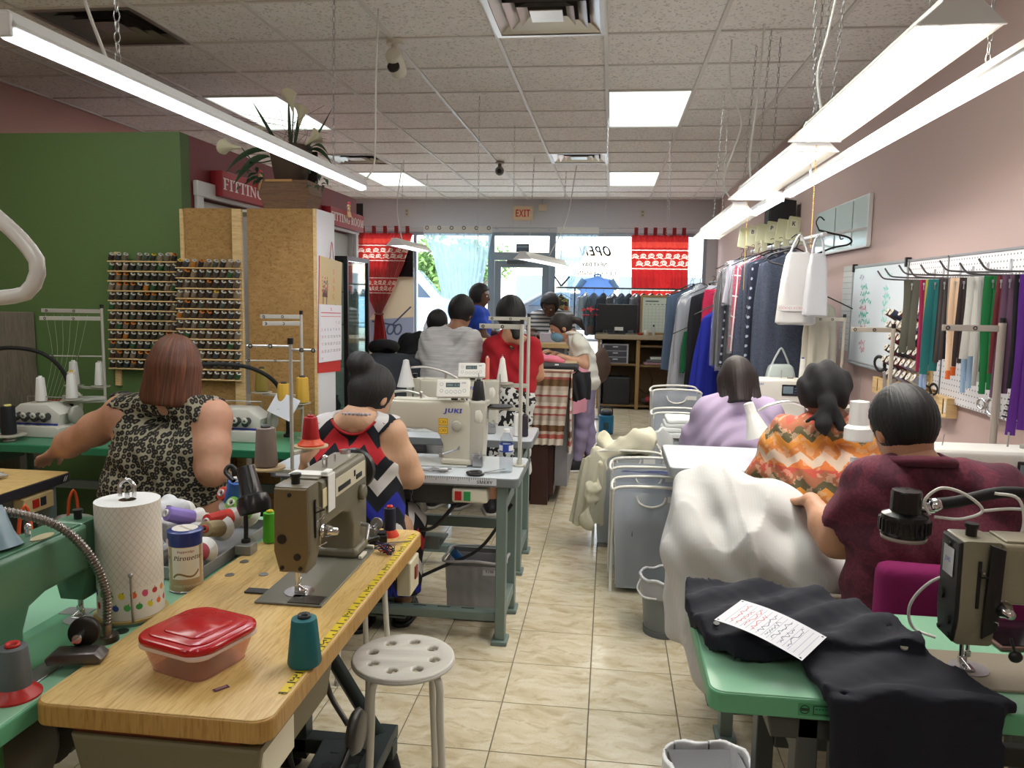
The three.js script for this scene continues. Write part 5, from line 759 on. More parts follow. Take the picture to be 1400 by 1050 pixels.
{ // bin of spools
  const t = thing('spool_bin', 'shallow grey bin heaped with loose thread spools behind the tin', 'bin', [-1.27, 0.7455, -2.22]);
  part('bin_floor', box(0.33, 0.004, 0.48, 0, 0.003, 0), mat(0x77797a, 0.5), t); part('bin_wall', [box(0.006, 0.035, 0.48, -0.165, 0.02, 0, 0.002), box(0.006, 0.035, 0.48, 0.165, 0.02, 0, 0.002), box(0.33, 0.035, 0.006, 0, 0.02, 0.24, 0.002), box(0.33, 0.035, 0.006, 0, 0.02, -0.24, 0.002)], mat(0x8b8d8c, 0.5), t);
  const S = [[0.08, 0.1, 0.1, 0xe6e6e2, 'white', [1.2, 0.5, 0]], [0.03, 0.12, 0.0, 0x8d78c2, 'lilac', [1.0, 0.2, 0.5]], [0.09, 0.14, -0.1, 0x2d5fae, 'bright blue', [0.3, 0, -0.3]], [0.12, 0.1, 0.02, 0x9a8a66, 'gold brown', [1.3, -0.9, 0]], [0.1, 0.14, -0.18, 0xc33a22, 'orange red', [0.9, 0.4, 0.4]], [0.14, 0.07, 0.16, 0xa2384a, 'raspberry', [1.4, 0.7, 0]], [-0.02, 0.07, 0.16, 0xc4502a, 'rust orange', [1.5, 1.2, 0]], [-0.06, 0.09, 0.02, 0xd9d8d2, 'cream', [1.2, -0.3, 0.3]], [0.13, 0.13, -0.04, 0xc02f22, 'scarlet', [1.0, 0.9, 0.6]], [-0.08, 0.1, -0.12, 0x4b4b50, 'charcoal', [1.3, 0.2, 0]], [0.02, 0.05, 0.1, 0x8f8d88, 'pale grey', [1.5, 0.3, 0]], [0.14, 0.1, -0.12, 0x6fae3a, 'lime green', [0.8, 0.6, 0.2]], [-0.1, 0.06, 0.14, 0x7a6a9c, 'dusty purple', [1.5, -0.7, 0]], [0.0, 0.06, -0.1, 0x5a4436, 'dark brown', [1.45, 0.8, 0]]];
  S.forEach(([x, y, z, c, n, r], i) => cone(n + ' thread spool lying in the grey bin of loose spools', [-1.27 + x, 0.755 + y * 0.75, -2.22 + z], c, { h: 0.11, r0: 0.026, r1: 0.022, base: i % 2 ? 0xd8d6d0 : 0xb9b7b2, cap: i % 3 ? 0xd4d2cc : 0xb03028, turn: r, group: 'loose spools in the bin' }));
  const cl = nets((x, y, z) => union([cap([-0.08, 0.02, 0.1], 0.03, [0.07, 0.03, 0.02], 0.035), cap([-0.05, 0.0, -0.05], 0.025, [0.02, 0.045, 0.0], 0.03)], 0.03)(x, y, z) + 0.008 * n3(x * 30, y * 30, z * 30), [-0.15, -0.05, -0.12], [0.15, 0.12, 0.16], 0.008);
  const w = solo('white_rag', cl, mat(0xc9cacb, 0.9), 'crumpled white rag beside the loose spools', 'rag'); w.position.set(-1.4, 0.83, -2.3);
}
cone('grey thread cone with red cap and wide red base beside the old green machine', [-1.145, 0.7455, -1.345], 0x5b6063, { h: 0.105, r0: 0.032, r1: 0.026, base: 0xb5211d, cap: 0xc02a22 });
solo('wire_thread_guide', tube([[-1.17, 0.7455, -1.25], [-1.165, 0.9, -1.27], [-1.16, 1.02, -1.3], [-1.2, 1.06, -1.32]], 0.0022, 24, false, 6), steel, 'thin bent wire guide standing by the grey cone', 'wire');
{ // plastic bags hanging below the second oak table
  const bag = (label, x, y, z, w, h, c, s) => {
    const t = thing('plastic_bag', label, 'bag', [x, y, z]);
    const g = nets((px, py, pz) => { const f = -py / h, ww = w * (0.3 + 0.75 * Math.pow(Math.max(0, Math.min(1, f)), 0.55)); return Math.max(Math.hypot(px / ww, pz / (ww * 0.55)) * ww * 0.5 - ww * 0.5 + 0.012 * (n3(px * 26 + s, py * 5, pz * 26) - 0.5) * 2, py, -py - h) * 0.6; }, [-w * 0.7, -h - 0.02, -w * 0.5], [w * 0.7, 0.03, w * 0.5], 0.012);
    part('sack', g, mat(c, 0.45, { transmission: 0.25, thickness: 0 }), t); part('handle', [tube([[-w * 0.12, -0.01, 0.01], [-w * 0.05, 0.08, 0.01], [0, 0.11, 0], [w * 0.02, 0.08, -0.01], [w * 0.1, -0.01, 0]], 0.006, 20)], mat(0xc2491c, 0.5), t); return t;
  };
  bag('white plastic bag with orange handle hung from the far corner of the dark edged table', -2.2, 0.6, -2.96, 0.2, 0.42, 0xa9a6a0, 3);
  bag('pale plastic bag with orange handle hung under the dark edged table', -1.9, 0.72, -2.32, 0.2, 0.32, 0xc9c5c8, 9);
  const s = thing('scrap_pile', 'white fabric scraps and small tools on the dark edged oak table', 'scraps', [-2.5, D, -2.85]);
  for (let i = 0; i < 7; i++) part('scrap', tube([0, 1, 2].map(() => [rr(-0.07, 0.07), rr(0.005, 0.02), rr(-0.07, 0.07)]), 0.006, 14, false, 5), mat(i % 2 ? 0xcac7c0 : 0xa9a7a2, 0.8), s); part('screw_cap', cyl(0.012, 0.012, 0.006, 0.12, 0.003, 0.12, 14), black, s);
}
// stands on the far left tables
threadStand('pale thread stand with white cones against the green wall', -2.79, D, -4.05, { h: 0.68, c: 0xb4b4ac, arms: [[0.66, -0.34, 0.03], [0.62, -0.3, 0.1], [0.41, -0.3, 0.05, 0]], discs: [[-0.25, 0.17, 0.18, 0.05], [-0.17, 0.19, 0.04, 0.05], [-0.1, 0.185, 0.14, 0.05], [-0.2, 0.24, -0.02, 0.05], [-0.04, 0.24, -0.02, 0.05]], threads: [0, 1, 2, 3, 4, 5].map((i) => [[-0.3 + i * 0.05, 0.64, 0.05], [-0.28 + i * 0.03, 0.4, 0.04], [-0.3 + i * 0.02, 0.12, 0.12]]) });
[[-0.25, 0.17, 0.18, 0xdfdfdc], [-0.17, 0.19, 0.04, 0xd8cbb8], [-0.1, 0.185, 0.14, 0xdfdfdc], [-0.2, 0.24, -0.02, 0xdfdfdc], [-0.04, 0.24, -0.02, 0xdfdfdc]].forEach(([x, y, z, c], i) => cone(i === 1 ? 'white cone with yellow ends in the middle of the pale thread stand' : 'white thread cone on the pale stand by the green wall', [-2.79 + x, D + y + 0.0035, -4.05 + z], c, { h: 0.135, r0: 0.03, r1: 0.02, cap: i === 1 ? 0xd2b21e : 0xdfdfdc, group: i === 1 ? null : 'white cones on the pale stand' }));
threadStand('silver thread stand with yellow cones before the fibreboard cabinet', -1.62, D, -4.0, { h: 0.67, c: 0xbcbab0, arms: [[0.655, -0.2, 0.06], [0.62, -0.17, 0.1], [0.42, -0.3, 0.05, 0]], discs: [[-0.25, 0.24, -0.05, 0.055], [-0.06, 0.18, 0.1, 0.055], [0.0, 0.2, 0.03, 0.055]] });
cone('dull yellow thread cone on the far disc of the silver stand', [-1.87, D + 0.2435, -4.05], 0x8a7a36, { h: 0.13, r0: 0.036, r1: 0.028 });
cone('golden yellow thread cone on the near disc of the silver stand', [-1.68, D + 0.1835, -3.9], 0xc8a03c, { h: 0.13, r0: 0.038, r1: 0.03 });
cone('golden yellow thread cone nearest the pole of the silver stand', [-1.6, D + 0.2035, -3.955], 0xc8a03c, { h: 0.14, r0: 0.036, r1: 0.03 });
threadStand('low disc stand holding the black cone on the far left table', -3.05, 0.7605, -3.64, { h: 0.03, arms: [], discs: [[0, 0.03, 0, 0.08]] });
cone('black thread cone with yellow cap on the low disc stand', [-3.05, 0.794, -3.64], 0x12151c, { h: 0.15, r0: 0.036, r1: 0.033, cap: 0xd8cc7a });
{
  const b = thing('red_box', 'small red box with white lace on the far left table', 'box', [-3.1, D, -4.03], 0.2); part('carton', box(0.14, 0.16, 0.05, 0, 0.08, 0, 0.004), mat(0x96301c, 0.5), b); part('lace_bundle', [ball(0.06, 0.11, 0.13, 0.02, 1.1, 0.9, 0.6), ball(0.045, 0.14, 0.17, 0.03, 0.8, 1, 0.6), cyl(0.04, 0.05, 0.06, 0.1, 0.03, 0.03, 12)], mat(0xb7b39c, 0.9), b);
}
gooseneck('black gooseneck lamp curving over the far left overlock machine', [[-2.96, D, -3.98], [-2.94, 0.95, -3.97], [-2.97, 1.1, -3.95], [-3.06, 1.19, -3.92], [-3.2, 1.22, -3.88], [-3.36, 1.2, -3.85]], 0.011, blackMatte, { at: [-3.4, 1.18, -3.84], dir: [-0.3, -1, 0], prof: [[0.003, 0.05], [0.025, 0.045], [0.03, 0], [0.04, -0.04], [0.037, -0.04], [0.026, 0], [0.003, 0.03]], mat: mat(0x17171a, 0.4, { side: THREE.DoubleSide }) });
gooseneck('black gooseneck lamp reaching over the red haired woman', [[-1.72, D, -4.05], [-1.72, 0.93, -4.02], [-1.75, 1.07, -3.95], [-1.83, 1.15, -3.85], [-1.94, 1.18, -3.72], [-2.04, 1.18, -3.6]], 0.011, blackMatte, { at: [-2.07, 1.16, -3.57], dir: [0.2, -1, 0.1], prof: [[0.003, 0.055], [0.022, 0.05], [0.026, 0.0], [0.04, -0.045], [0.037, -0.045], [0.022, 0], [0.003, 0.03]], mat: mat(0x1a1c26, 0.35, { side: THREE.DoubleSide }) });
// stools
function stool(label, x, z, turn) {
  const t = thing('stool', label, 'stool', [x, 0, z], turn, 'round white plastic stools');
  const s = new THREE.Shape(); s.absarc(0, 0, 0.155, 0, 2 * PI); const holes = []; for (let i = 0; i < 8; i++) { const h = new THREE.Path(); const a = i * PI / 4 + 0.2; h.absarc(Math.cos(a) * 0.098, Math.sin(a) * 0.098, 0.016, 0, 2 * PI, true); holes.push(h); }
  part('seat', smooth(put(prism(s, 0.014, 0.005, 3, 28, holes), 0, 0.457, 0, PI / 2, 0, 0), 0.6), mat(0xd0cec8, 0.4), t); part('seat_rim', new THREE.TorusGeometry(0.15, 0.007, 8, 40).rotateX(PI / 2).translate(0, 0.445, 0), mat(0xcccac4, 0.4), t);
  for (let i = 0; i < 4; i++) { const a = i * PI / 2 + 0.55; const c = Math.cos(a), d = Math.sin(a); const l = part('leg', tube([[c * 0.06, 0.437, d * 0.06], [c * 0.115, 0.434, d * 0.115], [c * 0.136, 0.41, d * 0.136], [c * 0.142, 0.3, d * 0.142], [c * 0.16, 0.01, d * 0.16]], 0.0115, 26, false, 10), mat(0xcbc8bf, 0.4), t); part('rubber_foot', cyl(0.014, 0.013, 0.02, c * 0.16, 0.01, d * 0.16, 12), mat(0xa9a69e, 0.6), l); }
}
stool('round white stool with holes beside the oak table', -0.59, -2.22, 0.1);
stool('round white stool with holes under the zigzag dress woman', -1.02, -3.02, 0.5);
// bin under the machine table, water bottle, small things
{
  const t = thing('lined_trash_bin', 'grey square trash bin with clear liner under the white machine table', 'trash bin', [-0.6, 0, -3.63]);
  const fr = (w0, d0, w1, d1, h, y) => { const g = new THREE.CylinderGeometry(0.7071, 0.7071, 1, 4, 1, true).rotateY(PI / 4), p = g.attributes.position; for (let i = 0; i < p.count; i++) { const k = p.getY(i) > 0; p.setXYZ(i, p.getX(i) * (k ? w1 : w0), (p.getY(i) + 0.5) * h + y, p.getZ(i) * (k ? d1 : d0)); } return smooth(g, 0.3); };
  part('bin_wall', fr(0.2, 0.16, 0.27, 0.21, 0.29, 0.01), mat(0x6f7072, 0.45, { side: THREE.DoubleSide, transmission: 0.3, thickness: 0 }), t); part('bin_floor', box(0.2, 0.008, 0.16, 0, 0.006, 0), mat(0x55575a, 0.5), t);
  const ring = tube([[-0.14, 0, -0.11], [0, 0.008, -0.115], [0.14, 0, -0.11], [0.145, -0.004, 0], [0.14, 0, 0.11], [0, 0.006, 0.115], [-0.14, 0, 0.11], [-0.145, 0.004, 0]], 0.007, 60, true, 6); part('liner_rim', ring.translate(0, 0.3, 0), mat(0xc9c9cc, 0.35, { transmission: 0.4, thickness: 0 }), t);
  part('liner', nets((x, y, z) => Math.abs(Math.max(Math.abs(x) - 0.118 - y * 0.06, Math.abs(z) - 0.09 - y * 0.05) + 0.012 * (n3(x * 40, y * 12, z * 40) - 0.5)) - 0.005 + (y > 0.3 || y < 0.06 ? 1 : 0), [-0.18, 0.03, -0.15], [0.18, 0.33, 0.15], 0.008), mat(0xd6d6da, 0.3, { transmission: 0.65, thickness: 0 }), t);
  part('rubbish', [ball(0.05, -0.04, 0.08, 0.02, 1.3, 0.8, 1), ball(0.04, 0.05, 0.07, -0.02, 1.2, 0.8, 1)], mat(0xa9a9ac, 0.7), t); part('bottle_scrap', [cyl(0.02, 0.02, 0.09, -0.09, 0.28, 0, 14, [0.5, 0, 0.5])], mat(0x3b7fc0, 0.3, { transmission: 0.4, thickness: 0 }), t);
  part('print', put(new THREE.PlaneGeometry(0.07, 0.04), 0.08, 0.26, 0.108, -0.1, 0, 0), mat(0xffffff, 0.5, { map: drawn(120, 70, (c) => { c.fillStyle = '#b4b4b8'; c.fillRect(0, 0, 120, 70); c.fillStyle = '#2a2a2e'; c.font = 'bold 34px sans-serif'; c.fillText('Y7M', 20, 48); }) }), t);
  const b = thing('water_bottle', 'clear plastic water bottle with blue label on the white machine table', 'bottle', [-0.44, D, -3.42]), pet = mat(0xeef3f5, 0.04, { transmission: 1, thickness: 0, ior: 1.35, side: THREE.DoubleSide });
  part('bottle_body', smooth(lathe([[0, 0.002], [0.028, 0.002], [0.031, 0.01], [0.03, 0.03], [0.0315, 0.04], [0.03, 0.055], [0.0315, 0.07], [0.03, 0.085], [0.031, 0.1], [0.031, 0.135], [0.027, 0.155], [0.014, 0.178], [0.012, 0.185]], 28), 0.8), pet, b); part('label', cyl(0.0316, 0.0316, 0.036, 0, 0.115, 0, 28, [0, 0, 0], true), mat(0xffffff, 0.4, { map: drawn(256, 64, (c) => { c.fillStyle = '#25449c'; c.fillRect(0, 0, 256, 64); c.fillStyle = '#d6d9e2'; for (let i = 0; i < 3; i++) c.fillRect(20 + i * 85, 10, 50, 44); }) }), b); part('cap', cyl(0.014, 0.0135, 0.014, 0, 0.19, 0, 20), mat(0xe4e4e4, 0.4), b);
  const s = thing('scissors', 'black handled scissors lying on the white machine table by the bottle', 'scissors', [-0.53, D, -3.36], 0.35);
  part('blade', put(prism([[0, 0], [0.1, 0.002], [0.1, 0.006], [0, 0.014]], 0.003, 0.0005), 0, 0.004, 0, -PI / 2, 0, 0), steel, s); part('blade', put(prism([[0, 0], [0.1, 0.008], [0.1, 0.012], [0, 0.012]], 0.003, 0.0005), 0, 0.007, 0, -PI / 2, -0.12, 0), steel, s);
  for (const [z, a] of [[-0.022, 0.25], [0.016, -0.25]]) part('handle', new THREE.TorusGeometry(0.02, 0.006, 8, 18).scale(1.5, 1, 1).rotateX(PI / 2).rotateY(a).translate(-0.04, 0.007, z), black, s);
  const k = thing('thread_scraps', 'white thread scraps and snips beside the cream machine', 'scraps', [-0.78, D, -3.37]); for (let i = 0; i < 6; i++) part('scrap', tube([0, 1, 2].map(() => [rr(-0.12, 0.1), rr(0.006, 0.014), rr(-0.03, 0.03)]), 0.005, 14, false, 5), mat(i % 2 ? 0xd2d2ce : 0x8c8c8e, 0.8), k);
}
threadStand('tall pale thread stand on the white machine table beside the bottle', -0.395, D, -3.56, { h: 0.66, pr: 0.0095, c: 0xc4c3b8, arms: [[0.645, -0.2, -0.02]], discs: [[-0.2, 0.275, -0.02, 0.066, 0x26262a], [-0.1, 0.275, -0.02, 0.062, 0x26262a]], pin: 0.15 });
cone('black thread cone on the tall pale stand', [-0.595, D + 0.2785, -3.58], 0x17181c, { h: 0.115, r0: 0.034, r1: 0.02, cap: 0x17181c });
threadStand('tall pale thread stand on the second white table', -0.47, D, -4.6, { h: 0.665, pr: 0.0095, c: 0xc4c3b8, arms: [[0.65, -0.24, 0.0]], discs: [[-0.15, 0.27, 0.02, 0.066], [-0.24, 0.26, 0.02, 0.06]], pin: 0.17 });
cone('white thread cone on the stand of the second white table', [-0.62, D + 0.2735, -4.58], 0xdedcd6, { h: 0.15, r0: 0.034, r1: 0.012, cap: 0xdedcd6 });
cone('coral thread tube on the stand of the second white table', [-0.71, D + 0.2635, -4.58], 0xd8786a, { h: 0.16, r0: 0.013, r1: 0.012, cap: 0xd8c8c0 });
cone('white thread cone standing on the second white table', [-0.5, D, -4.34], 0xdedcd6, { h: 0.125, r0: 0.022, r1: 0.017, cap: 0xdedcd6 });
cone('dark purple thread cone standing on the second white table', [-0.455, D, -4.33], 0x2a2230, { h: 0.125, r0: 0.021, r1: 0.019, cap: 0x2a2230 });
const silver = metal(0xc8c8c8, 0.3);
gooseneck('silver gooseneck lamp arm behind the cream machine', [[-0.78, D, -3.7], [-0.77, 0.9, -3.7], [-0.8, 0.99, -3.69], [-0.86, 1.05, -3.67], [-0.95, 1.085, -3.64], [-1.04, 1.08, -3.6]], 0.007, silver, { at: [-1.06, 1.06, -3.59], dir: [-0.1, -1, 0.1], prof: [[0.003, 0.03], [0.02, 0.028], [0.024, 0], [0.034, -0.04], [0.032, -0.04], [0.02, 0], [0.003, 0.02]], mat: mat(0xcfcfcb, 0.35, { side: THREE.DoubleSide }) });
gooseneck('white cone shaded gooseneck lamp on the second white table', [[-0.79, D, -4.6], [-0.79, 0.92, -4.58], [-0.84, 1.03, -4.5], [-0.93, 1.1, -4.42], [-1.04, 1.135, -4.35], [-1.1, 1.135, -4.3]], 0.007, silver, { at: [-1.13, 1.11, -4.3], dir: [0, -1, 0.02], prof: [[0.003, 0.07], [0.016, 0.065], [0.02, 0.04], [0.05, -0.085], [0.047, -0.085], [0.016, 0.03], [0.003, 0.05]], mat: mat(0xc6c6c4, 0.4, { side: THREE.DoubleSide }) });
// hanger on the rail beside the camera
{
  const t = thing('clothes_rail', 'tall white garment rail standing beside the oak table', 'garment rail', [-0.62, 0, -0.05]);
  part('rail', rod([0, 1.74, -0.5], [0, 1.74, 0.5], 0.012), steel, t); for (const z of [-0.48, 0.48]) { part('upright', rod([0, 0.02, z], [0, 1.74, z], 0.012), steel, t); part('foot', rod([-0.2, 0.02, z], [0.2, 0.02, z], 0.014), steel, t); }
  const h = thing('plastic_hanger', 'thick white plastic clothes hanger on the garment rail', 'hanger', [-0.62, 1.63, -0.5]);
  part('body', tube([[0, 0.095, 0], [0.1, 0.045, 0], [0.19, -0.024, 0], [0.222, -0.052, 0], [0.23, -0.066, 0], [0.222, -0.083, 0], [0.205, -0.0875, 0], [0, -0.089, 0], [-0.205, -0.0875, 0], [-0.222, -0.083, 0], [-0.23, -0.066, 0], [-0.222, -0.052, 0], [-0.19, -0.024, 0], [-0.1, 0.045, 0]], 0.0052, 120, true, 12), mat(0xcfcac6, 0.35), h);
  part('hook', tube([[0, 0.095, 0], [0, 0.1, 0], [0.01, 0.108, 0], [0.008, 0.122, 0], [-0.008, 0.13, 0], [-0.022, 0.115, 0]], 0.003, 30, false, 8), chrome, h);
}
// ---------------------------------------------------------------- cloth helpers
function polyD(x, y, P) {                                    // signed distance to a polygon
  let d = 1e9, s = 1;
  for (let i = 0, j = P.length - 1; i < P.length; j = i++) {
    const ex = P[j][0] - P[i][0], ey = P[j][1] - P[i][1], wx = x - P[i][0], wy = y - P[i][1], t = Math.max(0, Math.min(1, (wx * ex + wy * ey) / (ex * ex + ey * ey)));
    d = Math.min(d, Math.hypot(wx - ex * t, wy - ey * t));
    if ((P[i][1] > y) !== (P[j][1] > y) && x < (P[j][0] - P[i][0]) * (y - P[i][1]) / (P[j][1] - P[i][1]) + P[i][0]) s = -s;
  }
  return s * d;
}
T.weave = tex(128, 128, (u, v) => { const a = 0.5 + 0.25 * Math.sin(u * 64 * 2 * PI) + 0.25 * Math.sin(v * 64 * 2 * PI); return [a, a, a]; }, false);
const fabric = (c, o = {}) => mat(c, 0.9, { side: THREE.DoubleSide, bumpMap: T.weave, bumpScale: 0.0005, ...o });
function garmentGeo(w, len, thick, s, shoulder = 0.1, flare = 1.1, fold = 0.014) {      // hangs from y = 0 down, broad in x
  const N = 44, R = 22, P = [], I = [], U = [];
  for (let r = 0; r <= R; r++) {
    const v = r / R, y = -len * v, k = v < shoulder ? 0.3 + 0.7 * Math.sqrt(v / shoulder) : 1 + (flare - 1) * (v - shoulder) / (1 - shoulder);
    for (let i = 0; i < N; i++) {
      const a = i / N * 2 * PI, f = fold * Math.min(1, v * 2.5) * (Math.sin(a * 7 + s * 3 + v * 1.5) + 0.6 * Math.sin(a * 12 + s * 7 - v * 2)), rx = w / 2 * k, rz = thick / 2 * (0.5 + 0.5 * Math.min(1, v * 3));
      P.push(Math.sign(Math.cos(a)) * Math.pow(Math.abs(Math.cos(a)), 0.75) * rx + f * Math.cos(a), y - (v < 0.12 ? Math.abs(Math.cos(a)) * 0.06 * (1 - v / 0.12) : 0) + 0.012 * Math.sin(a * 3 + s) * v, Math.sin(a) * rz + f * Math.sin(a)); U.push(i / N * 2 * w, y);
      if (r) { const j = (i + 1) % N, b = (r - 1) * N, c = r * N; I.push(b + i, b + j, c + i, b + j, c + j, c + i); }
    }
  }
  const c = P.length / 3; P.push(0, 0.01, 0); U.push(0, 0); for (let i = 0; i < N; i++) I.push(c, (i + 1) % N, i);
  const g = new THREE.BufferGeometry(); g.setAttribute('position', new THREE.Float32BufferAttribute(P, 3)); g.setAttribute('uv', new THREE.Float32BufferAttribute(U, 2)); g.setIndex(I); g.computeVertexNormals(); return g;
}
const hangerGeo = () => merge([tube([[-0.2, -0.1, 0], [-0.1, -0.055, 0], [0, -0.02, 0], [0.1, -0.055, 0], [0.2, -0.1, 0]], 0.004, 24, false, 6), tube([[0, -0.02, 0], [0, 0.02, 0], [0.015, 0.035, 0], [0.006, 0.056, 0], [-0.012, 0.05, 0]], 0.0022, 18, false, 5)]);
const hangG = hangerGeo();
function garment(label, pos, turn, w, len, thick, m, s, o = {}) {
  const t = thing(o.name ?? 'hanging_garment', label, o.cat ?? 'garment', pos, turn, o.group);
  part('hanger', hangG, o.hm ?? black, t);
  part('cloth', garmentGeo(w, len, thick, s, o.sh ?? 0.1, o.flare ?? 1.1, o.fold ?? 0.014).translate(0, -0.03, 0), m, t);
  if (o.collar) part('collar', put(lathe([[0.035, 0], [0.06, -0.03], [0.062, -0.03], [0.04, 0.004]], 18), 0, -0.025, 0).scale(1, 1, 0.7), o.collar, t);
  if (o.plastic) part('plastic_cover', garmentGeo(w * 1.08, len * 1.04, thick * 1.35, s + 2, 0.1, 1.05, 0.02).translate(0, -0.02, 0), mat(0xf2f4f6, 0.12, { transmission: 0.93, thickness: 0, side: THREE.DoubleSide, ior: 1.4 }), t);
  if (o.tagged) part('paper_tag', box(0.05, 0.08, 0.002, 0.03, 0.04, 0.01, 0, [0, 0.2, 0.1]), mat(0xc9c6a8, 0.7), t);
  return t;
}
// ---------------------------------------------------------------- right hand wall
const WX = X1;
{
  const pegTex = tex(64, 64, (u, v) => { const d = Math.hypot(u - 0.5, v - 0.5); const c = d < 0.14 ? 0.14 : 0.83; return [c, c, c * 1.01]; }), pm = mat(0xffffff, 0.5, { map: rep(pegTex, 1 / 0.0254, 1 / 0.0254) });
  [[-4.34, -3.86, 'white pegboard panel behind the red spools'], [-3.855, -2.3, 'long white pegboard panel hung with zippers']].forEach(([a, b, l], i) => { const t = thing('pegboard', l, 'pegboard', [WX - 0.012, 0, 0]); part('board', boxUV(span(-0.006, 0.006, i ? 1.1 : 1.14, 1.76, a, b)), pm, t); part('edge_strip', [span(-0.01, 0.007, 1.755, 1.765, a, b), span(-0.01, 0.007, i ? 1.1 : 1.14, 1.765, a, a + 0.008)], mat(0x77797c, 0.5), t); });
  // whiteboard
  const w = thing('whiteboard', 'white dry erase board with green handwriting on the pink wall', 'whiteboard', [WX - 0.012, 1.465, -4.81]);
  const wb = drawn(900, 580, (c, W, H) => {
    c.fillStyle = '#d3dde2'; c.fillRect(0, 0, W, H); c.lineWidth = 6; const scrib = (x, y, n, col, s) => { c.strokeStyle = col; c.beginPath(); let X = x; c.moveTo(X, y); for (let i = 0; i < n; i++) { X += 13; c.lineTo(X, y + (H2(i, s, 3) - 0.5) * 40); c.lineTo(X + 5, y + (H2(i, s, 6) - 0.5) * 34); } c.stroke(); };
    for (let i = 0; i < 7; i++) { scrib(150, 120 + i * 42, 10 + (i % 3) * 3, i === 3 || i === 6 ? '#b06a78' : '#2f9f86', i); if (i < 5) scrib(560, 130 + i * 44, 6 + i % 2 * 3, '#6cc4b4', i + 20); } scrib(120, 60, 6, '#9a86a8', 40); scrib(180, 460, 9, '#c98a9a', 41); scrib(210, 500, 6, '#c94a5a', 42); scrib(600, 60, 7, '#8fd0c4', 43); });
  part('writing_surface', put(new THREE.PlaneGeometry(0.9, 0.575), -0.0085, 0, 0, 0, -PI / 2, 0), mat(0xffffff, 0.15, { map: wb }), w);
  part('panel', box(0.012, 0.58, 0.91, 0, 0, 0), mat(0xcfd6da, 0.4), w); part('frame', [box(0.02, 0.018, 0.94, -0.002, 0.295, 0, 0.004), box(0.02, 0.018, 0.94, -0.002, -0.295, 0, 0.004), box(0.02, 0.6, 0.016, -0.002, 0, 0.462, 0.004), box(0.02, 0.6, 0.016, -0.002, 0, -0.462, 0.004)], mat(0x9aa0a3, 0.35, { metalness: 0.5 }), w); part('pen_tray', box(0.04, 0.01, 0.8, -0.025, -0.3, 0, 0.003), mat(0x8d9396, 0.4, { metalness: 0.4 }), w); part('frame_clip', [box(0.03, 0.05, 0.02, -0.006, 0.29, 0.45, 0.004), box(0.03, 0.05, 0.02, -0.006, 0.29, -0.45, 0.004)], black, w);
  const lp = thing('lined_chart', 'narrow lined paper chart on the wall beside the whiteboard', 'chart', [WX - 0.006, 1.5, -5.43]); part('chart_sheet', box(0.008, 0.55, 0.2, 0, 0, 0), mat(0xb9bcba, 0.6), lp); for (let i = 0; i < 14; i++) part('ruled_line', box(0.002, 0.003, 0.19, -0.0045, -0.24 + i * 0.037, 0), mat(0x8a9196, 0.6), lp);
  const sp = thing('white_slat_panel', 'white glossy display panel high on the wall behind the black hangers', 'wall panel', [WX - 0.015, 2.04, -5.65]); part('panel', box(0.02, 0.31, 1.22, 0, 0, 0, 0.003), mat(0xc3d2d0, 0.12), sp); part('edge_band', [box(0.024, 0.31, 0.012, 0, 0, 0.612), box(0.024, 0.012, 1.22, 0, -0.157, 0)], mat(0xd8d8d6, 0.4), sp); for (const z of [0.3, -0.1]) part('slotted_strip', box(0.006, 0.28, 0.012, -0.012, 0, z), mat(0x9fa5a5, 0.4), sp);
  const bk = thing('black_speaker', 'black loudspeaker on a bracket high on the wall behind the tube lights', 'speaker', [WX - 0.14, 2.2, -7.0]); part('cabinet', put(smooth(prism([[-0.11, -0.2], [0.1, -0.17], [0.1, 0.17], [-0.11, 0.2]], 0.24, 0.012)), 0, 0, -0.12), mat(0x17181b, 0.55), bk); part('grille', box(0.006, 0.34, 0.2, -0.112, 0, 0, 0.002), blackMatte, bk); part('bracket', rod([0.1, 0, 0], [0.14, 0, 0], 0.014), black, bk);
}
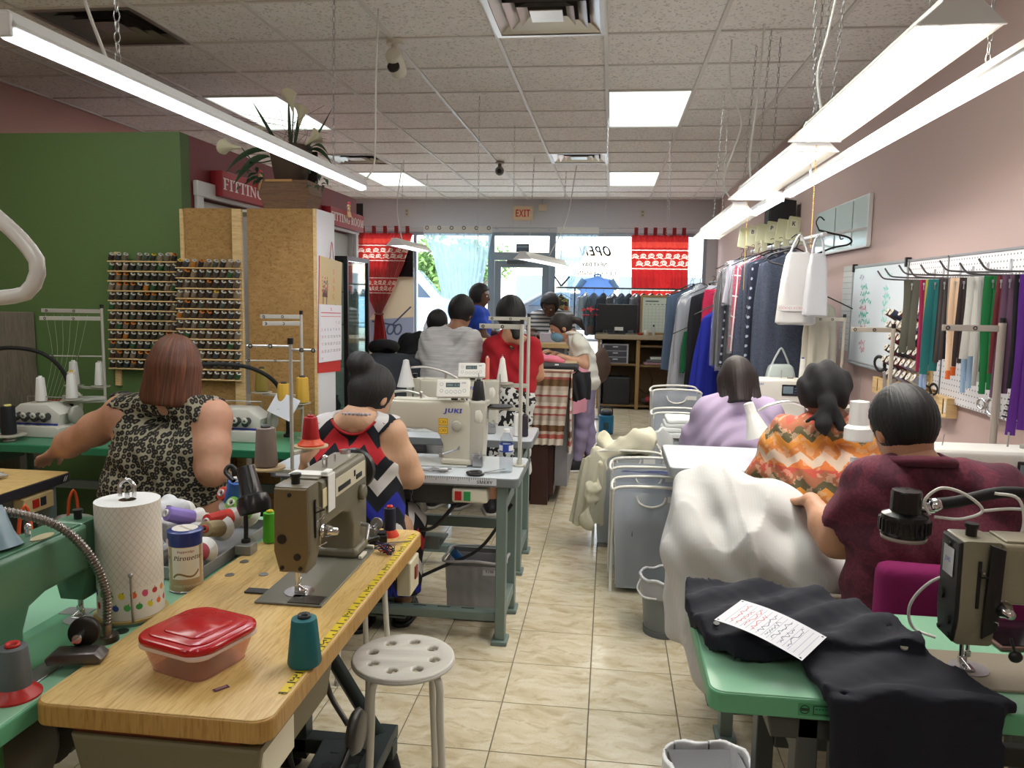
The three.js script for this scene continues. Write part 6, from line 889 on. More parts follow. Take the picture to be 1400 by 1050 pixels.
// long pegboard hooks with zippers
const hookZ = [-4.0, -3.9, -3.72, -3.6, -3.47, -3.28, -3.1, -2.95];
hookZ.forEach((z, i) => { const t = thing('peg_hook', 'long steel peg hook carrying the ' + ['olive', 'crimson', 'teal', 'black', 'orange', 'white', 'emerald green', 'violet'][i] + ' zipper on the pegboard', 'hook', [WX - 0.018, 1.655 + (i % 3) * 0.008, z], 0, 'long pegboard hooks'); part('rod', tube([[0, 0.05, 0], [0, 0.002, 0], [-0.01, 0, 0], [-0.2, 0, 0], [-0.235, 0.006, 0], [-0.262, 0.04, 0]], 0.0038, 30, false, 7), metal(0x77797b, 0.35), t); part('back_plate', box(0.005, 0.06, 0.02, 0.0, 0.02, 0, 0.001), steel, t); });
[[-3.908, 0x4a4a3f, 0.34, 0.07, 'olive'], [-3.80, 0x8c1d45, 0.42, 0.03, 'crimson'], [-3.755, 0x9db8dc, 0.58, 0.032, 'pale blue'], [-3.715, 0x9a9440, 0.25, 0.024, 'mustard green'], [-3.675, 0x0d5a5a, 0.42, 0.06, 'teal'], [-3.62, 0x17171d, 0.36, 0.04, 'black'], [-3.55, 0x3f3b3a, 0.36, 0.03, 'charcoal'], [-3.51, 0x8b857c, 0.2, 0.022, 'stone grey'], [-3.47, 0xe06a2a, 0.42, 0.04, 'orange'], [-3.44, 0xd4b596, 0.38, 0.035, 'cream peach'], [-3.395, 0x2f221f, 0.36, 0.03, 'dark brown'], [-3.345, 0x8ba5bd, 0.46, 0.034, 'dusty blue'], [-3.27, 0xb9b8b0, 0.32, 0.055, 'white'], [-3.225, 0x9b9b96, 0.42, 0.03, 'silver'], [-3.16, 0x10121d, 0.36, 0.06, 'midnight navy'], [-3.125, 0x0f6a34, 0.44, 0.05, 'emerald green'], [-3.085, 0x5a1a22, 0.36, 0.028, 'maroon'], [-3.05, 0xc2c43a, 0.4, 0.03, 'lime yellow'], [-3.0, 0x5a3f55, 0.44, 0.045, 'plum'], [-2.955, 0x16161a, 0.4, 0.03, 'jet black'], [-2.905, 0x4a1670, 0.56, 0.055, 'violet']].forEach(([z, c, L, w, n], i) => {
  const t = thing('zipper', n + ' zipper bundle hanging from a pegboard hook', 'zipper', [1.4 + (i % 3) * 0.012, 1.65, z], -0.35 + (i % 4 - 1.5) * 0.08, 'zippers on the pegboard');
  const strip = (dx, wd, ll) => { const g = new THREE.PlaneGeometry(wd, ll, 2, 10).translate(dx, -ll / 2, 0), p = g.attributes.position; for (let k = 0; k < p.count; k++) { const y = p.getY(k); p.setZ(k, 0.006 * Math.sin(y * 18 + i) + (k % 3 === 1 ? 0.004 : 0)); p.setX(k, p.getX(k) * (1 + 0.15 * Math.sin(y * 9 + i)) - 0.03 * y * (i % 2 ? 0.4 : -0.3)); } g.computeVertexNormals(); return g; };
  part('tape', strip(-w * 0.27, w * 0.52, L), fabric(c), t); part('tape', strip(w * 0.27, w * 0.52, L * 0.96).translate(0, 0, 0.003), fabric(c), t); part('tape', strip(0, w * 0.8, L * 0.9).translate(0, 0, -0.008), fabric(c), t);
  part('slider', [box(0.008, 0.012, 0.006, -0.03 * -L * 0, -0.02, 0.008, 0.002), box(0.004, 0.02, 0.002, 0, -0.036, 0.011, 0.0008)], steel, t);
});
// spool rack and tool holder on the right wall
{
  const t = thing('thread_rack', 'wooden peg rack of red and grey spools beside the whiteboard', 'thread rack', [WX, 0, 0]);
  part('backboard', boxUV(span(-0.02, -0.002, 1.13, 1.51, -4.42, -3.93), 2), mat(0xffffff, 0.6, { map: T.pine }), t); const cols = [['gold', 0xa8802e], ['wine red', 0x6a1420], ['silver grey', 0x8a8a90], ['navy', 0x232c48], ['black', 0x1c1a1c], ['lilac', 0x8f7f9a], ['brown', 0x5a3a2c], ['cream', 0xb9ae98]];
  const g = merge([lathe([[0.006, -0.03], [0.0185, -0.03], [0.0185, 0.03], [0.006, 0.03]], 14)]), e1 = lathe([[0.006, 0.03], [0.02, 0.03], [0.02, 0.034], [0.006, 0.034]], 16), e2 = lathe([[0.004, -0.034], [0.023, -0.034], [0.023, -0.03], [0.004, -0.03]], 16);
  for (let r = 0; r < 6; r++) for (let i = 0; i < 7; i++) {
    const y = 1.47 - r * 0.062, z = -4.39 + i * 0.068 + (r % 2) * 0.02; if (z > -3.95 || H2(r, i, 77) < 0.12) continue;
    part('peg', rod([-0.02, y - 0.02, z], [-0.1, y + 0.03, z], 0.003), mat(0xb99a68, 0.6), t);
    const [n, c] = cols[r >= 2 && r <= 3 ? (H2(i, r, 5) < 0.6 ? 1 : 4) : Math.floor(H2(i, r, 5) * 8)], s = thing('thread_spool', `${n} spool on the ${ordinal[r]} row of the peg rack beside the whiteboard`, 'thread spool', [WX - 0.068, y + 0.01, z], [0, 0, 1.02], 'spools on the right wall rack');
    part('thread', g, thr(c), s); part('spool_end', e1, spoolWhite, s); part('spool_end', e2, spoolWhite, s);
  }
  const h = thing('tool_holder', 'wooden tool holder plank with scissors below the pegboard', 'tool holder', [WX, 0, 0]);
  part('plank', boxUV(span(-0.05, -0.002, 1.035, 1.125, -4.68, -3.68), 2), mat(0xffffff, 0.6, { map: T.pine }), h); for (let i = 0; i < 9; i++) part('notch', span(-0.0515, -0.05, 1.05, 1.12, -4.6 + i * 0.11, -4.592 + i * 0.11), mat(0x4a3720, 0.8), h); part('socket_label', span(-0.0515, -0.05, 1.06, 1.11, -3.7, -3.685), mat(0xd0d0cc, 0.5), h);
  const sc = (label, y, z, turn, big) => { const s = thing('scissors', label, 'scissors', [WX - 0.065, y, z], [0, -0.5, turn], 'scissors in the wall holder'); const k = big; for (const [dx, a] of [[-0.018, 0.2], [0.018, -0.2]]) part('handle', new THREE.TorusGeometry(0.02 * k, 0.005 * k, 8, 16).scale(1, 1.5, 1).rotateZ(a).translate(dx * k, 0.05 * k, 0), black, s); for (const a of [-0.05, 0.05]) part('blade', put(prism([[-0.008, 0.02], [0.008, 0.02], [0.003, -0.14], [-0.003, -0.14]], 0.003, 0.0006), 0, 0, 0.002 * Math.sign(a), 0, 0, a), steel, s); };
  sc('black handled shears upright in the wooden tool holder', 1.15, -4.45, 0.05, 1.3); sc('black handled shears leaning in the wooden tool holder', 1.13, -4.3, -0.25, 1.1); sc('small black shears at the end of the wooden tool holder', 1.11, -3.8, 0.3, 0.8);
  const cs = thing('chrome_shears', 'chrome handled shears hanging at the bottom of the pegboard', 'scissors', [WX - 0.035, 1.14, -3.3], [0, -PI / 2 + 0.3, 0]); part('handle', new THREE.TorusGeometry(0.028, 0.007, 8, 20).scale(1, 1.2, 1), chrome, cs); part('handle', new THREE.TorusGeometry(0.02, 0.005, 8, 20).translate(-0.055, 0.005, 0), chrome, cs); part('blade', put(prism([[-0.01, 0.02], [0.02, 0.025], [0.0, 0.1], [-0.008, 0.1]], 0.004, 0.0006), 0, 0.01, 0), chrome, cs);
  const bs = thing('bobbin_strip', 'strip of stacked bobbins hanging from the pegboard edge', 'bobbins', [WX - 0.04, 1.2, -3.14], [0, 0, -0.25]); for (let i = 0; i < 8; i++) part('bobbin', cyl(0.012, 0.012, 0.007, 0, -i * 0.011, 0, 12), i % 2 ? black : steel, bs); part('wire', rod([0, 0.05, 0], [0, -0.1, 0], 0.002), steel, bs);
  const pt = thing('price_tag', 'small purple printed tag hanging from the green zipper', 'tag', [1.45, 1.28, -3.235], -0.4); part('card', box(0.036, 0.06, 0.002, 0, 0, 0, 0.0008), mat(0x2a1c40, 0.5), pt); part('round_print', put(cyl(0.013, 0.013, 0.001, 0, 0, 0, 18), 0, -0.012, 0.0016, PI / 2, 0, 0), mat(0xb8505a, 0.5), pt);
}
threadStand('pale thread stand on the white table in front of the bandana woman', 1.28, D, -3.76, { h: 0.67, pr: 0.0095, c: 0xb9b2a4, arms: [[0.66, -0.19, 0.02]], discs: [[-0.12, 0.3, -0.03, 0.06], [-0.22, 0.3, 0.0, 0.055]], pin: 0.14 });
threadStand('pale thread stand behind the computerised machine', 1.41, D, -4.98, { h: 0.69, pr: 0.009, c: 0xb9b2a4, arms: [[0.675, -0.16, 0.02]], discs: [] });
threadStand('thick grey thread stand beside the maroon shirt man', 1.385, D, -2.99, { h: 0.72, pr: 0.013, c: 0xa89f96, arms: [[0.7, -0.21, 0.02]], discs: [] });
cone('slim white bottle shaped cone with blue tip on the computerised machine', [1.2, 1.0605, -5.06], 0xd9d8d2, { h: 0.13, r0: 0.02, r1: 0.014, cap: 0x2a3f9a });
// white cone lamps on the right
const lampWhite = mat(0xd2d2d0, 0.35, { side: THREE.DoubleSide });
gooseneck('white tilted lamp on a bent arm behind the lavender blouse woman', [[1.0, D, -3.9], [1.0, 0.95, -3.9], [0.96, 1.03, -3.9], [0.88, 1.06, -3.9], [0.78, 1.04, -3.9], [0.73, 1.01, -3.9]], 0.007, silver, { at: [0.705, 0.98, -3.9], dir: [0.35, -1, 0.1], prof: [[0.003, 0.075], [0.024, 0.07], [0.026, 0.02], [0.03, 0.01], [0.062, -0.1], [0.059, -0.1], [0.024, 0.0], [0.003, 0.04]], mat: lampWhite });
gooseneck('white upright lamp between the maroon shirt man and the bandana woman', [[1.0, D, -2.92], [1.0, 0.95, -2.92], [0.99, 1.06, -2.92], [0.96, 1.1, -2.91], [0.92, 1.11, -2.9]], 0.008, silver, { at: [0.893, 1.1, -2.9], dir: [0.02, -1, 0], prof: [[0.003, 0.1], [0.032, 0.095], [0.034, 0.03], [0.035, 0.012], [0.048, 0.0], [0.05, -0.04], [0.047, -0.045], [0.03, 0.01], [0.003, 0.05]], mat: lampWhite });
// black lamp and cable in front of the maroon shirt
{
  const t = gooseneck('black finned machine lamp with white cable on the mint green table', [[1.3, D, -1.9], [1.3, 0.9, -1.89], [1.18, 1.03, -1.86], [1.0, 1.12, -1.82], [0.87, 1.14, -1.8], [0.76, 1.115, -1.79], [0.71, 1.108, -1.79]], 0.0125, blackMatte, { at: [0.662, 1.095, -1.79], dir: [0, -1, 0], prof: [[0.003, 0.045], [0.03, 0.042], [0.032, 0.036], [0.032, -0.005], [0.048, -0.012], [0.051, -0.02], [0.051, -0.05], [0.048, -0.058], [0.045, -0.058], [0.03, -0.01], [0.003, 0.02]], mat: mat(0x0e0e10, 0.25, { side: THREE.DoubleSide }) }, { baseMat: black });
  const o = [1.3, D, -1.9], L = (p) => [p[0] - o[0], p[1] - o[1], p[2] - o[2]];
  part('shade_ribs', Array.from({ length: 26 }, (_, i) => box(0.004, 0.028, 0.004, ...L([0.662 + 0.0515 * Math.cos(i * 2 * PI / 26), 1.06, -1.79 + 0.0515 * Math.sin(i * 2 * PI / 26)]))), black, t); t.children.at(-1).userData.kind = 'stuff';
  part('swivel_joint', [put(cyl(0.012, 0.012, 0.03), ...L([0.705, 1.1, -1.79]), 0, 0, PI / 2), ball(0.015, ...L([0.722, 1.108, -1.785]))], chrome, t); part('glass_ring', put(lathe([[0.04, -0.004], [0.048, -0.004], [0.047, -0.012], [0.04, -0.012]], 26), ...L([0.662, 1.04, -1.79])), mat(0xbdb8ac, 0.2, { transmission: 0.5, thickness: 0 }), t);
  part('white_cable', [tube([[0.705, 1.09, -1.77], [0.69, 1.12, -1.765], [0.72, 1.15, -1.765], [0.77, 1.14, -1.765], [0.81, 1.105, -1.765], [0.77, 1.085, -1.765], [0.715, 1.085, -1.77]].map(L), 0.0034, 60, false, 7), tube([[0.81, 1.105, -1.765], [0.88, 1.11, -1.775], [0.93, 1.1, -1.78], [0.95, 1.04, -1.76], [0.97, 0.98, -1.74], [0.99, 0.95, -1.74]].map(L), 0.0034, 40, false, 7), tube([[0.84, 1.14, -1.785], [0.88, 1.135, -1.77], [0.895, 1.08, -1.765], [0.87, 1.02, -1.76], [0.8, 0.985, -1.75], [0.72, 0.94, -1.77], [0.69, 0.87, -1.8], [0.71, 0.81, -1.82], [0.75, 0.8, -1.8]].map(L), 0.0034, 70, false, 7)], cordWhite, t, 'white cable looped round the neck');
}
// ---------------------------------------------------------------- navy trousers, tag and tools on the mint table
{
  const A = [[0.22, -2.05], [0.3, -2.085], [0.56, -2.07], [0.66, -1.93], [0.715, -1.8], [0.7, -1.72], [0.6, -1.725], [0.46, -1.7], [0.29, -1.67], [0.235, -1.74], [0.205, -1.9]], B = [[0.42, -1.72], [0.7, -1.77], [0.8, -1.53], [0.44, -1.53]];
  const f = (x, y, z) => {
    const w = 0.02 * (fbm(x * 9 + 3, z * 9, 0, 0, 3, 4) - 0.5) + 0.008 * Math.sin((x * 0.8 + z) * 46), ya = 0.79 + w * 1.2 + 0.018 * Math.exp(-((x - 0.62) ** 2 + (z + 1.8) ** 2) / 0.006), yb = 0.781 + w * 0.5;
    let d = Math.max(polyD(x, z, A), Math.abs(y - ya) - 0.019);
    d = smin(d, Math.max(polyD(x, z, B), Math.abs(y - yb) - 0.012), 0.01);
    const hz = -1.526 + 0.012 * Math.sin(x * 38 + y * 3) + 0.01 * Math.sin(x * 17), hx = x - (0.785 - y) * 0.07, h = Math.max(0.445 - hx, hx - 0.765, y - 0.792, 0.2 - y, Math.abs(z - hz) - 0.012);
    d = smin(d, h, 0.025);
    return Math.max(d, -Math.max(polyD(x, z, [[0.63, -1.83], [0.715, -1.8], [0.7, -1.735], [0.655, -1.75]]), Math.abs(y - ya + 0.0) - 0.008)) * 0.75;
  };
  const t = thing('navy_trousers', 'dark navy dress trousers draped over the mint green table', 'trousers', [0, 0, 0]);
  part('cloth', nets(f, [0.17, 0.18, -2.12], [0.86, 0.85, -1.48], 0.0075, (x, y, z) => [x, z - y]), fabric(0x0f1220), t);
  part('button', [cyl(0.008, 0.008, 0.004, 0.655, 0.806, -1.722, 14, [0.4, 0, 0])], mat(0xa9a596, 0.4), t, 'pale waist button'); part('button', cyl(0.007, 0.007, 0.004, 0.262, 0.815, -1.76, 12, [0.3, 0, 0]), black, t);
  const pg = new THREE.PlaneGeometry(0.13, 0.2, 8, 16), p = pg.attributes.position; for (let i = 0; i < p.count; i++) p.setZ(i, 0.012 * Math.sin((p.getY(i) + 0.1) * 13));
  pg.computeVertexNormals(); const tg = thing('repair_ticket', 'white handwritten repair ticket lying on the navy trousers', 'ticket', [0.368, 0.832, -1.706], [-PI / 2 + 0.12, 0.05, 0.95]);
  part('ticket_paper', pg, mat(0xffffff, 0.6, { side: THREE.DoubleSide, map: drawn(260, 400, (c, w, h) => { c.fillStyle = '#d6d8e0'; c.fillRect(0, 0, w, h); c.strokeStyle = '#8f98b0'; c.lineWidth = 2; for (let i = 0; i < 15; i++) { c.beginPath(); c.moveTo(20, 40 + i * 24); c.lineTo(240, 40 + i * 24); c.stroke(); } c.lineWidth = 3; for (let i = 0; i < 9; i++) { c.strokeStyle = i < 4 ? '#c2474c' : '#46506e'; c.beginPath(); c.moveTo(40, 60 + i * 32); for (let k = 0; k < 14; k++) c.lineTo(44 + k * (i % 2 ? 11 : 14), 60 + i * 32 + (H2(k, i, 8) - 0.5) * 20); c.stroke(); } c.fillStyle = '#1a1a1c'; for (const [x, y] of [[14, 12], [246, 12], [14, 388], [246, 388]]) { c.beginPath(); c.arc(x, y, 5, 0, 7); c.fill(); } }) }), tg);
  const ph = thing('tablet', 'black tablet lying on the mint green table behind the machine', 'tablet', [1.02, D, -1.93], 0.1); part('tablet_case', box(0.24, 0.01, 0.16, 0, 0.005, 0, 0.004), mat(0x5a3a30, 0.5), ph); part('tablet_screen', box(0.225, 0.002, 0.145, 0, 0.011, 0), mat(0x0c0d10, 0.12), ph); part('white_ruler', box(0.026, 0.002, 0.16, 0.03, 0.013, 0, 0, [0, -0.25, 0]), mat(0xcfd0d0, 0.4), ph);
  const sn = thing('thread_snips', 'steel thread snips on the mint green table', 'scissors', [1.0, D, -1.78], -0.4); part('blade', put(prism([[0, 0], [0.09, 0.002], [0, 0.01]], 0.003, 0.0005), 0, 0.004, 0, -PI / 2, 0, 0), steel, sn); part('blade', put(prism([[0, 0], [0.09, 0.006], [0, 0.01]], 0.003, 0.0005), 0, 0.007, 0, -PI / 2, 0.15, 0), steel, sn); part('handle', tube([[0, 0.005, 0], [-0.05, 0.006, -0.012], [-0.06, 0.006, 0.006], [0, 0.006, 0.014]], 0.003, 20), steel, sn);
}
// white trousers on the man's table
{
  const Q = union([[0.46, 0.81, -2.8, 0.2, 0.115, 0.2], [0.4, 0.86, -2.86, 0.12, 0.08, 0.12], [0.6, 0.8, -2.8, 0.13, 0.08, 0.15], cap([0.3, 0.72, -2.6], 0.06, [0.75, 0.68, -2.56], 0.05), cap([0.28, 0.78, -2.7], 0.06, [0.25, 0.4, -2.66], 0.03), cap([0.46, 0.72, -2.58], 0.07, [0.5, 0.34, -2.52], 0.07), cap([0.66, 0.7, -2.56], 0.06, [0.72, 0.46, -2.48], 0.06), cap([0.3, 0.7, -2.6], 0.06, [0.36, 0.32, -2.54], 0.05)], 0.09);
  const f = (x, y, z) => Q(x, y, z) + 0.014 * Math.sin(x * 34 + y * 16 + 2 * Math.sin(y * 9 + z * 5)) * 0.6 + 0.03 * Math.abs(n3(x * 9 + y * 3, y * 5, z * 9, 3) - 0.5) - 0.02 * Math.pow(1 - Math.abs(2 * n3(x * 7, y * 3, z * 7 + y * 2, 8) - 1), 6) - 0.01 * Math.exp(-(((x - 0.45 - (0.85 - y) * 0.25) / 0.012) ** 2));
  const stripe = tex(64, 64, (u, v) => { const a = 0.96 + 0.008 * Math.sin(u * 8 * 2 * PI); return [a, a * 0.995, a * 0.985]; });
  const t = thing('white_trousers', 'large pile of white striped trousers spilling off the table beside the maroon shirt man', 'trousers', [0, 0, 0]);
  part('cloth', nets(f, [0.14, 0.22, -3.1], [0.9, 1.0, -2.38], 0.009, (x, y, z) => [x * 14, y * 14]), mat(0xc6c6c6, 0.9, { map: stripe, side: THREE.DoubleSide }), t);
  part('seam', tube([[0.44, 0.93, -2.8], [0.44, 0.89, -2.68], [0.46, 0.8, -2.585], [0.49, 0.65, -2.515], [0.53, 0.5, -2.455]], 0.005, 30, false, 6), mat(0xd4d3d0, 0.9), t); part('pocket_flap', put(box(0.13, 0.05, 0.012, 0, 0, 0, 0.005), 0.76, 0.66, -2.5, 0.1, 0.15, 0), mat(0xc9c6ba, 0.9), t); part('pocket_cloth', put(box(0.13, 0.12, 0.02, 0, 0, 0, 0.009), 0.75, 0.575, -2.49, 0.1, 0.15, -0.06), mat(0xcfcabc, 0.9), t);
}
// magenta chair
{
  const t = thing('office_chair', 'magenta mesh backed office chair under the maroon shirt man', 'chair', [0.985, 0, -2.32]);
  const mg = fabric(0x86125a);
  part('backrest', nets((x, y, z) => { const zz = z - 0.16 - x * x * -0.35, q = Math.max(Math.abs(x) - 0.21, 0), r = Math.max(Math.abs(y - 0.69) - 0.125, 0); return Math.hypot(q, r, Math.max(Math.abs(zz) - 0.006, 0)) - 0.034; }, [-0.28, 0.5, 0.04], [0.28, 0.9, 0.28], 0.012), mg, t);
  part('seat', nets((x, y, z) => Math.hypot(Math.max(Math.abs(x) - 0.17, 0), Math.max(Math.abs(y - 0.45) - 0.01, 0), Math.max(Math.abs(z + 0.02) - 0.16, 0)) - 0.045, [-0.25, 0.36, -0.27], [0.25, 0.53, 0.23], 0.014), mg, t);
  part('back_post', tube([[0, 0.4, 0.0], [0, 0.4, 0.16], [0, 0.5, 0.215], [0, 0.66, 0.2]], 0.018, 20), black, t); part('gas_lift', [rod([0, 0.1, 0], [0, 0.4, 0], 0.025, 0.02)], black, t);
  for (let i = 0; i < 5; i++) { const a = i * 2 * PI / 5, c = Math.cos(a), s = Math.sin(a), l = part('star_leg', rod([0, 0.1, 0], [c * 0.26, 0.07, s * 0.26], 0.02, 0.014), black, t); part('caster', cyl(0.026, 0.026, 0.03, c * 0.26, 0.027, s * 0.26, 14, [PI / 2, 0, 0]), blackMatte, l); }
}
// hampers and bins on the floor
const frost = mat(0xc9d0d8, 0.45, { transmission: 0.62, thickness: 0, side: THREE.DoubleSide }), tubeWhite = mat(0xd6d4cc, 0.4);
function hamper(label, x, z, w, d, h, fill, turn = 0) {
  const t = thing('laundry_hamper', label, 'hamper', [x, 0, z], turn, 'white framed folding hampers'), a = w / 2, b = d / 2;
  part('top_frame', [tube([[-a, h, b], [-a + 0.02, h + 0.012, b], [a - 0.02, h + 0.012, b], [a, h, b], [a, h - 0.02, -b], [a - 0.02, h + 0.012, -b], [-a + 0.02, h + 0.012, -b], [-a, h, -b]], 0.008, 80, true, 8)], tubeWhite, t);
  for (const s of [-1, 1]) { part('leg', rod([s * a, h, b], [s * (a + 0.005), 0.0, -b * 0.7], 0.008), tubeWhite, t); part('leg', rod([s * a, h, -b], [s * (a + 0.005), 0.0, b * 0.7], 0.008), tubeWhite, t); }
  const wall = (x0, z0, x1, z1) => { const g = new THREE.PlaneGeometry(1, h - 0.05, 12, 6), p = g.attributes.position; for (let i = 0; i < p.count; i++) { const u = p.getX(i) + 0.5, k = 0.88 + 0.12 * (p.getY(i) / (h - 0.05) + 0.5); p.setXYZ(i, (x0 + (x1 - x0) * u) * k + 0.004 * Math.sin(u * 25), p.getY(i) + h / 2 + 0.015, (z0 + (z1 - z0) * u) * k + 0.004 * Math.sin(u * 19)); } g.computeVertexNormals(); return g; };
  for (const q of [[-a, b, a, b], [-a, -b, a, -b], [-a, b, -a, -b], [a, b, a, -b]]) part('side_panel', wall(...q), frost, t);
  part('bottom_panel', box(w * 0.88, 0.006, d * 0.88, 0, 0.035, 0), frost, t);
  part('handle_trim', tube([[-0.075, h - 0.03, b + 0.005], [-0.06, h - 0.065, b + 0.004], [0, h - 0.085, b + 0.003], [0.06, h - 0.065, b + 0.004], [0.075, h - 0.03, b + 0.005]], 0.006, 24, false, 6), tubeWhite, t); part('label_patch', box(0.07, 0.03, 0.002, a * 0.62, h - 0.04, b + 0.006), mat(0xc9c9c4, 0.6), t);
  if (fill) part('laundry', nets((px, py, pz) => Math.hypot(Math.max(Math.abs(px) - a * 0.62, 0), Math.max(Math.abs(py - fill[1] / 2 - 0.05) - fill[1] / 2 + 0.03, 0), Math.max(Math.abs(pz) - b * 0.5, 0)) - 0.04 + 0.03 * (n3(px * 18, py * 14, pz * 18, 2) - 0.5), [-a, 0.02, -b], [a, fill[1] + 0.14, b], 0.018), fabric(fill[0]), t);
}
hamper('frosted laundry hamper with white frame beside the round trash bin', 0.24, -4.12, 0.38, 0.22, 0.56, [0x20284a, 0.36]);
hamper('frosted laundry hamper holding dark blue clothes behind another', 0.24, -4.42, 0.4, 0.24, 0.6, [0x18224e, 0.5]);
hamper('white framed hamper overflowing with cream cloth and lace', 0.14, -4.9, 0.4, 0.3, 0.6, [0xb9b59c, 0.5]);
hamper('folded white framed hamper under the white sheet pile', 0.5, -5.3, 0.34, 0.26, 0.62, null);
hamper('white framed hamper standing empty behind the sheet pile', 0.5, -5.72, 0.34, 0.22, 0.72, null);
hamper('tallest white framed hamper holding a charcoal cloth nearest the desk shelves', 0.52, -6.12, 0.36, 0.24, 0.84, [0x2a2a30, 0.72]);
{
  const f = (x, y, z) => smin(Math.hypot(Math.max(Math.abs(x) - 0.11, 0), Math.max(Math.abs(y - 0.62 - 0.05 * Math.sin(x * 14 + z * 9)) - 0.012, 0), Math.max(Math.abs(z) - 0.08, 0)) - 0.045, capD(x, y, z, cap([-0.2, 0.6, 0.12], 0.03, [-0.24, 0.18, 0.2], 0.03)), 0.1) + 0.09 * (n3(x * 17, y * 12, z * 17, 6) - 0.5) - 0.03 * Math.pow(1 - Math.abs(2 * n3(x * 9, y * 7, z * 9, 2) - 1), 5);
  const t = thing('cream_cloth', 'cream cloth and lace spilling over the white framed hamper', 'cloth', [0.14, 0, -4.9]); part('cloth', nets(f, [-0.34, 0.1, -0.2], [0.26, 0.82, 0.3], 0.012), fabric(0xcdc9b2), t);
  const lace = garmentGeo(0.14, 0.46, 0.05, 5, 0.05, 1.4, 0.012); part('lace', put(lace, -0.2, 0.62, 0.17, 0, 0.3, -0.1), mat(0xd2d0bd, 0.8, { transmission: 0.45, thickness: 0, side: THREE.DoubleSide }), t);
  const sh = thing('sheet_pile', 'folded white sheets piled on a hamper beside the lavender blouse woman', 'sheets', [0.5, 0.635, -5.28]);
  for (let i = 0; i < 4; i++) part('folded_sheet', nets((x, y, z) => Math.hypot(Math.max(Math.abs(x) - 0.13 + i * 0.006, 0), Math.max(Math.abs(y) - 0.005, 0), Math.max(Math.abs(z) - 0.1, 0)) - 0.016 + 0.012 * (n3(x * 20 + i * 5, y * 20, z * 20) - 0.5), [-0.18, -0.035, -0.15], [0.18, 0.035, 0.15], 0.012).translate(0.005 * i, 0.02 + i * 0.03, 0), fabric(0xd6dbdb), sh);
  part('hanging_edge', put(garmentGeo(0.3, 0.5, 0.05, 8, 0.05, 1.5, 0.02), -0.14, 0.07, 0.14, 0.05, 0.5, -0.12), fabric(0xc6cac9), sh);
  const rb = thing('round_trash_bin', 'round grey trash bin with tied clear liner beside the hampers', 'trash bin', [0.29, 0, -3.58]);
  part('bin_wall', lathe([[0, 0.006], [0.085, 0.006], [0.088, 0.02], [0.112, 0.27], [0.109, 0.27], [0.085, 0.022]], 30), mat(0x8b9396, 0.45, { transmission: 0.35, thickness: 0, side: THREE.DoubleSide }), rb); part('bin_base', cyl(0.092, 0.094, 0.03, 0, 0.015, 0, 30), mat(0x63696c, 0.5), rb);
  const lr = []; for (let i = 0; i < 26; i++) { const a = i / 26 * 2 * PI; lr.push([Math.cos(a) * (0.113 + 0.004 * Math.sin(i * 2.3)), 0.272 + 0.006 * Math.sin(i * 1.7), Math.sin(a) * (0.113 + 0.004 * Math.cos(i * 2.9))]); } part('liner_rim', tube(lr, 0.007, 90, true, 6), mat(0xd6d8da, 0.35, { transmission: 0.4, thickness: 0 }), rb); part('liner', lathe([[0.112, 0.272], [0.117, 0.24], [0.113, 0.19], [0.11, 0.19], [0.11, 0.265]], 40), mat(0xd9dadd, 0.3, { transmission: 0.6, thickness: 0, side: THREE.DoubleSide }), rb); part('tie_tail', tube([[-0.11, 0.26, 0.03], [-0.125, 0.22, 0.04], [-0.1, 0.19, 0.07], [-0.04, 0.195, 0.105]], 0.005, 20), mat(0xcfd0d2, 0.5), rb);
  const wl = thing('lined_trash_bin', 'trash bin with white liner bag under the mint green table edge', 'trash bin', [0.3, 0, -2.02], 0.15); part('bin_wall', lathe([[0, 0.0], [0.1, 0], [0.13, 0.31], [0.127, 0.31], [0.097, 0.01], [0, 0.01]], 4).rotateY(PI / 4).scale(1.05, 1, 0.85), mat(0xcfcfd2, 0.5), wl);
  part('liner', nets((x, y, z) => Math.abs(Math.hypot(Math.max(Math.abs(x) - 0.055, 0), Math.max(Math.abs(z) - 0.04, 0)) - 0.055 + 0.006 * Math.sin(x * 60 + z * 50)) - 0.006 + (y > 0.335 + 0.01 * Math.sin(x * 30) || y < 0.16 ? 0.05 : 0), [-0.15, 0.14, -0.13], [0.15, 0.37, 0.13], 0.008), mat(0xdcdcde, 0.45), wl); part('liner_print', put(new THREE.PlaneGeometry(0.09, 0.014), 0, 0.25, 0.103), mat(0x9b8f96, 0.6), wl);
}
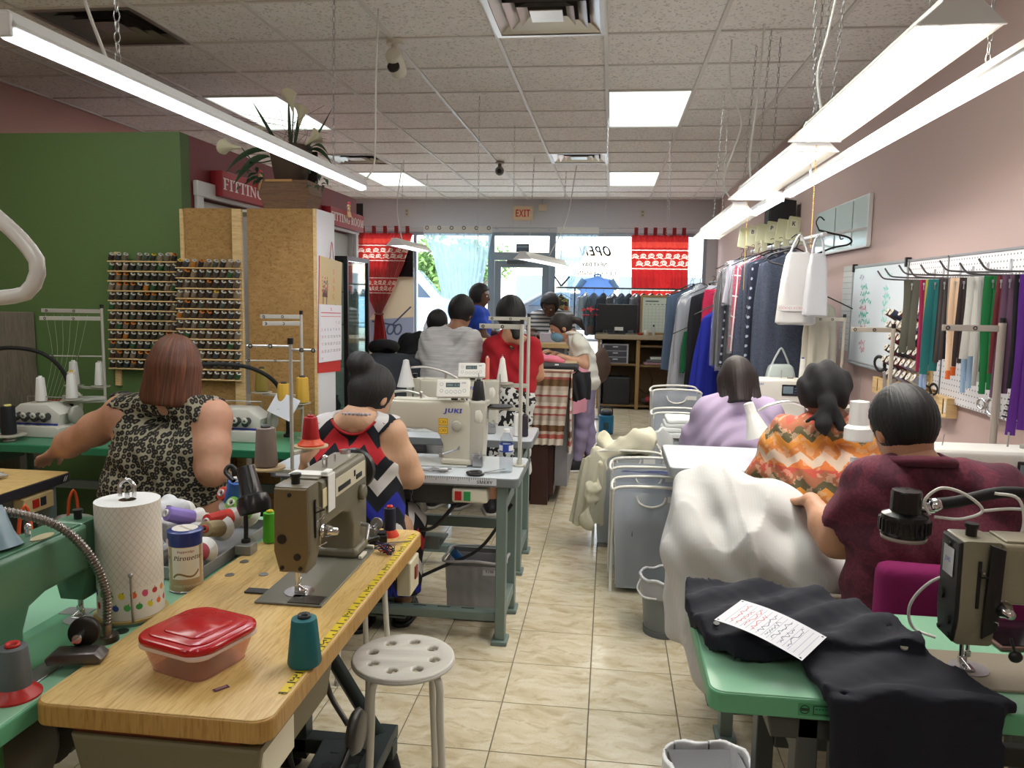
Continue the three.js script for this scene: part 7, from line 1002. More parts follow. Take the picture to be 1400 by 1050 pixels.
// ---------------------------------------------------------------- hanging garments and bags on the right
{
  const r = thing('garment_rail', 'white wall mounted garment rail below the glossy panel', 'garment rail', [1.22, 1.93, 0]); part('rail', rod([0, 0, -4.8], [-0.1, 0, -6.6], 0.014), mat(0xc9cdcc, 0.35, { metalness: 0.4 }), r); for (const z of [-5.05, -6.4]) part('bracket', rod([-0.02, 0, z], [X1 - 1.23, 0.06, z], 0.01), mat(0xc9cdcc, 0.4), r);
  const r2 = thing('garment_rail', 'black standing garment rack farther along the pink wall', 'garment rail', [0.95, 0, -7.1]); part('rail', rod([0, 1.7, -0.75], [0, 1.7, 0.75], 0.012), black, r2); for (const z of [-0.74, 0.74]) { part('upright', rod([0, 0.03, z], [0, 1.7, z], 0.012), black, r2); part('foot', rod([-0.22, 0.03, z], [0.22, 0.03, z], 0.014), black, r2); }
  const denim = mat(0xffffff, 0.95, { side: THREE.DoubleSide, map: rep(tex(128, 128, (u, v) => { const n = fbm(u * 60, v * 60, 60, 60, 2, 3); return mixc(hex(0x262c3a), hex(0x4a5264), n); }), 6, 6) }), dots = mat(0xffffff, 0.95, { side: THREE.DoubleSide, map: rep(tex(64, 64, (u, v) => { const a = Math.hypot((u * 4) % 1 - 0.5, (v * 4 + (Math.floor(u * 4) % 2) * 0.5) % 1 - 0.5); return a < 0.16 ? hex(0x9aa2b4) : hex(0x1c2233); }), 4, 4) }), plaid = mat(0xffffff, 0.95, { side: THREE.DoubleSide, map: rep(tex(64, 64, (u, v) => (u < 0.08 || v < 0.06) ? hex(0xd8cfd0) : hex(0xa82a4c)), 7, 7) });
  const gr = 'garments on the white wall rail', g2 = 'garments on the black rack';
  garment('slate denim long dress on the white wall rail', [1.15, 1.9, -5.28], 0.2, 0.42, 0.85, 0.07, denim, 1, { group: gr, tagged: true }); garment('navy dotted dress between denim dresses on the wall rail', [1.1, 1.9, -5.42], 0.25, 0.4, 0.84, 0.06, dots, 2, { group: gr, tagged: true });
  garment('slate denim dress with narrow folds behind the dotted dress', [1.07, 1.9, -5.54], 0.25, 0.4, 0.82, 0.06, denim, 3, { group: gr, fold: 0.02, tagged: true });
  garment('pale grey garment with crimson check in clear plastic on the wall rail', [1.02, 1.88, -5.72], 0.3, 0.34, 0.66, 0.06, plaid, 4, { group: gr, plastic: true, tagged: true }); garment('silver grey blouse in clear plastic beside the crimson check', [1.0, 1.88, -5.86], 0.3, 0.36, 0.34, 0.06, fabric(0x9a9aa8), 5, { group: gr, plastic: true, tagged: true });
  garment('black and white print dress in clear plastic on the wall rail', [0.98, 1.88, -6.0], 0.3, 0.34, 0.8, 0.05, dots, 6, { group: gr, plastic: true }); garment('charcoal skirt in clear plastic at the far end of the wall rail', [0.97, 1.87, -6.15], 0.3, 0.34, 0.78, 0.06, fabric(0x3a3d42), 7, { group: gr, plastic: true });
  garment('cream linen trousers hanging below the white shopping bag', [1.3, 1.6, -5.12], 0.1, 0.17, 0.62, 0.08, fabric(0xb9b5a6), 8, { group: gr, sh: 0.02, flare: 1.15 });
  garment('royal blue evening dress on the black rack', [0.86, 1.52, -6.45], 0.25, 0.26, 0.92, 0.12, fabric(0x0f1e8a), 9, { group: g2, flare: 1.7, fold: 0.022 }); garment('purple satin dress beside the royal blue dress', [0.94, 1.56, -6.58], 0.2, 0.26, 0.8, 0.09, fabric(0x35186e), 10, { group: g2, flare: 1.4 });
  garment('gold and black print dress with a pink top on the black rack', [1.02, 1.68, -6.68], 0.2, 0.36, 0.6, 0.06, mat(0xffffff, 0.9, { side: THREE.DoubleSide, map: rep(tex(64, 64, (u, v) => mixc(hex(0x2a2018), hex(0x7a6532), fbm(u * 9, v * 9, 9, 9, 3, 6) > 0.52 ? 1 : 0)), 5, 5) }), 11, { group: g2 }); garment('hot pink top behind the gold print dress', [0.98, 1.7, -6.76], 0.2, 0.4, 0.4, 0.05, fabric(0xc0274e), 12, { group: g2 });
  garment('black velvet dress with a silver collar on the black rack', [0.86, 1.68, -6.86], 0.2, 0.38, 0.85, 0.07, fabric(0x101018), 13, { group: g2, collar: fabric(0xa9a9ad) }); garment('emerald green top low on the black rack', [0.74, 1.34, -6.95], 0.2, 0.2, 0.4, 0.06, fabric(0x0b5a34), 14, { group: g2 });
  garment('long pale grey gown in clear plastic on the black rack', [0.78, 1.7, -7.1], 0.3, 0.4, 1.35, 0.12, fabric(0x9a9aa0), 15, { group: g2, flare: 1.5, plastic: true }); garment('slate blue jacket at the far end of the black rack', [0.72, 1.68, -7.35], 0.2, 0.42, 0.75, 0.1, fabric(0x4a5a70), 16, { group: g2 }); garment('dark grey coat behind the slate blue jacket on the black rack', [0.76, 1.7, -7.5], 0.2, 0.44, 0.8, 0.1, fabric(0x2c2e33), 17, { group: g2 });
  ['white division card printed K on the wall rail', 'blank cream division card behind the K card', 'cream division card printed P on the wall rail', 'small cream division card in the middle of the wall rail', 'cream division card printed B on the wall rail', 'farthest cream division card on the wall rail'].forEach((l, i) => { const t = thing('division_card', l, 'card', [1.165 - i * 0.035, 2.02, -5.36 - i * 0.17], 0.1, 'division cards on the wall rail'); const g = put(prism(rrect(-0.04, -0.085, 0.04, 0.065, 0.01), 0.003, 0.0008), 0, 0, 0, 0, 0, -0.12); part('card', g, mat(0xc4c29c, 0.6), t); if (i % 2 === 0) part('letter', put(new THREE.PlaneGeometry(0.05, 0.05), 0.0, 0.02, 0.0035, 0, 0, -0.12), mat(0xffffff, 0.6, { map: drawn(64, 64, (c) => { c.fillStyle = '#cfcdb0'; c.fillRect(0, 0, 64, 64); c.fillStyle = '#1c1c1e'; c.font = 'bold 50px sans-serif'; c.fillText(['K', 'P', 'B'][i / 2], 13, 50); }) }), t); });
  const bh = (l, x, y, z, turn, s) => { const t = thing('plastic_hanger', l, 'hanger', [x, y, z], turn, 'black hangers by the glossy panel'); part('body', tube([[0, 0, 0], [0.1, -0.02, 0], [0.19, -0.04, 0], [0.21, -0.06, 0], [0.19, -0.08, 0], [0.1, -0.1, 0], [0, -0.14, 0]].map(([a, b, c]) => [a * s, b, c]), 0.006, 50, false, 8), black, t); part('notch', tube([[0.13 * s, -0.025, 0], [0.14 * s, -0.05, 0], [0.155 * s, -0.045, 0]], 0.004, 14, false, 6), black, t); part('hook', tube([[0, 0, 0], [-0.02, 0.05, 0], [0.0, 0.08, 0], [0.03, 0.06, 0]], 0.004, 20, false, 6), black, t); };
  bh('empty black hanger sticking out before the glossy panel', 1.24, 1.97, -5.02, 0.2, 1); bh('empty black hanger tangled below another by the white bag', 1.1, 1.86, -4.98, 2.6, 0.8);
  const bag = (name, label, x, y, z, w, h, d, m, print) => { const t = thing(name, label, 'bag', [x, y, z], 0.1); part('sack', nets((px, py, pz) => { const f = Math.max(0, Math.min(1, -py / h)), ww = w / 2 * (0.55 + 0.45 * Math.pow(f, 0.5)), dd = d / 2 * Math.min(1, f * 2 + 0.15); return (Math.hypot(Math.max(Math.abs(px) - ww * 0.6, 0) / 0.4, Math.max(Math.abs(pz) - dd * 0.2, 0) / 0.8 * 0.8) - ww * 0.4 * 0.6 + 0.012 * (n3(px * 22, py * 9, pz * 22, 8) - 0.5) + Math.max(0, py, -py - h) * 3) * 0.4; }, [-w * 0.7, -h - 0.03, -d], [w * 0.7, 0.03, d], 0.01), m, t); part('handle', [tube([[-w * 0.18, -0.02, 0], [-0.02, 0.08, 0], [0, 0.11, 0], [0.02, 0.08, 0], [w * 0.18, -0.02, 0]], 0.007, 24, false, 6)], m, t); if (print) part('print', put(new THREE.PlaneGeometry(print[1], print[2]), print[3], print[4], print[5]), mat(0xffffff, 0.6, { map: print[0] }), t); return t; };
  bag('shopping_bag', 'large white garment bag with faint red lettering on the wall rail', 1.12, 1.83, -4.97, 0.33, 0.42, 0.1, mat(0xcacac8, 0.45, { transmission: 0.15, thickness: 0 }), [drawn(256, 64, (c) => { c.fillStyle = '#c6c6c4'; c.fillRect(0, 0, 256, 64); c.fillStyle = '#b07078'; c.font = '34px serif'; c.fillText('GOOD STREET', 12, 44); }), 0.2, 0.035, -0.03, -0.33, 0.06]);
  bag('plastic_bag', 'translucent white plastic bag knotted in front of the garment bag', 1.2, 1.82, -4.85, 0.2, 0.36, 0.12, mat(0xd0d2d6, 0.3, { transmission: 0.4, thickness: 0 }), null);
  bag('duty_free_bag', 'white duty free shopping bag standing behind the lavender blouse woman', 1.1, 1.13, -5.22, 0.36, 0.36, 0.1, mat(0xb9c4c2, 0.35, { transmission: 0.15, thickness: 0 }), [drawn(256, 128, (c) => { c.fillStyle = '#b4bfbe'; c.fillRect(0, 0, 256, 128); c.strokeStyle = '#1e2440'; c.lineWidth = 6; c.beginPath(); c.arc(140, 150, 130, PI * 1.1, PI * 1.75); c.stroke(); c.fillStyle = '#b0272d'; c.font = 'italic bold 34px sans-serif'; c.fillText('DUTY FREE', 34, 84); c.fillStyle = '#1e2440'; c.fillRect(40, 94, 190, 30); }), 0.24, 0.12, 0.0, -0.2, 0.085]);
}
// ---------------------------------------------------------------- curtains and window things
const cz = ZB + 0.2;
T.curtain = drawn(512, 1024, (c, w, h) => {
  c.fillStyle = '#9e1a1c'; c.fillRect(0, 0, w, h); c.fillStyle = '#c23a2e'; c.fillRect(0, 70, w, 60); c.lineWidth = 9; c.strokeStyle = '#e9dccd';
  for (const y0 of [150, 560]) { c.fillStyle = '#e9dccd'; c.fillRect(0, y0, w, 10); c.fillRect(0, y0 + 190, w, 10); c.fillStyle = '#b5251f'; c.fillRect(0, y0 + 20, w, 160); for (let i = 0; i < 7; i++) for (let k = 0; k < 2; k++) { const x = 36 + i * 74 + k * 37, y = y0 + 62 + k * 72; c.beginPath(); for (let a = 0; a < 11; a += 0.3) { const r = 30 - a * 2.3; c.lineTo(x + r * Math.cos(a + i), y + r * 0.8 * Math.sin(a + i)); } c.stroke(); c.beginPath(); c.moveTo(x - 34, y + 30); c.quadraticCurveTo(x - 8, y + 8, x + 34, y + 34); c.stroke(); } }
});
function drape(rows, m, n = 60, fold = 0.02, k = 9) {     // rows of [y, xleft, xright, amount of fold]
  const P = [], U = [], I = [];
  rows.forEach(([y, a, b, f], r) => { for (let i = 0; i <= n; i++) { const u = i / n; P.push(a + (b - a) * u, y, (f ?? 1) * fold * Math.sin(u * k * 2 * PI) + 0.25 * fold * Math.sin(u * 31 + r)); U.push(u, 1 - r / (rows.length - 1)); if (r && i) { const q = r * (n + 1) + i; I.push(q - n - 2, q - n - 1, q - 1, q - n - 1, q, q - 1); } } });
  const g = new THREE.BufferGeometry(); g.setAttribute('position', new THREE.Float32BufferAttribute(P, 3)); g.setAttribute('uv', new THREE.Float32BufferAttribute(U, 2)); g.setIndex(I); g.computeVertexNormals(); return g;
}
const lerpRows = (rows, n) => { const o = []; for (let i = 0; i <= n; i++) { const y = rows[0][0] + (rows.at(-1)[0] - rows[0][0]) * i / n; let k = 0; while (k < rows.length - 2 && y < rows[k + 1][0]) k++; const s = (y - rows[k][0]) / (rows[k + 1][0] - rows[k][0]), e = s; o.push([y, ...[1, 2, 3].map((q) => (rows[k][q] ?? 1) + ((rows[k + 1][q] ?? 1) - (rows[k][q] ?? 1)) * e)]); } return o; };
const redCloth = mat(0xffffff, 0.9, { map: T.curtain, side: THREE.DoubleSide, transmission: 0.5, thickness: 0 }), redTab = mat(0x7a1216, 0.8, { side: THREE.DoubleSide });
{
  const rod1 = thing('curtain_rod', 'white curtain rod running above the shop windows', 'curtain rod', [0, 2.55, cz]); part('rod', [rod([-4.15, 0, 0], [1.42, 0, 0], 0.009)], mat(0x9fa0a4, 0.4), rod1); for (const x of [-4.1, -1.75, -0.95, 1.38]) part('bracket', box(0.02, 0.03, 0.21, x, 0, -0.1), mat(0x9fa0a4, 0.4), rod1);
  const tabs = (t, x0, x1, n, m) => { for (let i = 0; i < n; i++) { const x = x0 + (x1 - x0) * (i + 0.5) / n; part('tab_loop', [box(0.055, 0.11, 0.004, x, 2.51, 0.014), box(0.055, 0.11, 0.004, x, 2.51, -0.014), box(0.055, 0.006, 0.03, x, 2.565, 0)], m, t); } };
  const a = thing('red_curtain', 'red patterned tab curtain hanging straight over the right shop window', 'curtain', [0, 0, cz], 0); part('cloth', drape(lerpRows([[2.46, 0.28, 1.11, 1], [1.0, 0.33, 1.14, 1.3]], 24), redCloth), redCloth, a); tabs(a, 0.28, 1.11, 6, redTab);
  const b = thing('red_curtain', 'red patterned tab curtain tied into a knot left of the window', 'curtain', [0, 0, cz], 0); part('cloth', drape(lerpRows([[2.46, -3.9, -3.02, 1], [2.0, -3.88, -3.16, 1], [1.55, -3.76, -3.36, 1.2], [1.22, -3.6, -3.52, 1.6]], 24), redCloth, 60, 0.022), redCloth, b); part('tied_tail', drape(lerpRows([[1.22, -3.61, -3.51, 1.6], [1.05, -3.63, -3.47, 1.4], [0.3, -3.68, -3.36, 1.3]], 16), redCloth, 40, 0.025, 6), mat(0x8c1418, 0.8, { side: THREE.DoubleSide }), b); part('tie_band', new THREE.TorusGeometry(0.06, 0.016, 8, 20).rotateX(PI / 2).translate(-3.56, 1.22, 0), mat(0x5a2a24, 0.8), b); tabs(b, -3.9, -3.02, 5, redTab);
  const sheerM = mat(0xc4dbe8, 0.7, { transmission: 0.85, thickness: 0, side: THREE.DoubleSide });
  const s = thing('sheer_curtain', 'white sheer curtain gathered across the shop window by the entrance', 'curtain', [0, 0, cz]); part('cloth', drape(lerpRows([[2.46, -2.86, -1.8, 0.7], [2.1, -2.7, -1.86, 0.9], [1.5, -2.56, -1.98, 1.2], [1.15, -2.44, -2.2, 1.5]], 20), sheerM, 70, 0.02, 12), sheerM, s); part('tail', drape(lerpRows([[1.15, -2.44, -2.2, 1.4], [0.4, -2.5, -2.16, 1.2]], 8), sheerM, 40, 0.02, 7), sheerM, s); part('header_band', box(1.06, 0.1, 0.012, -2.33, 2.52, 0.006, 0.003), mat(0xc4c3be, 0.8), s); for (let i = 0; i < 6; i++) part('grommet', new THREE.TorusGeometry(0.024, 0.006, 8, 18).translate(-2.8 + i * 0.19, 2.545, 0.014), mat(0x55534f, 0.4, { metalness: 0.6 }), s);
  const s2 = thing('sheer_curtain', 'thin white sheer curtain hanging beside the reversed window lettering', 'curtain', [0, 0, cz + 0.012]); part('cloth', drape(lerpRows([[2.46, -0.82, -0.2, 0.7], [2.1, -0.8, -0.44, 1], [1.6, -0.78, -0.6, 1.4], [0.9, -0.8, -0.62, 1.4]], 20), sheerM, 50, 0.018, 9), sheerM, s2); part('header_band', box(0.62, 0.09, 0.012, -0.51, 2.52, 0, 0.003), mat(0xcfcec8, 0.8), s2);
}
// reversed lettering on the glass, as seen from inside
[['large slanted reversed word on the right shop window', 'OPEN', -0.25, 2.235, 0.46, 0.15, 0x28343e, 0.35], ['small reversed words under the large word on the right window', 'NEXT DAY', -0.26, 2.03, 0.38, 0.058, 0x2a3a48, 0], ['reversed words at the bottom of the right window lettering', 'DRY CLEANING', -0.255, 1.9, 0.65, 0.058, 0x2a3a48, 0], ['faint reversed words behind the sheer curtain on the left window', '& WEDDING GOWNS', -2.36, 1.93, 0.8, 0.055, 0x48606e, 0], ['faint short reversed word high behind the sheer curtain', 'SUITS', -2.35, 2.04, 0.32, 0.06, 0x48606e, 0]].forEach(([l, w, x, y, W, H, c, s]) => { const o = thing('window_lettering', l, 'lettering', [x, y, ZB - 0.054], 0, 'reversed lettering on the shop windows'); part('letters', word(w, W, H, 0.002, s).scale(-1, 1, 1), mat(c, 0.6, { side: THREE.DoubleSide }), o); });
{
  const v = thing('sign_panel', 'small dark sign stuck on the transom above the entrance', 'sign', [-1.36, 2.27, ZB - 0.045]); part('plate', box(0.2, 0.13, 0.006), mat(0x4c5a66, 0.5), v); part('print', box(0.16, 0.03, 0.002, 0, 0.02, 0.004), mat(0x7f919c, 0.5), v);
  const p = thing('scissors_poster', 'cream and lavender poster with a large scissors picture left of the window', 'poster', [-3.42, 1.2, ZB + 0.02]); part('board', box(0.74, 1.5, 0.01, 0, 0, 0), mat(0xc9c6c4, 0.6), p); part('print', put(new THREE.PlaneGeometry(0.73, 1.48), 0, 0, 0.0062), mat(0xffffff, 0.5, { map: drawn(365, 740, (c, w, h) => { c.fillStyle = '#dccfb6'; c.fillRect(0, 0, w, h); c.fillStyle = '#b7a9c8'; c.beginPath(); c.moveTo(0, 0); c.lineTo(120, 260); c.lineTo(0, 420); c.fill(); c.fillStyle = '#93a0bd'; c.beginPath(); c.moveTo(0, 410); c.lineTo(w, 380); c.lineTo(w, 640); c.lineTo(0, 660); c.fill(); c.strokeStyle = '#3f4a66'; c.lineWidth = 12; c.beginPath(); c.moveTo(345, 300); c.lineTo(200, 440); c.stroke(); c.beginPath(); c.moveTo(30, 420); c.lineTo(230, 450); c.stroke(); for (const [x, y] of [[180, 480], [240, 480]]) { c.beginPath(); c.ellipse(x, y, 26, 40, 0.3, 0, 7); c.stroke(); } c.fillStyle = '#e2dccc'; c.fillRect(0, 650, w, 90); }) }), p);
  const tv = thing('television', 'black flat television hanging beside the red tied curtain', 'television', [-3.25, 2.05, ZB + 0.08]); part('screen', box(0.42, 0.5, 0.02, 0, 0, 0.02, 0.004), mat(0x0c0d10, 0.2), tv); part('back', box(0.36, 0.4, 0.05, 0, 0, -0.02, 0.006), black, tv);
  const ps = thing('black_poster', 'narrow black poster with white print beside the fitting room wall', 'poster', [-3.97, 2.5, ZB + 0.01]); part('sheet', box(0.2, 0.85, 0.008, 0, 0, 0), mat(0x15161a, 0.5), ps); part('print', [box(0.1, 0.12, 0.002, -0.01, 0.2, 0.005), box(0.06, 0.2, 0.002, 0.02, -0.12, 0.005)], mat(0x8f9a88, 0.6), ps);
}
// clothes rack at the window
{
  const t = thing('garment_rail', 'thin clothes rack standing before the right shop window', 'garment rail', [0.1, 0, -11.62]); part('rail', rod([-0.9, 1.67, 0], [0.95, 1.67, 0], 0.012), mat(0x3c3e42, 0.4, { metalness: 0.5 }), t); for (const x of [-0.62, 0.93]) { part('upright', rod([x, 0.02, 0], [x, 1.67, 0], 0.011), mat(0x3c3e42, 0.4, { metalness: 0.5 }), t); part('foot', rod([x, 0.02, -0.2], [x, 0.02, 0.2], 0.013), mat(0x3c3e42, 0.5), t); }
  [[-0.46, 0x8fa0ac, 'pale grey blue shirt', 0.5], [-0.34, 0x4a5866, 'slate shirt', 0.6], [-0.2, 0x2c333c, 'charcoal jacket', 0.65], [-0.06, 0x37424e, 'dark slate blouse', 0.6], [0.06, 0x50606e, 'grey blue shirt', 0.6], [0.17, 0x3a4652, 'steel grey top', 0.62], [0.28, 0x6a7680, 'silver grey shirt', 0.6], [0.38, 0x55454f, 'dusty plum dress', 0.6], [0.5, 0x27292e, 'black dress', 0.7], [0.6, 0x5c626a, 'mid grey coat', 0.55], [0.72, 0x2c4a8a, 'blue shirt', 0.5], [0.82, 0x6a6f76, 'light grey top', 0.5]].forEach(([x, c, n, L], i) => garment(n + ' in plastic on the rack before the shop window', [0.1 + x, 1.62, -11.62], PI / 2 - 0.5, 0.38, L, 0.09, fabric(c), 20 + i, { group: 'clothes on the window rack', plastic: i % 3 === 0 }));
  garment('floral print dress at the end of the window rack', [-0.72, 1.6, -11.62], 0.6, 0.26, 0.6, 0.08, mat(0xffffff, 0.9, { side: THREE.DoubleSide, map: rep(tex(64, 64, (u, v) => { const n = fbm(u * 8, v * 8, 8, 8, 2, 4); return n > 0.6 ? hex(0x9a3a2c) : n > 0.5 ? hex(0x4c6a3a) : n > 0.42 ? hex(0xb09a62) : hex(0x2e2a26); }), 4, 4) }), 40, { group: 'clothes on the window rack' });
  const s = thing('hanging_shirt', 'light blue shirt display hung in the window above the clothes rack', 'shirt', [-0.2, 1.86, ZB + 0.1]); part('cloth', garmentGeo(0.5, 0.34, 0.05, 3, 0.35, 1.0, 0.008), mat(0x9cbde4, 0.8, { transmission: 0.55, thickness: 0, side: THREE.DoubleSide }), s); part('collar', put(new THREE.TorusGeometry(0.05, 0.014, 8, 18), 0, 0.0, 0, 1.2, 0, 0), mat(0x86aedd, 0.8), s); part('sleeve', rod([0.2, -0.06, 0], [0.3, -0.2, 0], 0.05, 0.045), mat(0x86aedd, 0.8), s); part('sleeve', rod([-0.2, -0.06, 0], [-0.3, -0.2, 0], 0.05, 0.045), mat(0x86aedd, 0.8), s); part('hook_wire', rod([0, 0.02, 0], [0, 0.69, 0.1], 0.002), steel, s);
  const h = thing('coat_hooks', 'black coat hook arms on top of the window rack', 'hook', [-0.72, 1.69, -11.6]); part('arm', rod([0, 0, 0], [-0.1, 0.14, 0], 0.012), black, h); part('arm', rod([0, 0, 0], [0.12, 0.14, 0], 0.012), black, h);
}
// desk with shelves
const deskM = mat(0xffffff, 0.6, { map: T.greywood, color: 0xb9a88c }), tanM = mat(0x8d7558, 0.7);
{
  const t = thing('shelf_desk', 'tan wooden desk with open shelves below the black monitor', 'desk', [0.37, 0, -11.2]);
  part('desktop', boxUV(box(1.12, 0.06, 0.6, 0, 1.0, 0.05, 0.006), 2), mat(0x8a7c66, 0.55), t); for (const x of [-0.5, 0.03, 0.5]) part('upright', box(0.05, 0.97, 0.5, x, 0.485, 0.05, 0.003), mat(0x8a6f42, 0.65), t); part('back_panel', box(1.04, 0.95, 0.012, 0, 0.49, -0.21), tanM, t); for (const [x, w, y] of [[-0.235, 0.48, 0.62], [0.265, 0.42, 0.61], [0.265, 0.42, 0.88], [0, 1.0, 0.05]]) part('shelf', box(w, 0.025, 0.48, x, y, 0.05), mat(0x6e5836, 0.65), t);
  const d = thing('drawer_tower', 'clear fronted plastic drawer tower on the desk shelf', 'drawers', [0.09, 0.633, -11.05]); part('case', box(0.36, 0.27, 0.3, 0, 0.135, 0, 0.008), mat(0x9a9ca2, 0.5), d); for (let i = 0; i < 3; i++) { const q = part('drawer', box(0.31, 0.072, 0.02, 0, 0.05 + i * 0.085, 0.152, 0.004), mat(0x4a4c56, 0.25, { transmission: 0.3, thickness: 0 }), d); part('handle', box(0.07, 0.014, 0.014, 0, 0.062 + i * 0.085, 0.168, 0.003), mat(0xb0b2b6, 0.4), q); }
  const m = thing('monitor', 'black computer monitor on the tan desk with a note stuck below', 'monitor', [0.1, 1.0305, -11.1], 0.03); part('screen', box(0.56, 0.36, 0.025, 0, 0.235, 0, 0.006), mat(0x101216, 0.3), m); part('stand', [box(0.06, 0.1, 0.04, 0, 0.06, -0.02), box(0.24, 0.015, 0.18, 0, 0.008, 0, 0.004)], black, m); part('paper_note', box(0.12, 0.05, 0.002, 0.03, 0.075, 0.014), mat(0xc9c8c0, 0.7), m);
  const w = thing('framed_whiteboard', 'wood framed whiteboard calendar standing on the tan desk', 'whiteboard', [0.68, 1.0305, -11.15], 0); part('surface', box(0.46, 0.5, 0.012, 0, 0.27, 0), mat(0xa9b3a8, 0.35), w); part('frame', [box(0.52, 0.03, 0.03, 0, 0.535, 0, 0.004), box(0.52, 0.03, 0.03, 0, 0.016, 0, 0.004), box(0.03, 0.49, 0.03, -0.245, 0.275, 0, 0.004), box(0.03, 0.49, 0.03, 0.245, 0.275, 0, 0.004)], mat(0x8a7248, 0.6), w); part('grid_print', put(new THREE.PlaneGeometry(0.44, 0.48), 0, 0.275, 0.0065), mat(0xffffff, 0.3, { map: drawn(220, 240, (c) => { c.fillStyle = '#b3bdb2'; c.fillRect(0, 0, 220, 240); c.strokeStyle = '#8a958c'; for (let i = 0; i < 8; i++) { c.strokeRect(10 + i * 25, 60, 25, 170); c.strokeRect(10, 60 + i * 22, 200, 22); } c.fillStyle = '#55625c'; c.fillRect(14, 20, 90, 10); for (let i = 0; i < 7; i++) c.fillRect(14 + i * 27, 44, 16, 5); }) }), w);
  const k = thing('red_flowers', 'red poinsettia flowers in a pot beside the monitor', 'flowers', [-0.27, 1.04, -11.0]); part('pot', lathe([[0, 0], [0.05, 0], [0.06, 0.1], [0.055, 0.1], [0.045, 0.01]], 16), mat(0x4a3a3a, 0.7), k); for (let i = 0; i < 5; i++) part('stem', tube([[0, 0.1, 0], [rr(-0.05, 0.05), 0.2, 0], [rr(-0.09, 0.09), rr(0.26, 0.36), rr(-0.04, 0.06)]], 0.004, 10, false, 5), mat(0x33442c, 0.8), k); for (let i = 0; i < 8; i++) { const c = [rr(-0.09, 0.09), rr(0.24, 0.38), rr(-0.02, 0.08)]; for (let j = 0; j < 5; j++) part('petal', put(ball(0.03, 0.026, 0, 0, 1, 0.15, 0.5, 8), ...c, rr(-0.5, 0.9), j * 1.26, 0), mat(0x9a1c20, 0.7), k); }
  [[0.42, 1.0305, 'small red pin dish on the tan desk', 0xa02420, 'dish', 0.04, 0.03], [0.5, 1.0305, 'white cup on the tan desk by the whiteboard', 0xc9c8c2, 'cup', 0.035, 0.07], [0.6, 1.0305, 'small clear bottle with a black cap on the tan desk', 0xa9aeb0, 'bottle', 0.022, 0.12]].forEach(([x, y, l, c, n, r, h], i) => { const o = thing(n === 'bottle' ? 'pump_bottle' : n === 'cup' ? 'white_cup' : 'pin_dish', l, n, [x, y, -10.93]); part('vessel', lathe([[0, 0], [r * 0.85, 0], [r, h], [r * 0.9, h], [r * 0.75, 0.006], [0, 0.006]], 16), mat(c, 0.4), o); if (n === 'bottle') part('cap', cyl(r * 0.6, r * 0.5, 0.03, 0, h + 0.012, 0, 12), black, o); });
  const b = thing('black_suitcase', 'black box case on the floor shelf of the tan desk', 'case', [0.12, 0.063, -11.05]); part('case', box(0.38, 0.38, 0.26, 0, 0.19, 0, 0.02), mat(0x121318, 0.6), b); part('handle', tube([[-0.06, 0.38, 0.05], [-0.05, 0.41, 0.05], [0.05, 0.41, 0.05], [0.06, 0.38, 0.05]], 0.008, 16), black, b);
  const sh = thing('shoe_heap', 'jumble of shoes and red cloth on the lowest desk shelf', 'shoes', [0.64, 0.063, -11.0]); for (let i = 0; i < 7; i++) part('shoe', put(ball(0.06, 0, 0, 0, 1.6, 0.7, 0.8, 12), rr(-0.15, 0.15), rr(0.04, 0.1), rr(-0.05, 0.12), 0, rr(0, 3), 0), mat([0x7c1a24, 0x9a9a9c, 0x2a2a2e, 0xb5b5b2][i % 4], 0.7), sh);
  const cb = thing('cable_loop', 'loose cable loop hanging inside the tan desk', 'cable', [0.5, 0.3, -11.28]); part('cable', tube([[0, 0.28, 0], [0.12, 0.1, 0.02], [0.06, -0.12, 0.02], [-0.05, -0.05, 0.02]], 0.006, 24), mat(0x4a3a2a, 0.7), cb);
  const pk = thing('folded_cloth', 'pink and grey folded cloths on the upper desk shelf', 'cloth', [0.63, 0.623, -11.02]); for (let i = 0; i < 3; i++) part('folded_piece', put(box(0.3 - i * 0.05, 0.035, 0.24, 0, 0.02 + i * 0.036, 0, 0.015), 0.02 * i, 0, 0), fabric([0x8a6a72, 0x55585e, 0xa9a9a4][i]), pk);
  const bg = thing('brown_bag', 'brown fabric bag hanging beside the desk behind the white shirt woman', 'bag', [-0.1, 0.84, -9.9]); part('sack', nets((x, y, z) => union([[0, -0.18, 0, 0.13, 0.2, 0.08], [0.02, -0.02, 0, 0.05, 0.1, 0.05]], 0.05)(x, y, z) + 0.02 * (n3(x * 20, y * 8, z * 20) - 0.5), [-0.18, -0.42, -0.12], [0.18, 0.14, 0.12], 0.014), fabric(0x55443a), bg);
  const hs = thing('coat_stand', 'slim grey stand holding the brown bag by the desk', 'stand', [-0.1, 0, -9.98]); part('post', rod([0, 0.02, 0], [0, 1.0, 0], 0.014), mat(0x77787a, 0.5), hs); part('foot', cyl(0.13, 0.12, 0.02, 0, 0.01, 0, 20), mat(0x55585a, 0.5), hs); part('hook', rod([0, 0.95, 0], [0, 0.97, 0.1], 0.008), steel, hs);
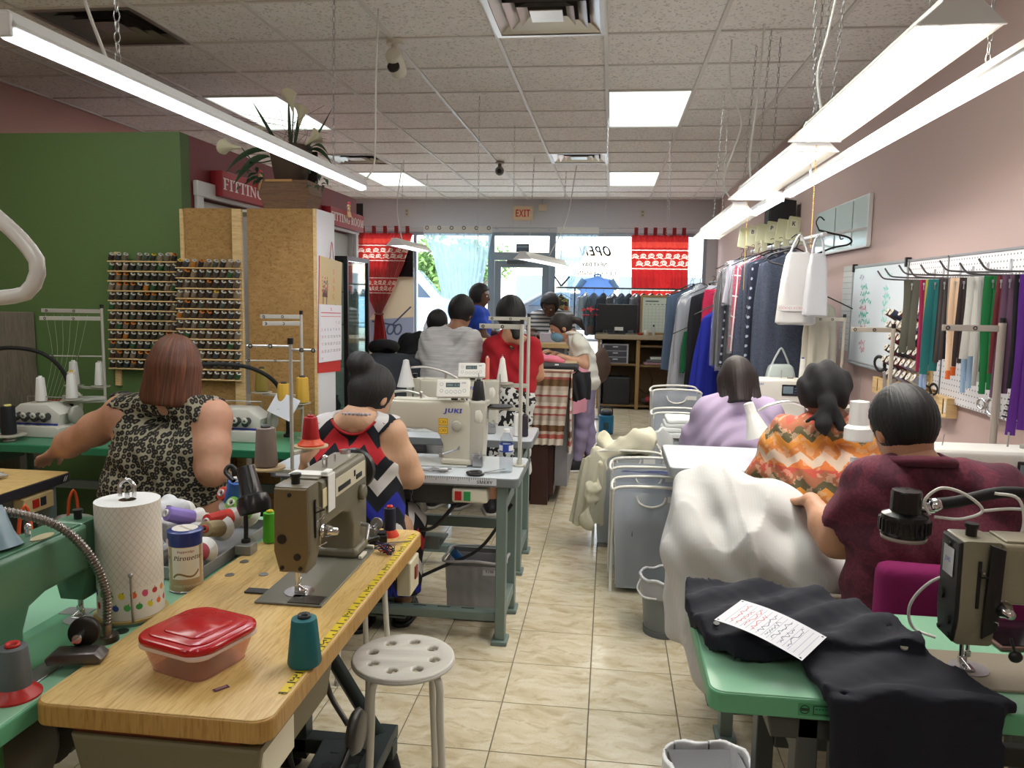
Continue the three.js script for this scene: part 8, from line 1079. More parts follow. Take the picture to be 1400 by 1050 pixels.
  const c = thing('drink_cooler', 'blue round drink cooler with black lid on the floor by the desk', 'cooler', [-0.005, 0, -8.9]); part('body', lathe([[0, 0], [0.08, 0], [0.085, 0.02], [0.085, 0.2], [0.078, 0.215], [0, 0.215]], 24), mat(0x166a94, 0.4), c); part('lid', lathe([[0, 0.215], [0.07, 0.215], [0.07, 0.25], [0.05, 0.265], [0, 0.265]], 24), mat(0x1a2632, 0.5), c); part('label', put(box(0.06, 0.08, 0.006, 0, 0, 0, 0.002), 0, 0.1, 0.083), mat(0x23404c, 0.5), c); part('handle', tube([[-0.07, 0.22, 0], [-0.06, 0.29, 0], [0.06, 0.29, 0], [0.07, 0.22, 0]], 0.007, 20), black, c);
  const r = thing('red_basket', 'red plastic basket on the floor behind the lavender trousers', 'basket', [-0.26, 0, -7.75]); part('basket_wall', lathe([[0, 0.004], [0.12, 0.004], [0.16, 0.2], [0.17, 0.205], [0.165, 0.21], [0.152, 0.2], [0.112, 0.012], [0, 0.012]], 4).rotateY(PI / 4), mat(0xa8241c, 0.5, { side: THREE.DoubleSide }), r); part('rim', new THREE.TorusGeometry(0.16, 0.008, 6, 4).rotateX(PI / 2).rotateY(PI / 4 * 0).translate(0, 0.206, 0), mat(0xa8241c, 0.5), r);
}
// cutting counter with striped cloth
T.stripe = drawn(64, 512, (c) => { const s = [['#b4796c', 22], ['#c9bfb2', 26], ['#a0564c', 16], ['#6b5136', 46], ['#b7a898', 30], ['#c4b9ac', 30], ['#9c4f49', 12], ['#b0a294', 40], ['#c9bfb2', 24], ['#a86055', 18], ['#bfb2a2', 34], ['#9c4f49', 12], ['#b0a294', 36], ['#c4b9ac', 30], ['#6b4a30', 42], ['#b7a898', 20], ['#a8564c', 30], ['#c9bfb2', 44]]; let y = 0; for (const [a, h] of s) { c.fillStyle = a; c.fillRect(0, y, 64, h); y += h; } });
{
  const t = thing('cutting_counter', 'dark cherry fronted cutting counter with a grey side', 'counter', [-0.58, 0, -6.5]);
  const ch = mat(0xffffff, 0.45, { map: T.cherry });
  part('counter_body', boxUV(span(-0.34, 0.2, 0.06, 0.96, -0.72, 0.74, 0.004), 2, true), ch, t); part('front_post', boxUV(span(0.03, 0.16, 0, 0.95, 0.742, 0.8, 0.003), 2, true), ch, t); part('side_panel', span(0.205, 0.3, 0.14, 0.96, -0.72, 0.76, 0.004), mat(0x77757a, 0.5), t, 'grey metal side'); part('countertop', boxUV(span(-0.4, 0.32, 0.96, 1.0, -0.76, 0.8, 0.006), 2), mat(0xb59c78, 0.5), t); part('plinth', span(-0.3, 0.16, 0, 0.06, -0.7, 0.7), blackMatte, t);
  const sm = mat(0xffffff, 0.9, { map: T.stripe, side: THREE.DoubleSide });
  const s = thing('striped_cloth', 'brown red and cream striped cloth draped over the cutting counter', 'cloth', [-0.58, 0, -5.7]); part('cloth', drape(lerpRows([[1.015, 0.03, 0.31, 0.3], [0.46, 0.045, 0.265, 0.8]], 16), sm, 40, 0.012, 4).translate(0, 0, 0.03), sm, s); part('side_fall', put(drape(lerpRows([[1.015, -0.08, 0.05, 0.5], [0.4, -0.06, 0.1, 1]], 10), sm, 20, 0.012, 3), 0.315, 0, -0.03, 0, PI / 2, 0), sm, s); part('top_fold', box(0.32, 0.012, 0.26, 0.17, 1.008, -0.09, 0.005), mat(0xb7a898, 0.9), s);
  const f1 = (x, y, z) => Math.hypot(Math.max(Math.abs(x) - 0.13, 0), Math.max(Math.abs(y) - 0.012, 0), Math.max(Math.abs(z) - 0.15, 0)) - 0.025 + 0.03 * (n3(x * 14, y * 14, z * 14, 4) - 0.5);
  const bl = thing('black_cloth', 'black folded garment with a white tag on the cutting counter', 'garment', [-0.38, 1.018, -5.9]); part('cloth', nets(f1, [-0.24, -0.08, -0.24], [0.24, 0.08, 0.24], 0.012).scale(1, 0.5, 1), fabric(0x121318), bl); part('hanging_corner', put(garmentGeo(0.2, 0.22, 0.05, 3, 0.1, 0.6, 0.01), 0.16, -0.01, 0.12, 0, 0.5, 0.15), fabric(0x121318), bl); part('white_tag', box(0.03, 0.012, 0.02, 0.0, 0.022, 0.1, 0.003), white, bl);
  const f2 = (x, y, z) => union([[0, 0.02, 0, 0.22, 0.05, 0.16], cap([-0.16, 0.05, 0], 0.05, [0.05, 0.06, 0.08], 0.04), cap([0.05, 0.04, 0.1], 0.04, [0.24, 0.0, 0.1], 0.03)], 0.04)(x, y, z) + 0.03 * (n3(x * 16, y * 16, z * 16, 7) - 0.5);
  const pk = thing('pink_cloth', 'bright pink cloth being worked on at the cutting counter', 'cloth', [-0.62, 1.01, -6.6]); part('cloth', nets(f2, [-0.32, -0.07, -0.24], [0.34, 0.16, 0.24], 0.012).scale(1, 0.7, 1), fabric(0xd8778e), pk); part('hanging_end', put(garmentGeo(0.24, 0.4, 0.04, 6, 0.08, 0.9, 0.012), 0.36, -0.02, 0.12, 0, 0.7, 0), fabric(0xc98a9a), pk);
  const c2 = thing('service_counter', 'light wood service counter where the customer in blue stands', 'counter', [-1.15, 0, -7.95]); part('counter_body', span(-0.22, 0.72, 0, 1.04, -0.25, 0.25, 0.004), mat(0x8d9094, 0.5), c2); part('countertop', boxUV(span(-0.28, 0.78, 1.04, 1.09, -0.32, 0.32, 0.006), 2), mat(0xffffff, 0.5, { map: T.pine }), c2);
  const bx = thing('tissue_box', 'white and lilac tissue box on the service counter', 'box', [-0.56, 1.0905, -7.8], 0.2); part('carton', box(0.24, 0.09, 0.12, 0, 0.045, 0, 0.004), mat(0xb4aebc, 0.6), bx); part('tissue', ball(0.04, 0, 0.1, 0, 1, 0.8, 0.5), white, bx);
  const j = thing('water_jug', 'blue water cooler jug by the red tied curtain', 'water jug', [-2.06, 0.58, -8.0]); part('jug', lathe([[0, 0], [0.1, 0], [0.108, 0.02], [0.1, 0.07], [0.108, 0.1], [0.1, 0.15], [0.108, 0.18], [0.108, 0.24], [0.05, 0.3], [0.03, 0.34], [0, 0.34]], 26), mat(0x3f97d8, 0.1, { transmission: 0.55, thickness: 0 }), j); part('cap', cyl(0.034, 0.03, 0.03, 0, 0.35, 0, 16), mat(0xb9c4cc, 0.5), j);
  const js = thing('jug_stand', 'dark wooden stool under the blue water jug', 'stool', [-2.06, 0, -8.0]); part('seat', box(0.3, 0.04, 0.3, 0, 0.56, 0, 0.004), mat(0x3a2a24, 0.5), js); for (const [x, z] of [[-0.12, -0.12], [0.12, -0.12], [-0.12, 0.12], [0.12, 0.12]]) part('leg', box(0.035, 0.54, 0.035, x, 0.27, z), mat(0x3a2a24, 0.5), js);
  const ch2 = thing('draped_chair', 'chair draped with a dark grey jacket beyond the zigzag dress woman', 'chair', [-1.52, 0, -5.5], 0.3); part('seat', box(0.42, 0.05, 0.42, 0, 0.45, 0, 0.015), mat(0x2a2c30, 0.6), ch2); part('backrest', box(0.4, 0.4, 0.04, 0, 0.82, -0.2, 0.02, [-0.1, 0, 0]), mat(0x2a2c30, 0.6), ch2); for (const [x, z] of [[-0.18, -0.18], [0.18, -0.18], [-0.18, 0.18], [0.18, 0.18]]) part('leg', rod([x, 0.43, z], [x * 1.1, 0, z * 1.1], 0.014), steel, ch2);
  const jk = thing('grey_jacket', 'dark grey jacket with black collar draped over the chair', 'jacket', [-1.52, 1.1, -5.55], 0.3); part('cloth', nets((x, y, z) => union([cap([-0.16, -0.05, 0], 0.06, [0.16, -0.08, 0.02], 0.06), cap([-0.16, -0.05, 0.04], 0.06, [-0.2, -0.35, 0.06], 0.07), cap([0.16, -0.08, 0.04], 0.06, [0.2, -0.36, 0.06], 0.07), [0, -0.2, 0.03, 0.2, 0.2, 0.07]], 0.05)(x, y, z) + 0.03 * (n3(x * 14, y * 9, z * 14) - 0.5), [-0.34, -0.5, -0.14], [0.34, 0.12, 0.2], 0.014), fabric(0x3a3f47), jk); part('collar', [put(new THREE.TorusGeometry(0.08, 0.035, 8, 18), -0.1, 0.06, 0, 1.2, 0, 0)], fabric(0x18181c), jk);
}
// ---------------------------------------------------------------- people
const add = (a, b, k = 1) => [a[0] + b[0] * k, a[1] + b[1] * k, a[2] + b[2] * k], unit = (a) => { const l = Math.hypot(...a); return a.map((v) => v / l); }, cross = (a, b) => [a[1] * b[2] - a[2] * b[1], a[2] * b[0] - a[0] * b[2], a[0] * b[1] - a[1] * b[0]], dot = (a, b) => a[0] * b[0] + a[1] * b[1] + a[2] * b[2], sub = (a, b) => add(a, b, -1);
const bounds = (caps, m) => { const lo = [9e9, 9e9, 9e9], hi = [-9e9, -9e9, -9e9]; for (const c of caps) for (const q of [[c[0], c[1], c[2], c[3]], [c[4], c[5], c[6], c[7]]]) for (let i = 0; i < 3; i++) { lo[i] = Math.min(lo[i], q[i] - q[3] - m); hi[i] = Math.max(hi[i], q[i] + q[3] + m); } return [lo, hi]; };
T.skin = tex(128, 128, (u, v) => { const n = 0.94 + 0.06 * fbm(u * 12, v * 12, 12, 12, 4, 3); return [n, n * 0.985, n * 0.97]; });
T.hair = tex(256, 64, (u, v) => { const n = fbm(u * 90, v * 3, 90, 3, 3, 5); const q = 0.3 + 0.9 * n; return [q, q, q]; });
const skinM = (c) => mat(c, 0.55, { map: T.skin, sheen: 0.2 }), hairM = (c) => mat(c, 0.62, { map: T.hair, bumpMap: T.hair, bumpScale: 0.0012, side: THREE.DoubleSide });
function handCaps(w, dir, nrm, side, s = 1, curl = 0.5) {       // wrist, pointing direction, back of the hand normal, +1 thumb to the right
  const d = unit(dir), x = unit(cross(d, nrm)), n = unit(cross(x, d)), P = (a, b, c) => add(add(add(w, d, a * s), x, b * side * s), n, c * s), out = [];
  [[-0.03, 0.085, 0.06], [-0.01, 0.09, 0.068], [0.01, 0.087, 0.063], [0.028, 0.08, 0.05]].forEach(([b, k, f]) => { const a0 = P(k, -b, 0), c1 = Math.cos(curl), s1 = Math.sin(curl), a1 = P(k + f * 0.5 * c1, -b * 1.05, -f * 0.5 * s1), c2 = Math.cos(curl * 2), s2 = Math.sin(curl * 2), a2 = add(add(a1, d, f * 0.5 * c2 * s), n, -f * 0.5 * s2 * s); out.push(cap(P(0.0, -b * 0.6, 0), 0.014 * s, a0, 0.0115 * s), cap(a0, 0.0095 * s, a1, 0.0085 * s), cap(a1, 0.0085 * s, a2, 0.0075 * s)); });
  const t0 = P(0.02, 0.026, -0.005), t1 = P(0.055, 0.05, -0.02), t2 = P(0.085, 0.052, -0.035); out.push(cap(t0, 0.013 * s, t1, 0.0105 * s), cap(t1, 0.0105 * s, t2, 0.0085 * s)); return out;
}
function person(label, J, o) {
  const base = [J.pv[0], 0, J.pv[2]], t = thing('person', label, 'person', base), b = o.bulk ?? 1, cell = o.cell ?? 0.012, w = o.wide ?? b;
  const Nk = J.nk, Ch = J.ch ?? add(L3(J.sl, J.sr, 0.5), [0, -0.13 * b, 0]), lat = unit(sub(J.sr, J.sl)), HL = J.hl ?? add(J.pv, lat, -0.09 * w), HR = J.hr ?? add(J.pv, lat, 0.09 * w), CL = add(Ch, lat, -0.085 * w), CR = add(Ch, lat, 0.085 * w), WsL = L3(HL, CL, 0.5), WsR = L3(HR, CR, 0.5), bk = o.belly ?? 0;
  const torso = (i) => [cap(HL, 0.105 * b + i, WsL, (0.088 + bk) * b + i), cap(WsL, (0.088 + bk) * b + i, CL, 0.095 * b + i), cap(HR, 0.105 * b + i, WsR, (0.088 + bk) * b + i), cap(WsR, (0.088 + bk) * b + i, CR, 0.095 * b + i), cap(J.pv, 0.1 * b + i, Ch, 0.1 * b + i), cap(CL, 0.08 * b + i, J.sl, 0.052 * b + i), cap(CR, 0.08 * b + i, J.sr, 0.052 * b + i), cap(J.sl, 0.05 * b + i, Nk, 0.045 + i), cap(J.sr, 0.05 * b + i, Nk, 0.045 + i)];
  const arm = (S, E, W, i) => [cap(S, 0.053 * b + i, L3(S, E, 0.6), 0.05 * b + i), cap(L3(S, E, 0.6), 0.05 * b + i, E, 0.041 * b + i), cap(E, 0.041 * b + i, L3(E, W, 0.35), 0.042 * b + i), cap(L3(E, W, 0.35), 0.042 * b + i, W, 0.026 + i)];
  const leg = (H, K, A, i) => [cap(H, 0.088 * b + i, K, 0.06 * b + i), cap(K, 0.058 * b + i, L3(K, A, 0.35), 0.056 * b + i), cap(L3(K, A, 0.35), 0.056 * b + i, A, 0.037 + i)];
  const F = unit(J.f), up0 = unit(J.up ?? add(sub(J.hd, Nk), [0, 0.08, 0])), Rt = unit(cross(F, up0)), U = cross(Rt, F), hd = J.hd, loc = (x, y, z) => { const p = [x - hd[0], y - hd[1], z - hd[2]]; return [dot(p, Rt), dot(p, U), dot(p, F)]; }, wld = (a, q, c) => add(add(add(hd, Rt, a), U, q), F, c);
  const headD = (x, y, z) => { const [a, q, c] = loc(x, y, z), m = Math.abs(a); let d = ellD(a, q, c, [0, 0.018, -0.008, 0.075, 0.097, 0.092]); d = smin(d, ellD(a, q, c, [0, -0.05, 0.022, 0.054, 0.066, 0.062]), 0.04); d = smin(d, capD(a, q, c, [0, 0.012, 0.086, 0.008, 0, -0.026, 0.1, 0.013]), 0.014); d = smin(d, capD(m, q, c, [0.0, 0.03, 0.078, 0.012, 0.045, 0.026, 0.06, 0.012]), 0.02); d = smin(d, ellD(m, q, c, [0.078, -0.008, -0.008, 0.01, 0.03, 0.018]), 0.008); d = smin(d, capD(a, q, c, [-0.018, -0.058, 0.082, 0.007, 0.018, -0.058, 0.082, 0.007]), 0.012); return smin(d, capD(x, y, z, cap(add(Nk, [0, -0.02, 0]), 0.054 * Math.sqrt(b), wld(0, -0.05, -0.02), 0.05 * Math.sqrt(b))), 0.03); };
  const sk = skinM(o.skin), mv = (g) => g.translate(-base[0], -base[1], -base[2]), uvw = (x, y, z) => [(x + z) * 4, y * 4];
  const caps = [...torso(0), ...arm(J.sl, J.el, J.wl, 0), ...arm(J.sr, J.er, J.wr, 0), ...leg(HL, J.kl, J.al, 0), ...leg(HR, J.kr, J.ar, 0), cap(J.al, 0.036, add(J.al, J.toe ?? F, 0.13), 0.024), cap(J.ar, 0.036, add(J.ar, J.toe ?? F, 0.13), 0.024), cap(Nk, 0.053 * Math.sqrt(b), wld(0, -0.05, -0.02), 0.05)];
  for (const c of caps.slice(-3, -1)) { c[1] = Math.max(c[1] - 0.02, 0.045); c[5] = 0.03; }
  const [lo, hi] = bounds(caps, 0.03), pieces = [nets(union(caps, 0.035), lo, hi, cell, uvw), nets(headD, sub(hd, [0.17, 0.19, 0.17]), add(hd, [0.17, 0.16, 0.17]), o.headCell ?? 0.006, uvw)];
  for (const [W, E, s, k] of [[J.wl, J.el, 1, 'handL'], [J.wr, J.er, -1, 'handR']]) { const hh = o[k] ?? {}, hc = handCaps(W, hh.dir ?? sub(W, E), hh.n ?? [0, 1, 0], s, hh.s ?? 1, hh.curl ?? 0.5), [a, c] = bounds(hc, 0.015); pieces.push(nets(union([...hc, cap(L3(E, W, 0.85), 0.029, W, 0.026)], 0.012), a, c, o.handCell ?? 0.006, uvw)); }
  part('body', mv(merge(pieces)), sk, t);
  // face
  for (const s of [-1, 1]) { const e = part('eye', mv(ball(0.011, ...wld(s * 0.03, 0.008, 0.075), 1, 1, 1, 10)), mat(0xd8d2c8, 0.3), t); part('iris', mv(ball(0.006, ...wld(s * 0.03, 0.008, 0.082), 1, 1, 1, 8)), mat(0x1c1410, 0.3), e); part('eyebrow', mv(tube([wld(s * 0.016, 0.032, 0.086), wld(s * 0.032, 0.036, 0.08), wld(s * 0.048, 0.03, 0.066)], 0.003, 10, false, 5)), mat(0x241a16, 0.8), t); }
  part('lips', mv(tube([wld(-0.02, -0.058, 0.084), wld(0, -0.056, 0.092), wld(0.02, -0.058, 0.084)], 0.0045, 12, false, 6)), mat(0x96574c, 0.5), t);
  // hair
  const h = o.hair; if (h) {
    const str = (a, q, c) => 0.0012 * Math.sin(Math.atan2(a, -c - 0.001) * 46 + q * 9) + 0.007 * (n3(a * 34, q * 9, c * 34) - 0.5);
    const f = (x, y, z) => {
      const [a, q, c] = loc(x, y, z); let d = ellD(a, q, c, [0, 0.026, -0.016, 0.086 + (h.puff ?? 0), 0.104 + (h.puff ?? 0), 0.1 + (h.puff ?? 0)]);
      for (const e of h.add ?? []) d = smin(d, e.length === 8 ? capD(a, q, c, e) : ellD(a, q, c, e), h.k ?? 0.025);
      d += str(a, q, c);
      const face = Math.max(-(c - (h.front ?? 0.035) - Math.max(0, q - 0.02) * 0.5), q - (h.line ?? 0.075)), nape = h.nape ?? -0.075;
      d = Math.max(d, -face * 1, nape - q + Math.max(0, c) * (h.long ? 0 : -0.5)); if (h.bald) d = smin(d, 0.02, 0.001); return d * 0.85;
    };
    const r = h.reach ?? 0.2; part('hair', mv(nets(f, sub(hd, [r, r + (h.drop ?? 0), r]), add(hd, [r, r, r]), o.hairCell ?? 0.006, (x, y, z) => { const [a, q, c] = loc(x, y, z); return [Math.atan2(a, -c) / PI, q * 3]; })), hairM(h.c), t, h.label);
  }
  // clothes
  const fw = cross([0, 1, 0], lat), cuv = (x, y, z) => { const q = sub([x, y, z], Ch), l = dot(q, lat), d = Math.max(0, dot(q, fw) + 0.05 * b); return [l + Math.tanh(l / 0.06) * d * 0.8, y]; }, noiseF = (x, y, z, k) => k * (n3(x * 13, y * 9, z * 13, 11) - 0.5) + k * 0.35 * Math.sin(y * 55 + 9 * Math.sin(x * 8 + z * 6));
  const sleeve = (S, E, W, i, s) => { if (!s) return null; const end = s <= 1 ? L3(S, E, s) : L3(E, W, s - 1), dir = s <= 1 ? unit(sub(E, S)) : unit(sub(W, E)), cs = (s <= 1 ? [cap(S, 0.056 * b + i, add(end, dir, 0.05), 0.054 * b + i)] : [cap(S, 0.056 * b + i, E, 0.048 * b + i), cap(E, 0.048 * b + i, add(end, dir, 0.04), 0.034 + i)]), u = union(cs, 0.03); return (x, y, z) => Math.max(u(x, y, z), Math.hypot(x - end[0], y - end[1], z - end[2]) < 0.16 ? dot([x - end[0], y - end[1], z - end[2]], dir) : -1); };
  const T0 = o.top; if (T0) {
    const i = T0.i ?? 0.014, tc = torso(i), tu = union(tc.map((c) => c), 0.04), sL = sleeve(J.sl, J.el, J.wl, i, T0.sleeve), sR = sleeve(J.sr, J.er, J.wr, i, T0.sleeve), nr = T0.neck ?? 0.075, nc = add(Nk, T0.nd ?? [0, 0.035, 0]), skirt = T0.skirt ? union(T0.skirt, 0.06) : null;
    const f = (x, y, z) => { let d = tu(x, y, z); if (sL) d = smin(d, sL(x, y, z), 0.03); if (sR) d = smin(d, sR(x, y, z), 0.03); if (!sL) { for (const [S, E] of [[J.sl, J.el], [J.sr, J.er]]) d = Math.max(d, -(Math.hypot(x - S[0] - Math.sign(S[0] - Nk[0]) * (T0.armhole ?? 0.045), y - S[1] + 0.03, (z - S[2]) * 0.8) - (T0.ahr ?? 0.062) * b)); } if (skirt) d = smin(d, skirt(x, y, z), 0.05); d -= noiseF(x, y, z, T0.fold ?? 0.012); d = Math.max(d, -(ellD(x, y, z, [...nc, nr * (T0.nw ?? 1), nr * (T0.nh ?? 1), nr])), (T0.hem ?? 0) - y + (T0.hemWave ? 0.012 * Math.sin(x * 40) : 0)); return d * 0.85; };
    const ex = [...tc, ...(T0.skirt ?? []), ...(T0.sleeve ? [...arm(J.sl, J.el, J.wl, i), ...arm(J.sr, J.er, J.wr, i)] : [])], [a, c] = bounds(ex.filter((e) => e.length === 8), 0.03); a[1] = Math.max(a[1], (T0.hem ?? 0) - 0.03);
    const cl = part(T0.name ?? 'shirt', mv(nets(f, a, c, T0.cell ?? 0.009, cuv)), T0.m, t, T0.label);
    const onto = (p) => { let q = p.slice(); for (let k = 0; k < 24; k++) { const e = 0.004, d = f(...q), g = unit([f(q[0] + e, q[1], q[2]) - d, f(q[0], q[1] + e, q[2]) - d, f(q[0], q[1], q[2] + e) - d].map((v) => v || 1e-9)); q = add(q, g, -d * 0.7); } return q; };
    if (T0.trim) { const pts = []; for (let k = 0; k <= 22; k++) { const an = PI * (0.06 + 0.88 * k / 22); pts.push(onto(add(add(nc, lat, -Math.cos(an) * nr * (T0.nw ?? 1)), [0, -Math.sin(an) * nr * (T0.nh ?? 1) * 0.75, 0.06]))); } part('neck_trim', mv(tube(pts, 0.006, 60, false, 6)), T0.trim, cl, 'red neckline trim'); for (const [S, s] of [[J.sl, -1], [J.sr, 1]]) { const q = []; for (let k = 0; k <= 14; k++) { const an = -0.9 + 1.9 * k / 14; q.push(onto(add(S, [s * (0.05 - 0.088 * b * Math.cos(an)), -0.03 - 0.09 * b * Math.sin(an), 0.05]))); } part('armhole_trim', mv(tube(q, 0.005, 40, false, 6)), T0.trim, cl); } }
    if (T0.collar) { const pts = []; for (let k = 0; k <= 20; k++) { const an = 2 * PI * k / 20; pts.push(add(Nk, [Math.cos(an) * 0.082 * Math.sqrt(b), 0.02 + 0.022 * Math.sin(an + (T0.ca ?? 0)), Math.sin(an) * 0.08])); } part('collar', mv(tube(pts, 0.016, 60, true, 8)), T0.collar, cl); }
  }
  const B0 = o.bottom; if (B0) { const i = B0.i ?? 0.012, cs = [...leg(HL, J.kl, J.al, i), ...leg(HR, J.kr, J.ar, i), cap(HL, 0.11 * b + i * 0.6, HR, 0.11 * b + i * 0.6), cap(J.pv, 0.11 * b, add(J.pv, [0, 0.12, 0]), 0.1 * b), ...(B0.add ?? [])], u = union(cs, 0.025), [a, c] = bounds(cs, 0.03), hem = B0.hem ?? 0.1; a[1] = Math.max(hem - 0.03, a[1]); part(B0.name ?? 'trousers', mv(nets((x, y, z) => Math.max(u(x, y, z) - noiseF(x, y, z, B0.fold ?? 0.008), hem - y) * 0.9, a, c, o.cell ?? 0.011, cuv)), B0.m, t, B0.label); }
  if (o.shoes) for (const A of [J.al, J.ar]) { const d = unit([(J.toe ?? F)[0], 0, (J.toe ?? F)[2]]), g = union([cap([A[0] - d[0] * 0.04, 0.05, A[2] - d[2] * 0.04], 0.044, [A[0] + d[0] * 0.12, 0.04, A[2] + d[2] * 0.12], 0.042), cap([A[0], 0.09, A[2]], 0.045, [A[0] + d[0] * 0.05, 0.06, A[2] + d[2] * 0.05], 0.045)], 0.03), c0 = [A[0] + d[0] * 0.05, 0.06, A[2] + d[2] * 0.05]; const s = part('shoe', mv(nets((x, y, z) => Math.max(g(x, y, z), 0.012 - y), sub(c0, [0.2, 0.08, 0.2]), add(c0, [0.2, 0.12, 0.2]), 0.009)), mat(o.shoes, 0.6), t); part('sole', mv(nets((x, y, z) => Math.max(g(x, 0.045, z) - 0.004, Math.abs(y - 0.011) - 0.01), sub(c0, [0.2, 0.08, 0.2]), add(c0, [0.2, 0.02, 0.2]), 0.008)), mat(o.sole ?? 0xc9c6c0, 0.6), s); }
  return { t, mv, wld, base };
}
const sit = (x, z, f, w = 0.1) => ({ pv: [x, 0.54, z], kl: [x - w - 0.02, 0.52, z - 0.4], kr: [x + w + 0.02, 0.52, z - 0.4], al: [x - w, 0.1, z - 0.36], ar: [x + w, 0.1, z - 0.36], f, toe: [0, 0, -1] });
// fabrics
const leopard = mat(0xffffff, 0.9, { side: THREE.DoubleSide, map: rep(tex(512, 512, (u, v) => { let best = 9, id = 0; for (let k = 0; k < 9; k++) { const cx = Math.floor(u * 9) + (k % 3) - 1, cy = Math.floor(v * 9) + Math.floor(k / 3) - 1, wx = ((cx % 9) + 9) % 9, wy = ((cy % 9) + 9) % 9, px = cx + 0.2 + 0.6 * H2(wx, wy, 1), py = cy + 0.2 + 0.6 * H2(wx, wy, 2), d = Math.hypot((u * 9 - px) * 1.0, v * 9 - py) + 0.14 * (fbm(u * 30, v * 30, 30, 30, 2, 9) - 0.5); if (d < best) { best = d; id = H2(wx, wy, 3); } } return best > 0.13 && best < 0.47 ? hex(0x14120f) : best <= 0.13 ? hex(0x6a5d46) : hex(0x8d8670); }), 5.2, 5.2) });
const chev = mat(0xffffff, 0.9, { side: THREE.DoubleSide, map: rep(tex(256, 512, (u, v) => { const z = Math.abs((u * 2) % 1 - 0.5) * 2, y = (v * 16 + z * 1.2 + 5.86) % 8; return hex([0x0c0e18, 0x1c2690, 0x0c0e18, 0xc4c0be, 0x0c0e18, 0xb3212a, 0x0c0e18, 0xc4c0be][Math.floor(y)]); }), 4, 1) });
const zig = mat(0xffffff, 0.9, { side: THREE.DoubleSide, map: rep(tex(512, 512, (u, v) => { const z = Math.abs((u * 5) % 1 - 0.5) * 2, y = v * 14 + z * 1.1 + 0.5 * (fbm(u * 14, v * 14, 14, 14, 3, 5) - 0.5), k = Math.floor(y), n = fbm(u * 26, v * 26, 26, 26, 3, 8), cs = [0xc9692f, 0xd88a32, 0xb8483a, 0xc9b8a4, 0x4d4a30, 0xc2b252, 0xc97838, 0x9a5a3e]; return mixc(hex(cs[((k * 3) % 8 + 8) % 8]), hex(0xd8b096), n > 0.58 ? 0.6 : 0.1); }), 2.2, 2.2) });
const maroon = mat(0xffffff, 0.9, { side: THREE.DoubleSide, map: rep(tex(256, 256, (u, v) => { const n = fbm(u * 70, v * 70, 70, 70, 2, 2), m = fbm(u * 6, v * 6, 6, 6, 3, 4); return mixc(mixc(hex(0x4c1a2a), hex(0x7a2f42), n), hex(0x2c1426), m > 0.52 ? 0.4 : 0.1); }), 3, 3) });
const tee = mat(0xffffff, 0.9, { side: THREE.DoubleSide, map: rep(tex(64, 128, (u, v) => { const n = fbm(u * 4, v * 60, 4, 60, 2, 2); const c = 0.72 + 0.16 * n; return [c, c, c * 1.01]; }), 3, 3) });
const bwSkirt = mat(0xffffff, 0.9, { side: THREE.DoubleSide, map: rep(tex(256, 256, (u, v) => fbm(u * 22, v * 22, 22, 22, 2, 6) > 0.5 ? hex(0x121216) : hex(0xc9c9c6)), 2.4, 2.4) });
const strTee = mat(0xffffff, 0.9, { side: THREE.DoubleSide, map: rep(tex(8, 64, (u, v) => (v * 4) % 1 < 0.4 ? hex(0x3c3e44) : hex(0xa5a5a4)), 1, 6) });
// the red haired woman in leopard print
person('woman in a sleeveless leopard print top with a reddish brown bob reaching left', { ...sit(-1.83, -3.02, [-0.12, -0.12, -1], 0.13), hd: [-1.775, 1.225, -3.04], nk: [-1.79, 1.1, -3.0], sl: [-1.985, 1.035, -3.0], sr: [-1.6, 1.03, -3.0], el: [-2.26, 0.9, -3.08], wl: [-2.47, 0.805, -3.2], er: [-1.55, 0.83, -2.9], wr: [-1.72, 0.8, -3.22] }, { bulk: 1.32, wide: 1.25, belly: 0.022, skin: 0xb98a70, handL: { dir: [-0.8, -0.35, -0.45], curl: 0.3 }, hair: { c: 0x6e3a1c, puff: 0.012, add: [cap([-0.07, 0, -0.02], 0.042, [-0.088, -0.12, -0.03], 0.036), cap([0.07, 0, -0.02], 0.042, [0.088, -0.12, -0.03], 0.036), cap([0, 0, -0.07], 0.055, [0, -0.13, -0.07], 0.05), cap([-0.04, 0, -0.06], 0.05, [-0.055, -0.13, -0.06], 0.042), cap([0.04, 0, -0.06], 0.05, [0.055, -0.13, -0.06], 0.042)], nape: -0.155, long: 1, reach: 0.24, k: 0.03 }, top: { m: leopard, i: 0.012, sleeve: 0, neck: 0.085, nd: [0, 0.05, -0.02], hem: 0.695, hemWave: 1, armhole: 0.05, ahr: 0.078, fold: 0.016, name: 'sleeveless_top', label: 'leopard print sleeveless top' }, bottom: { m: fabric(0x0a0a0d), i: 0.02, label: 'black trousers' } });
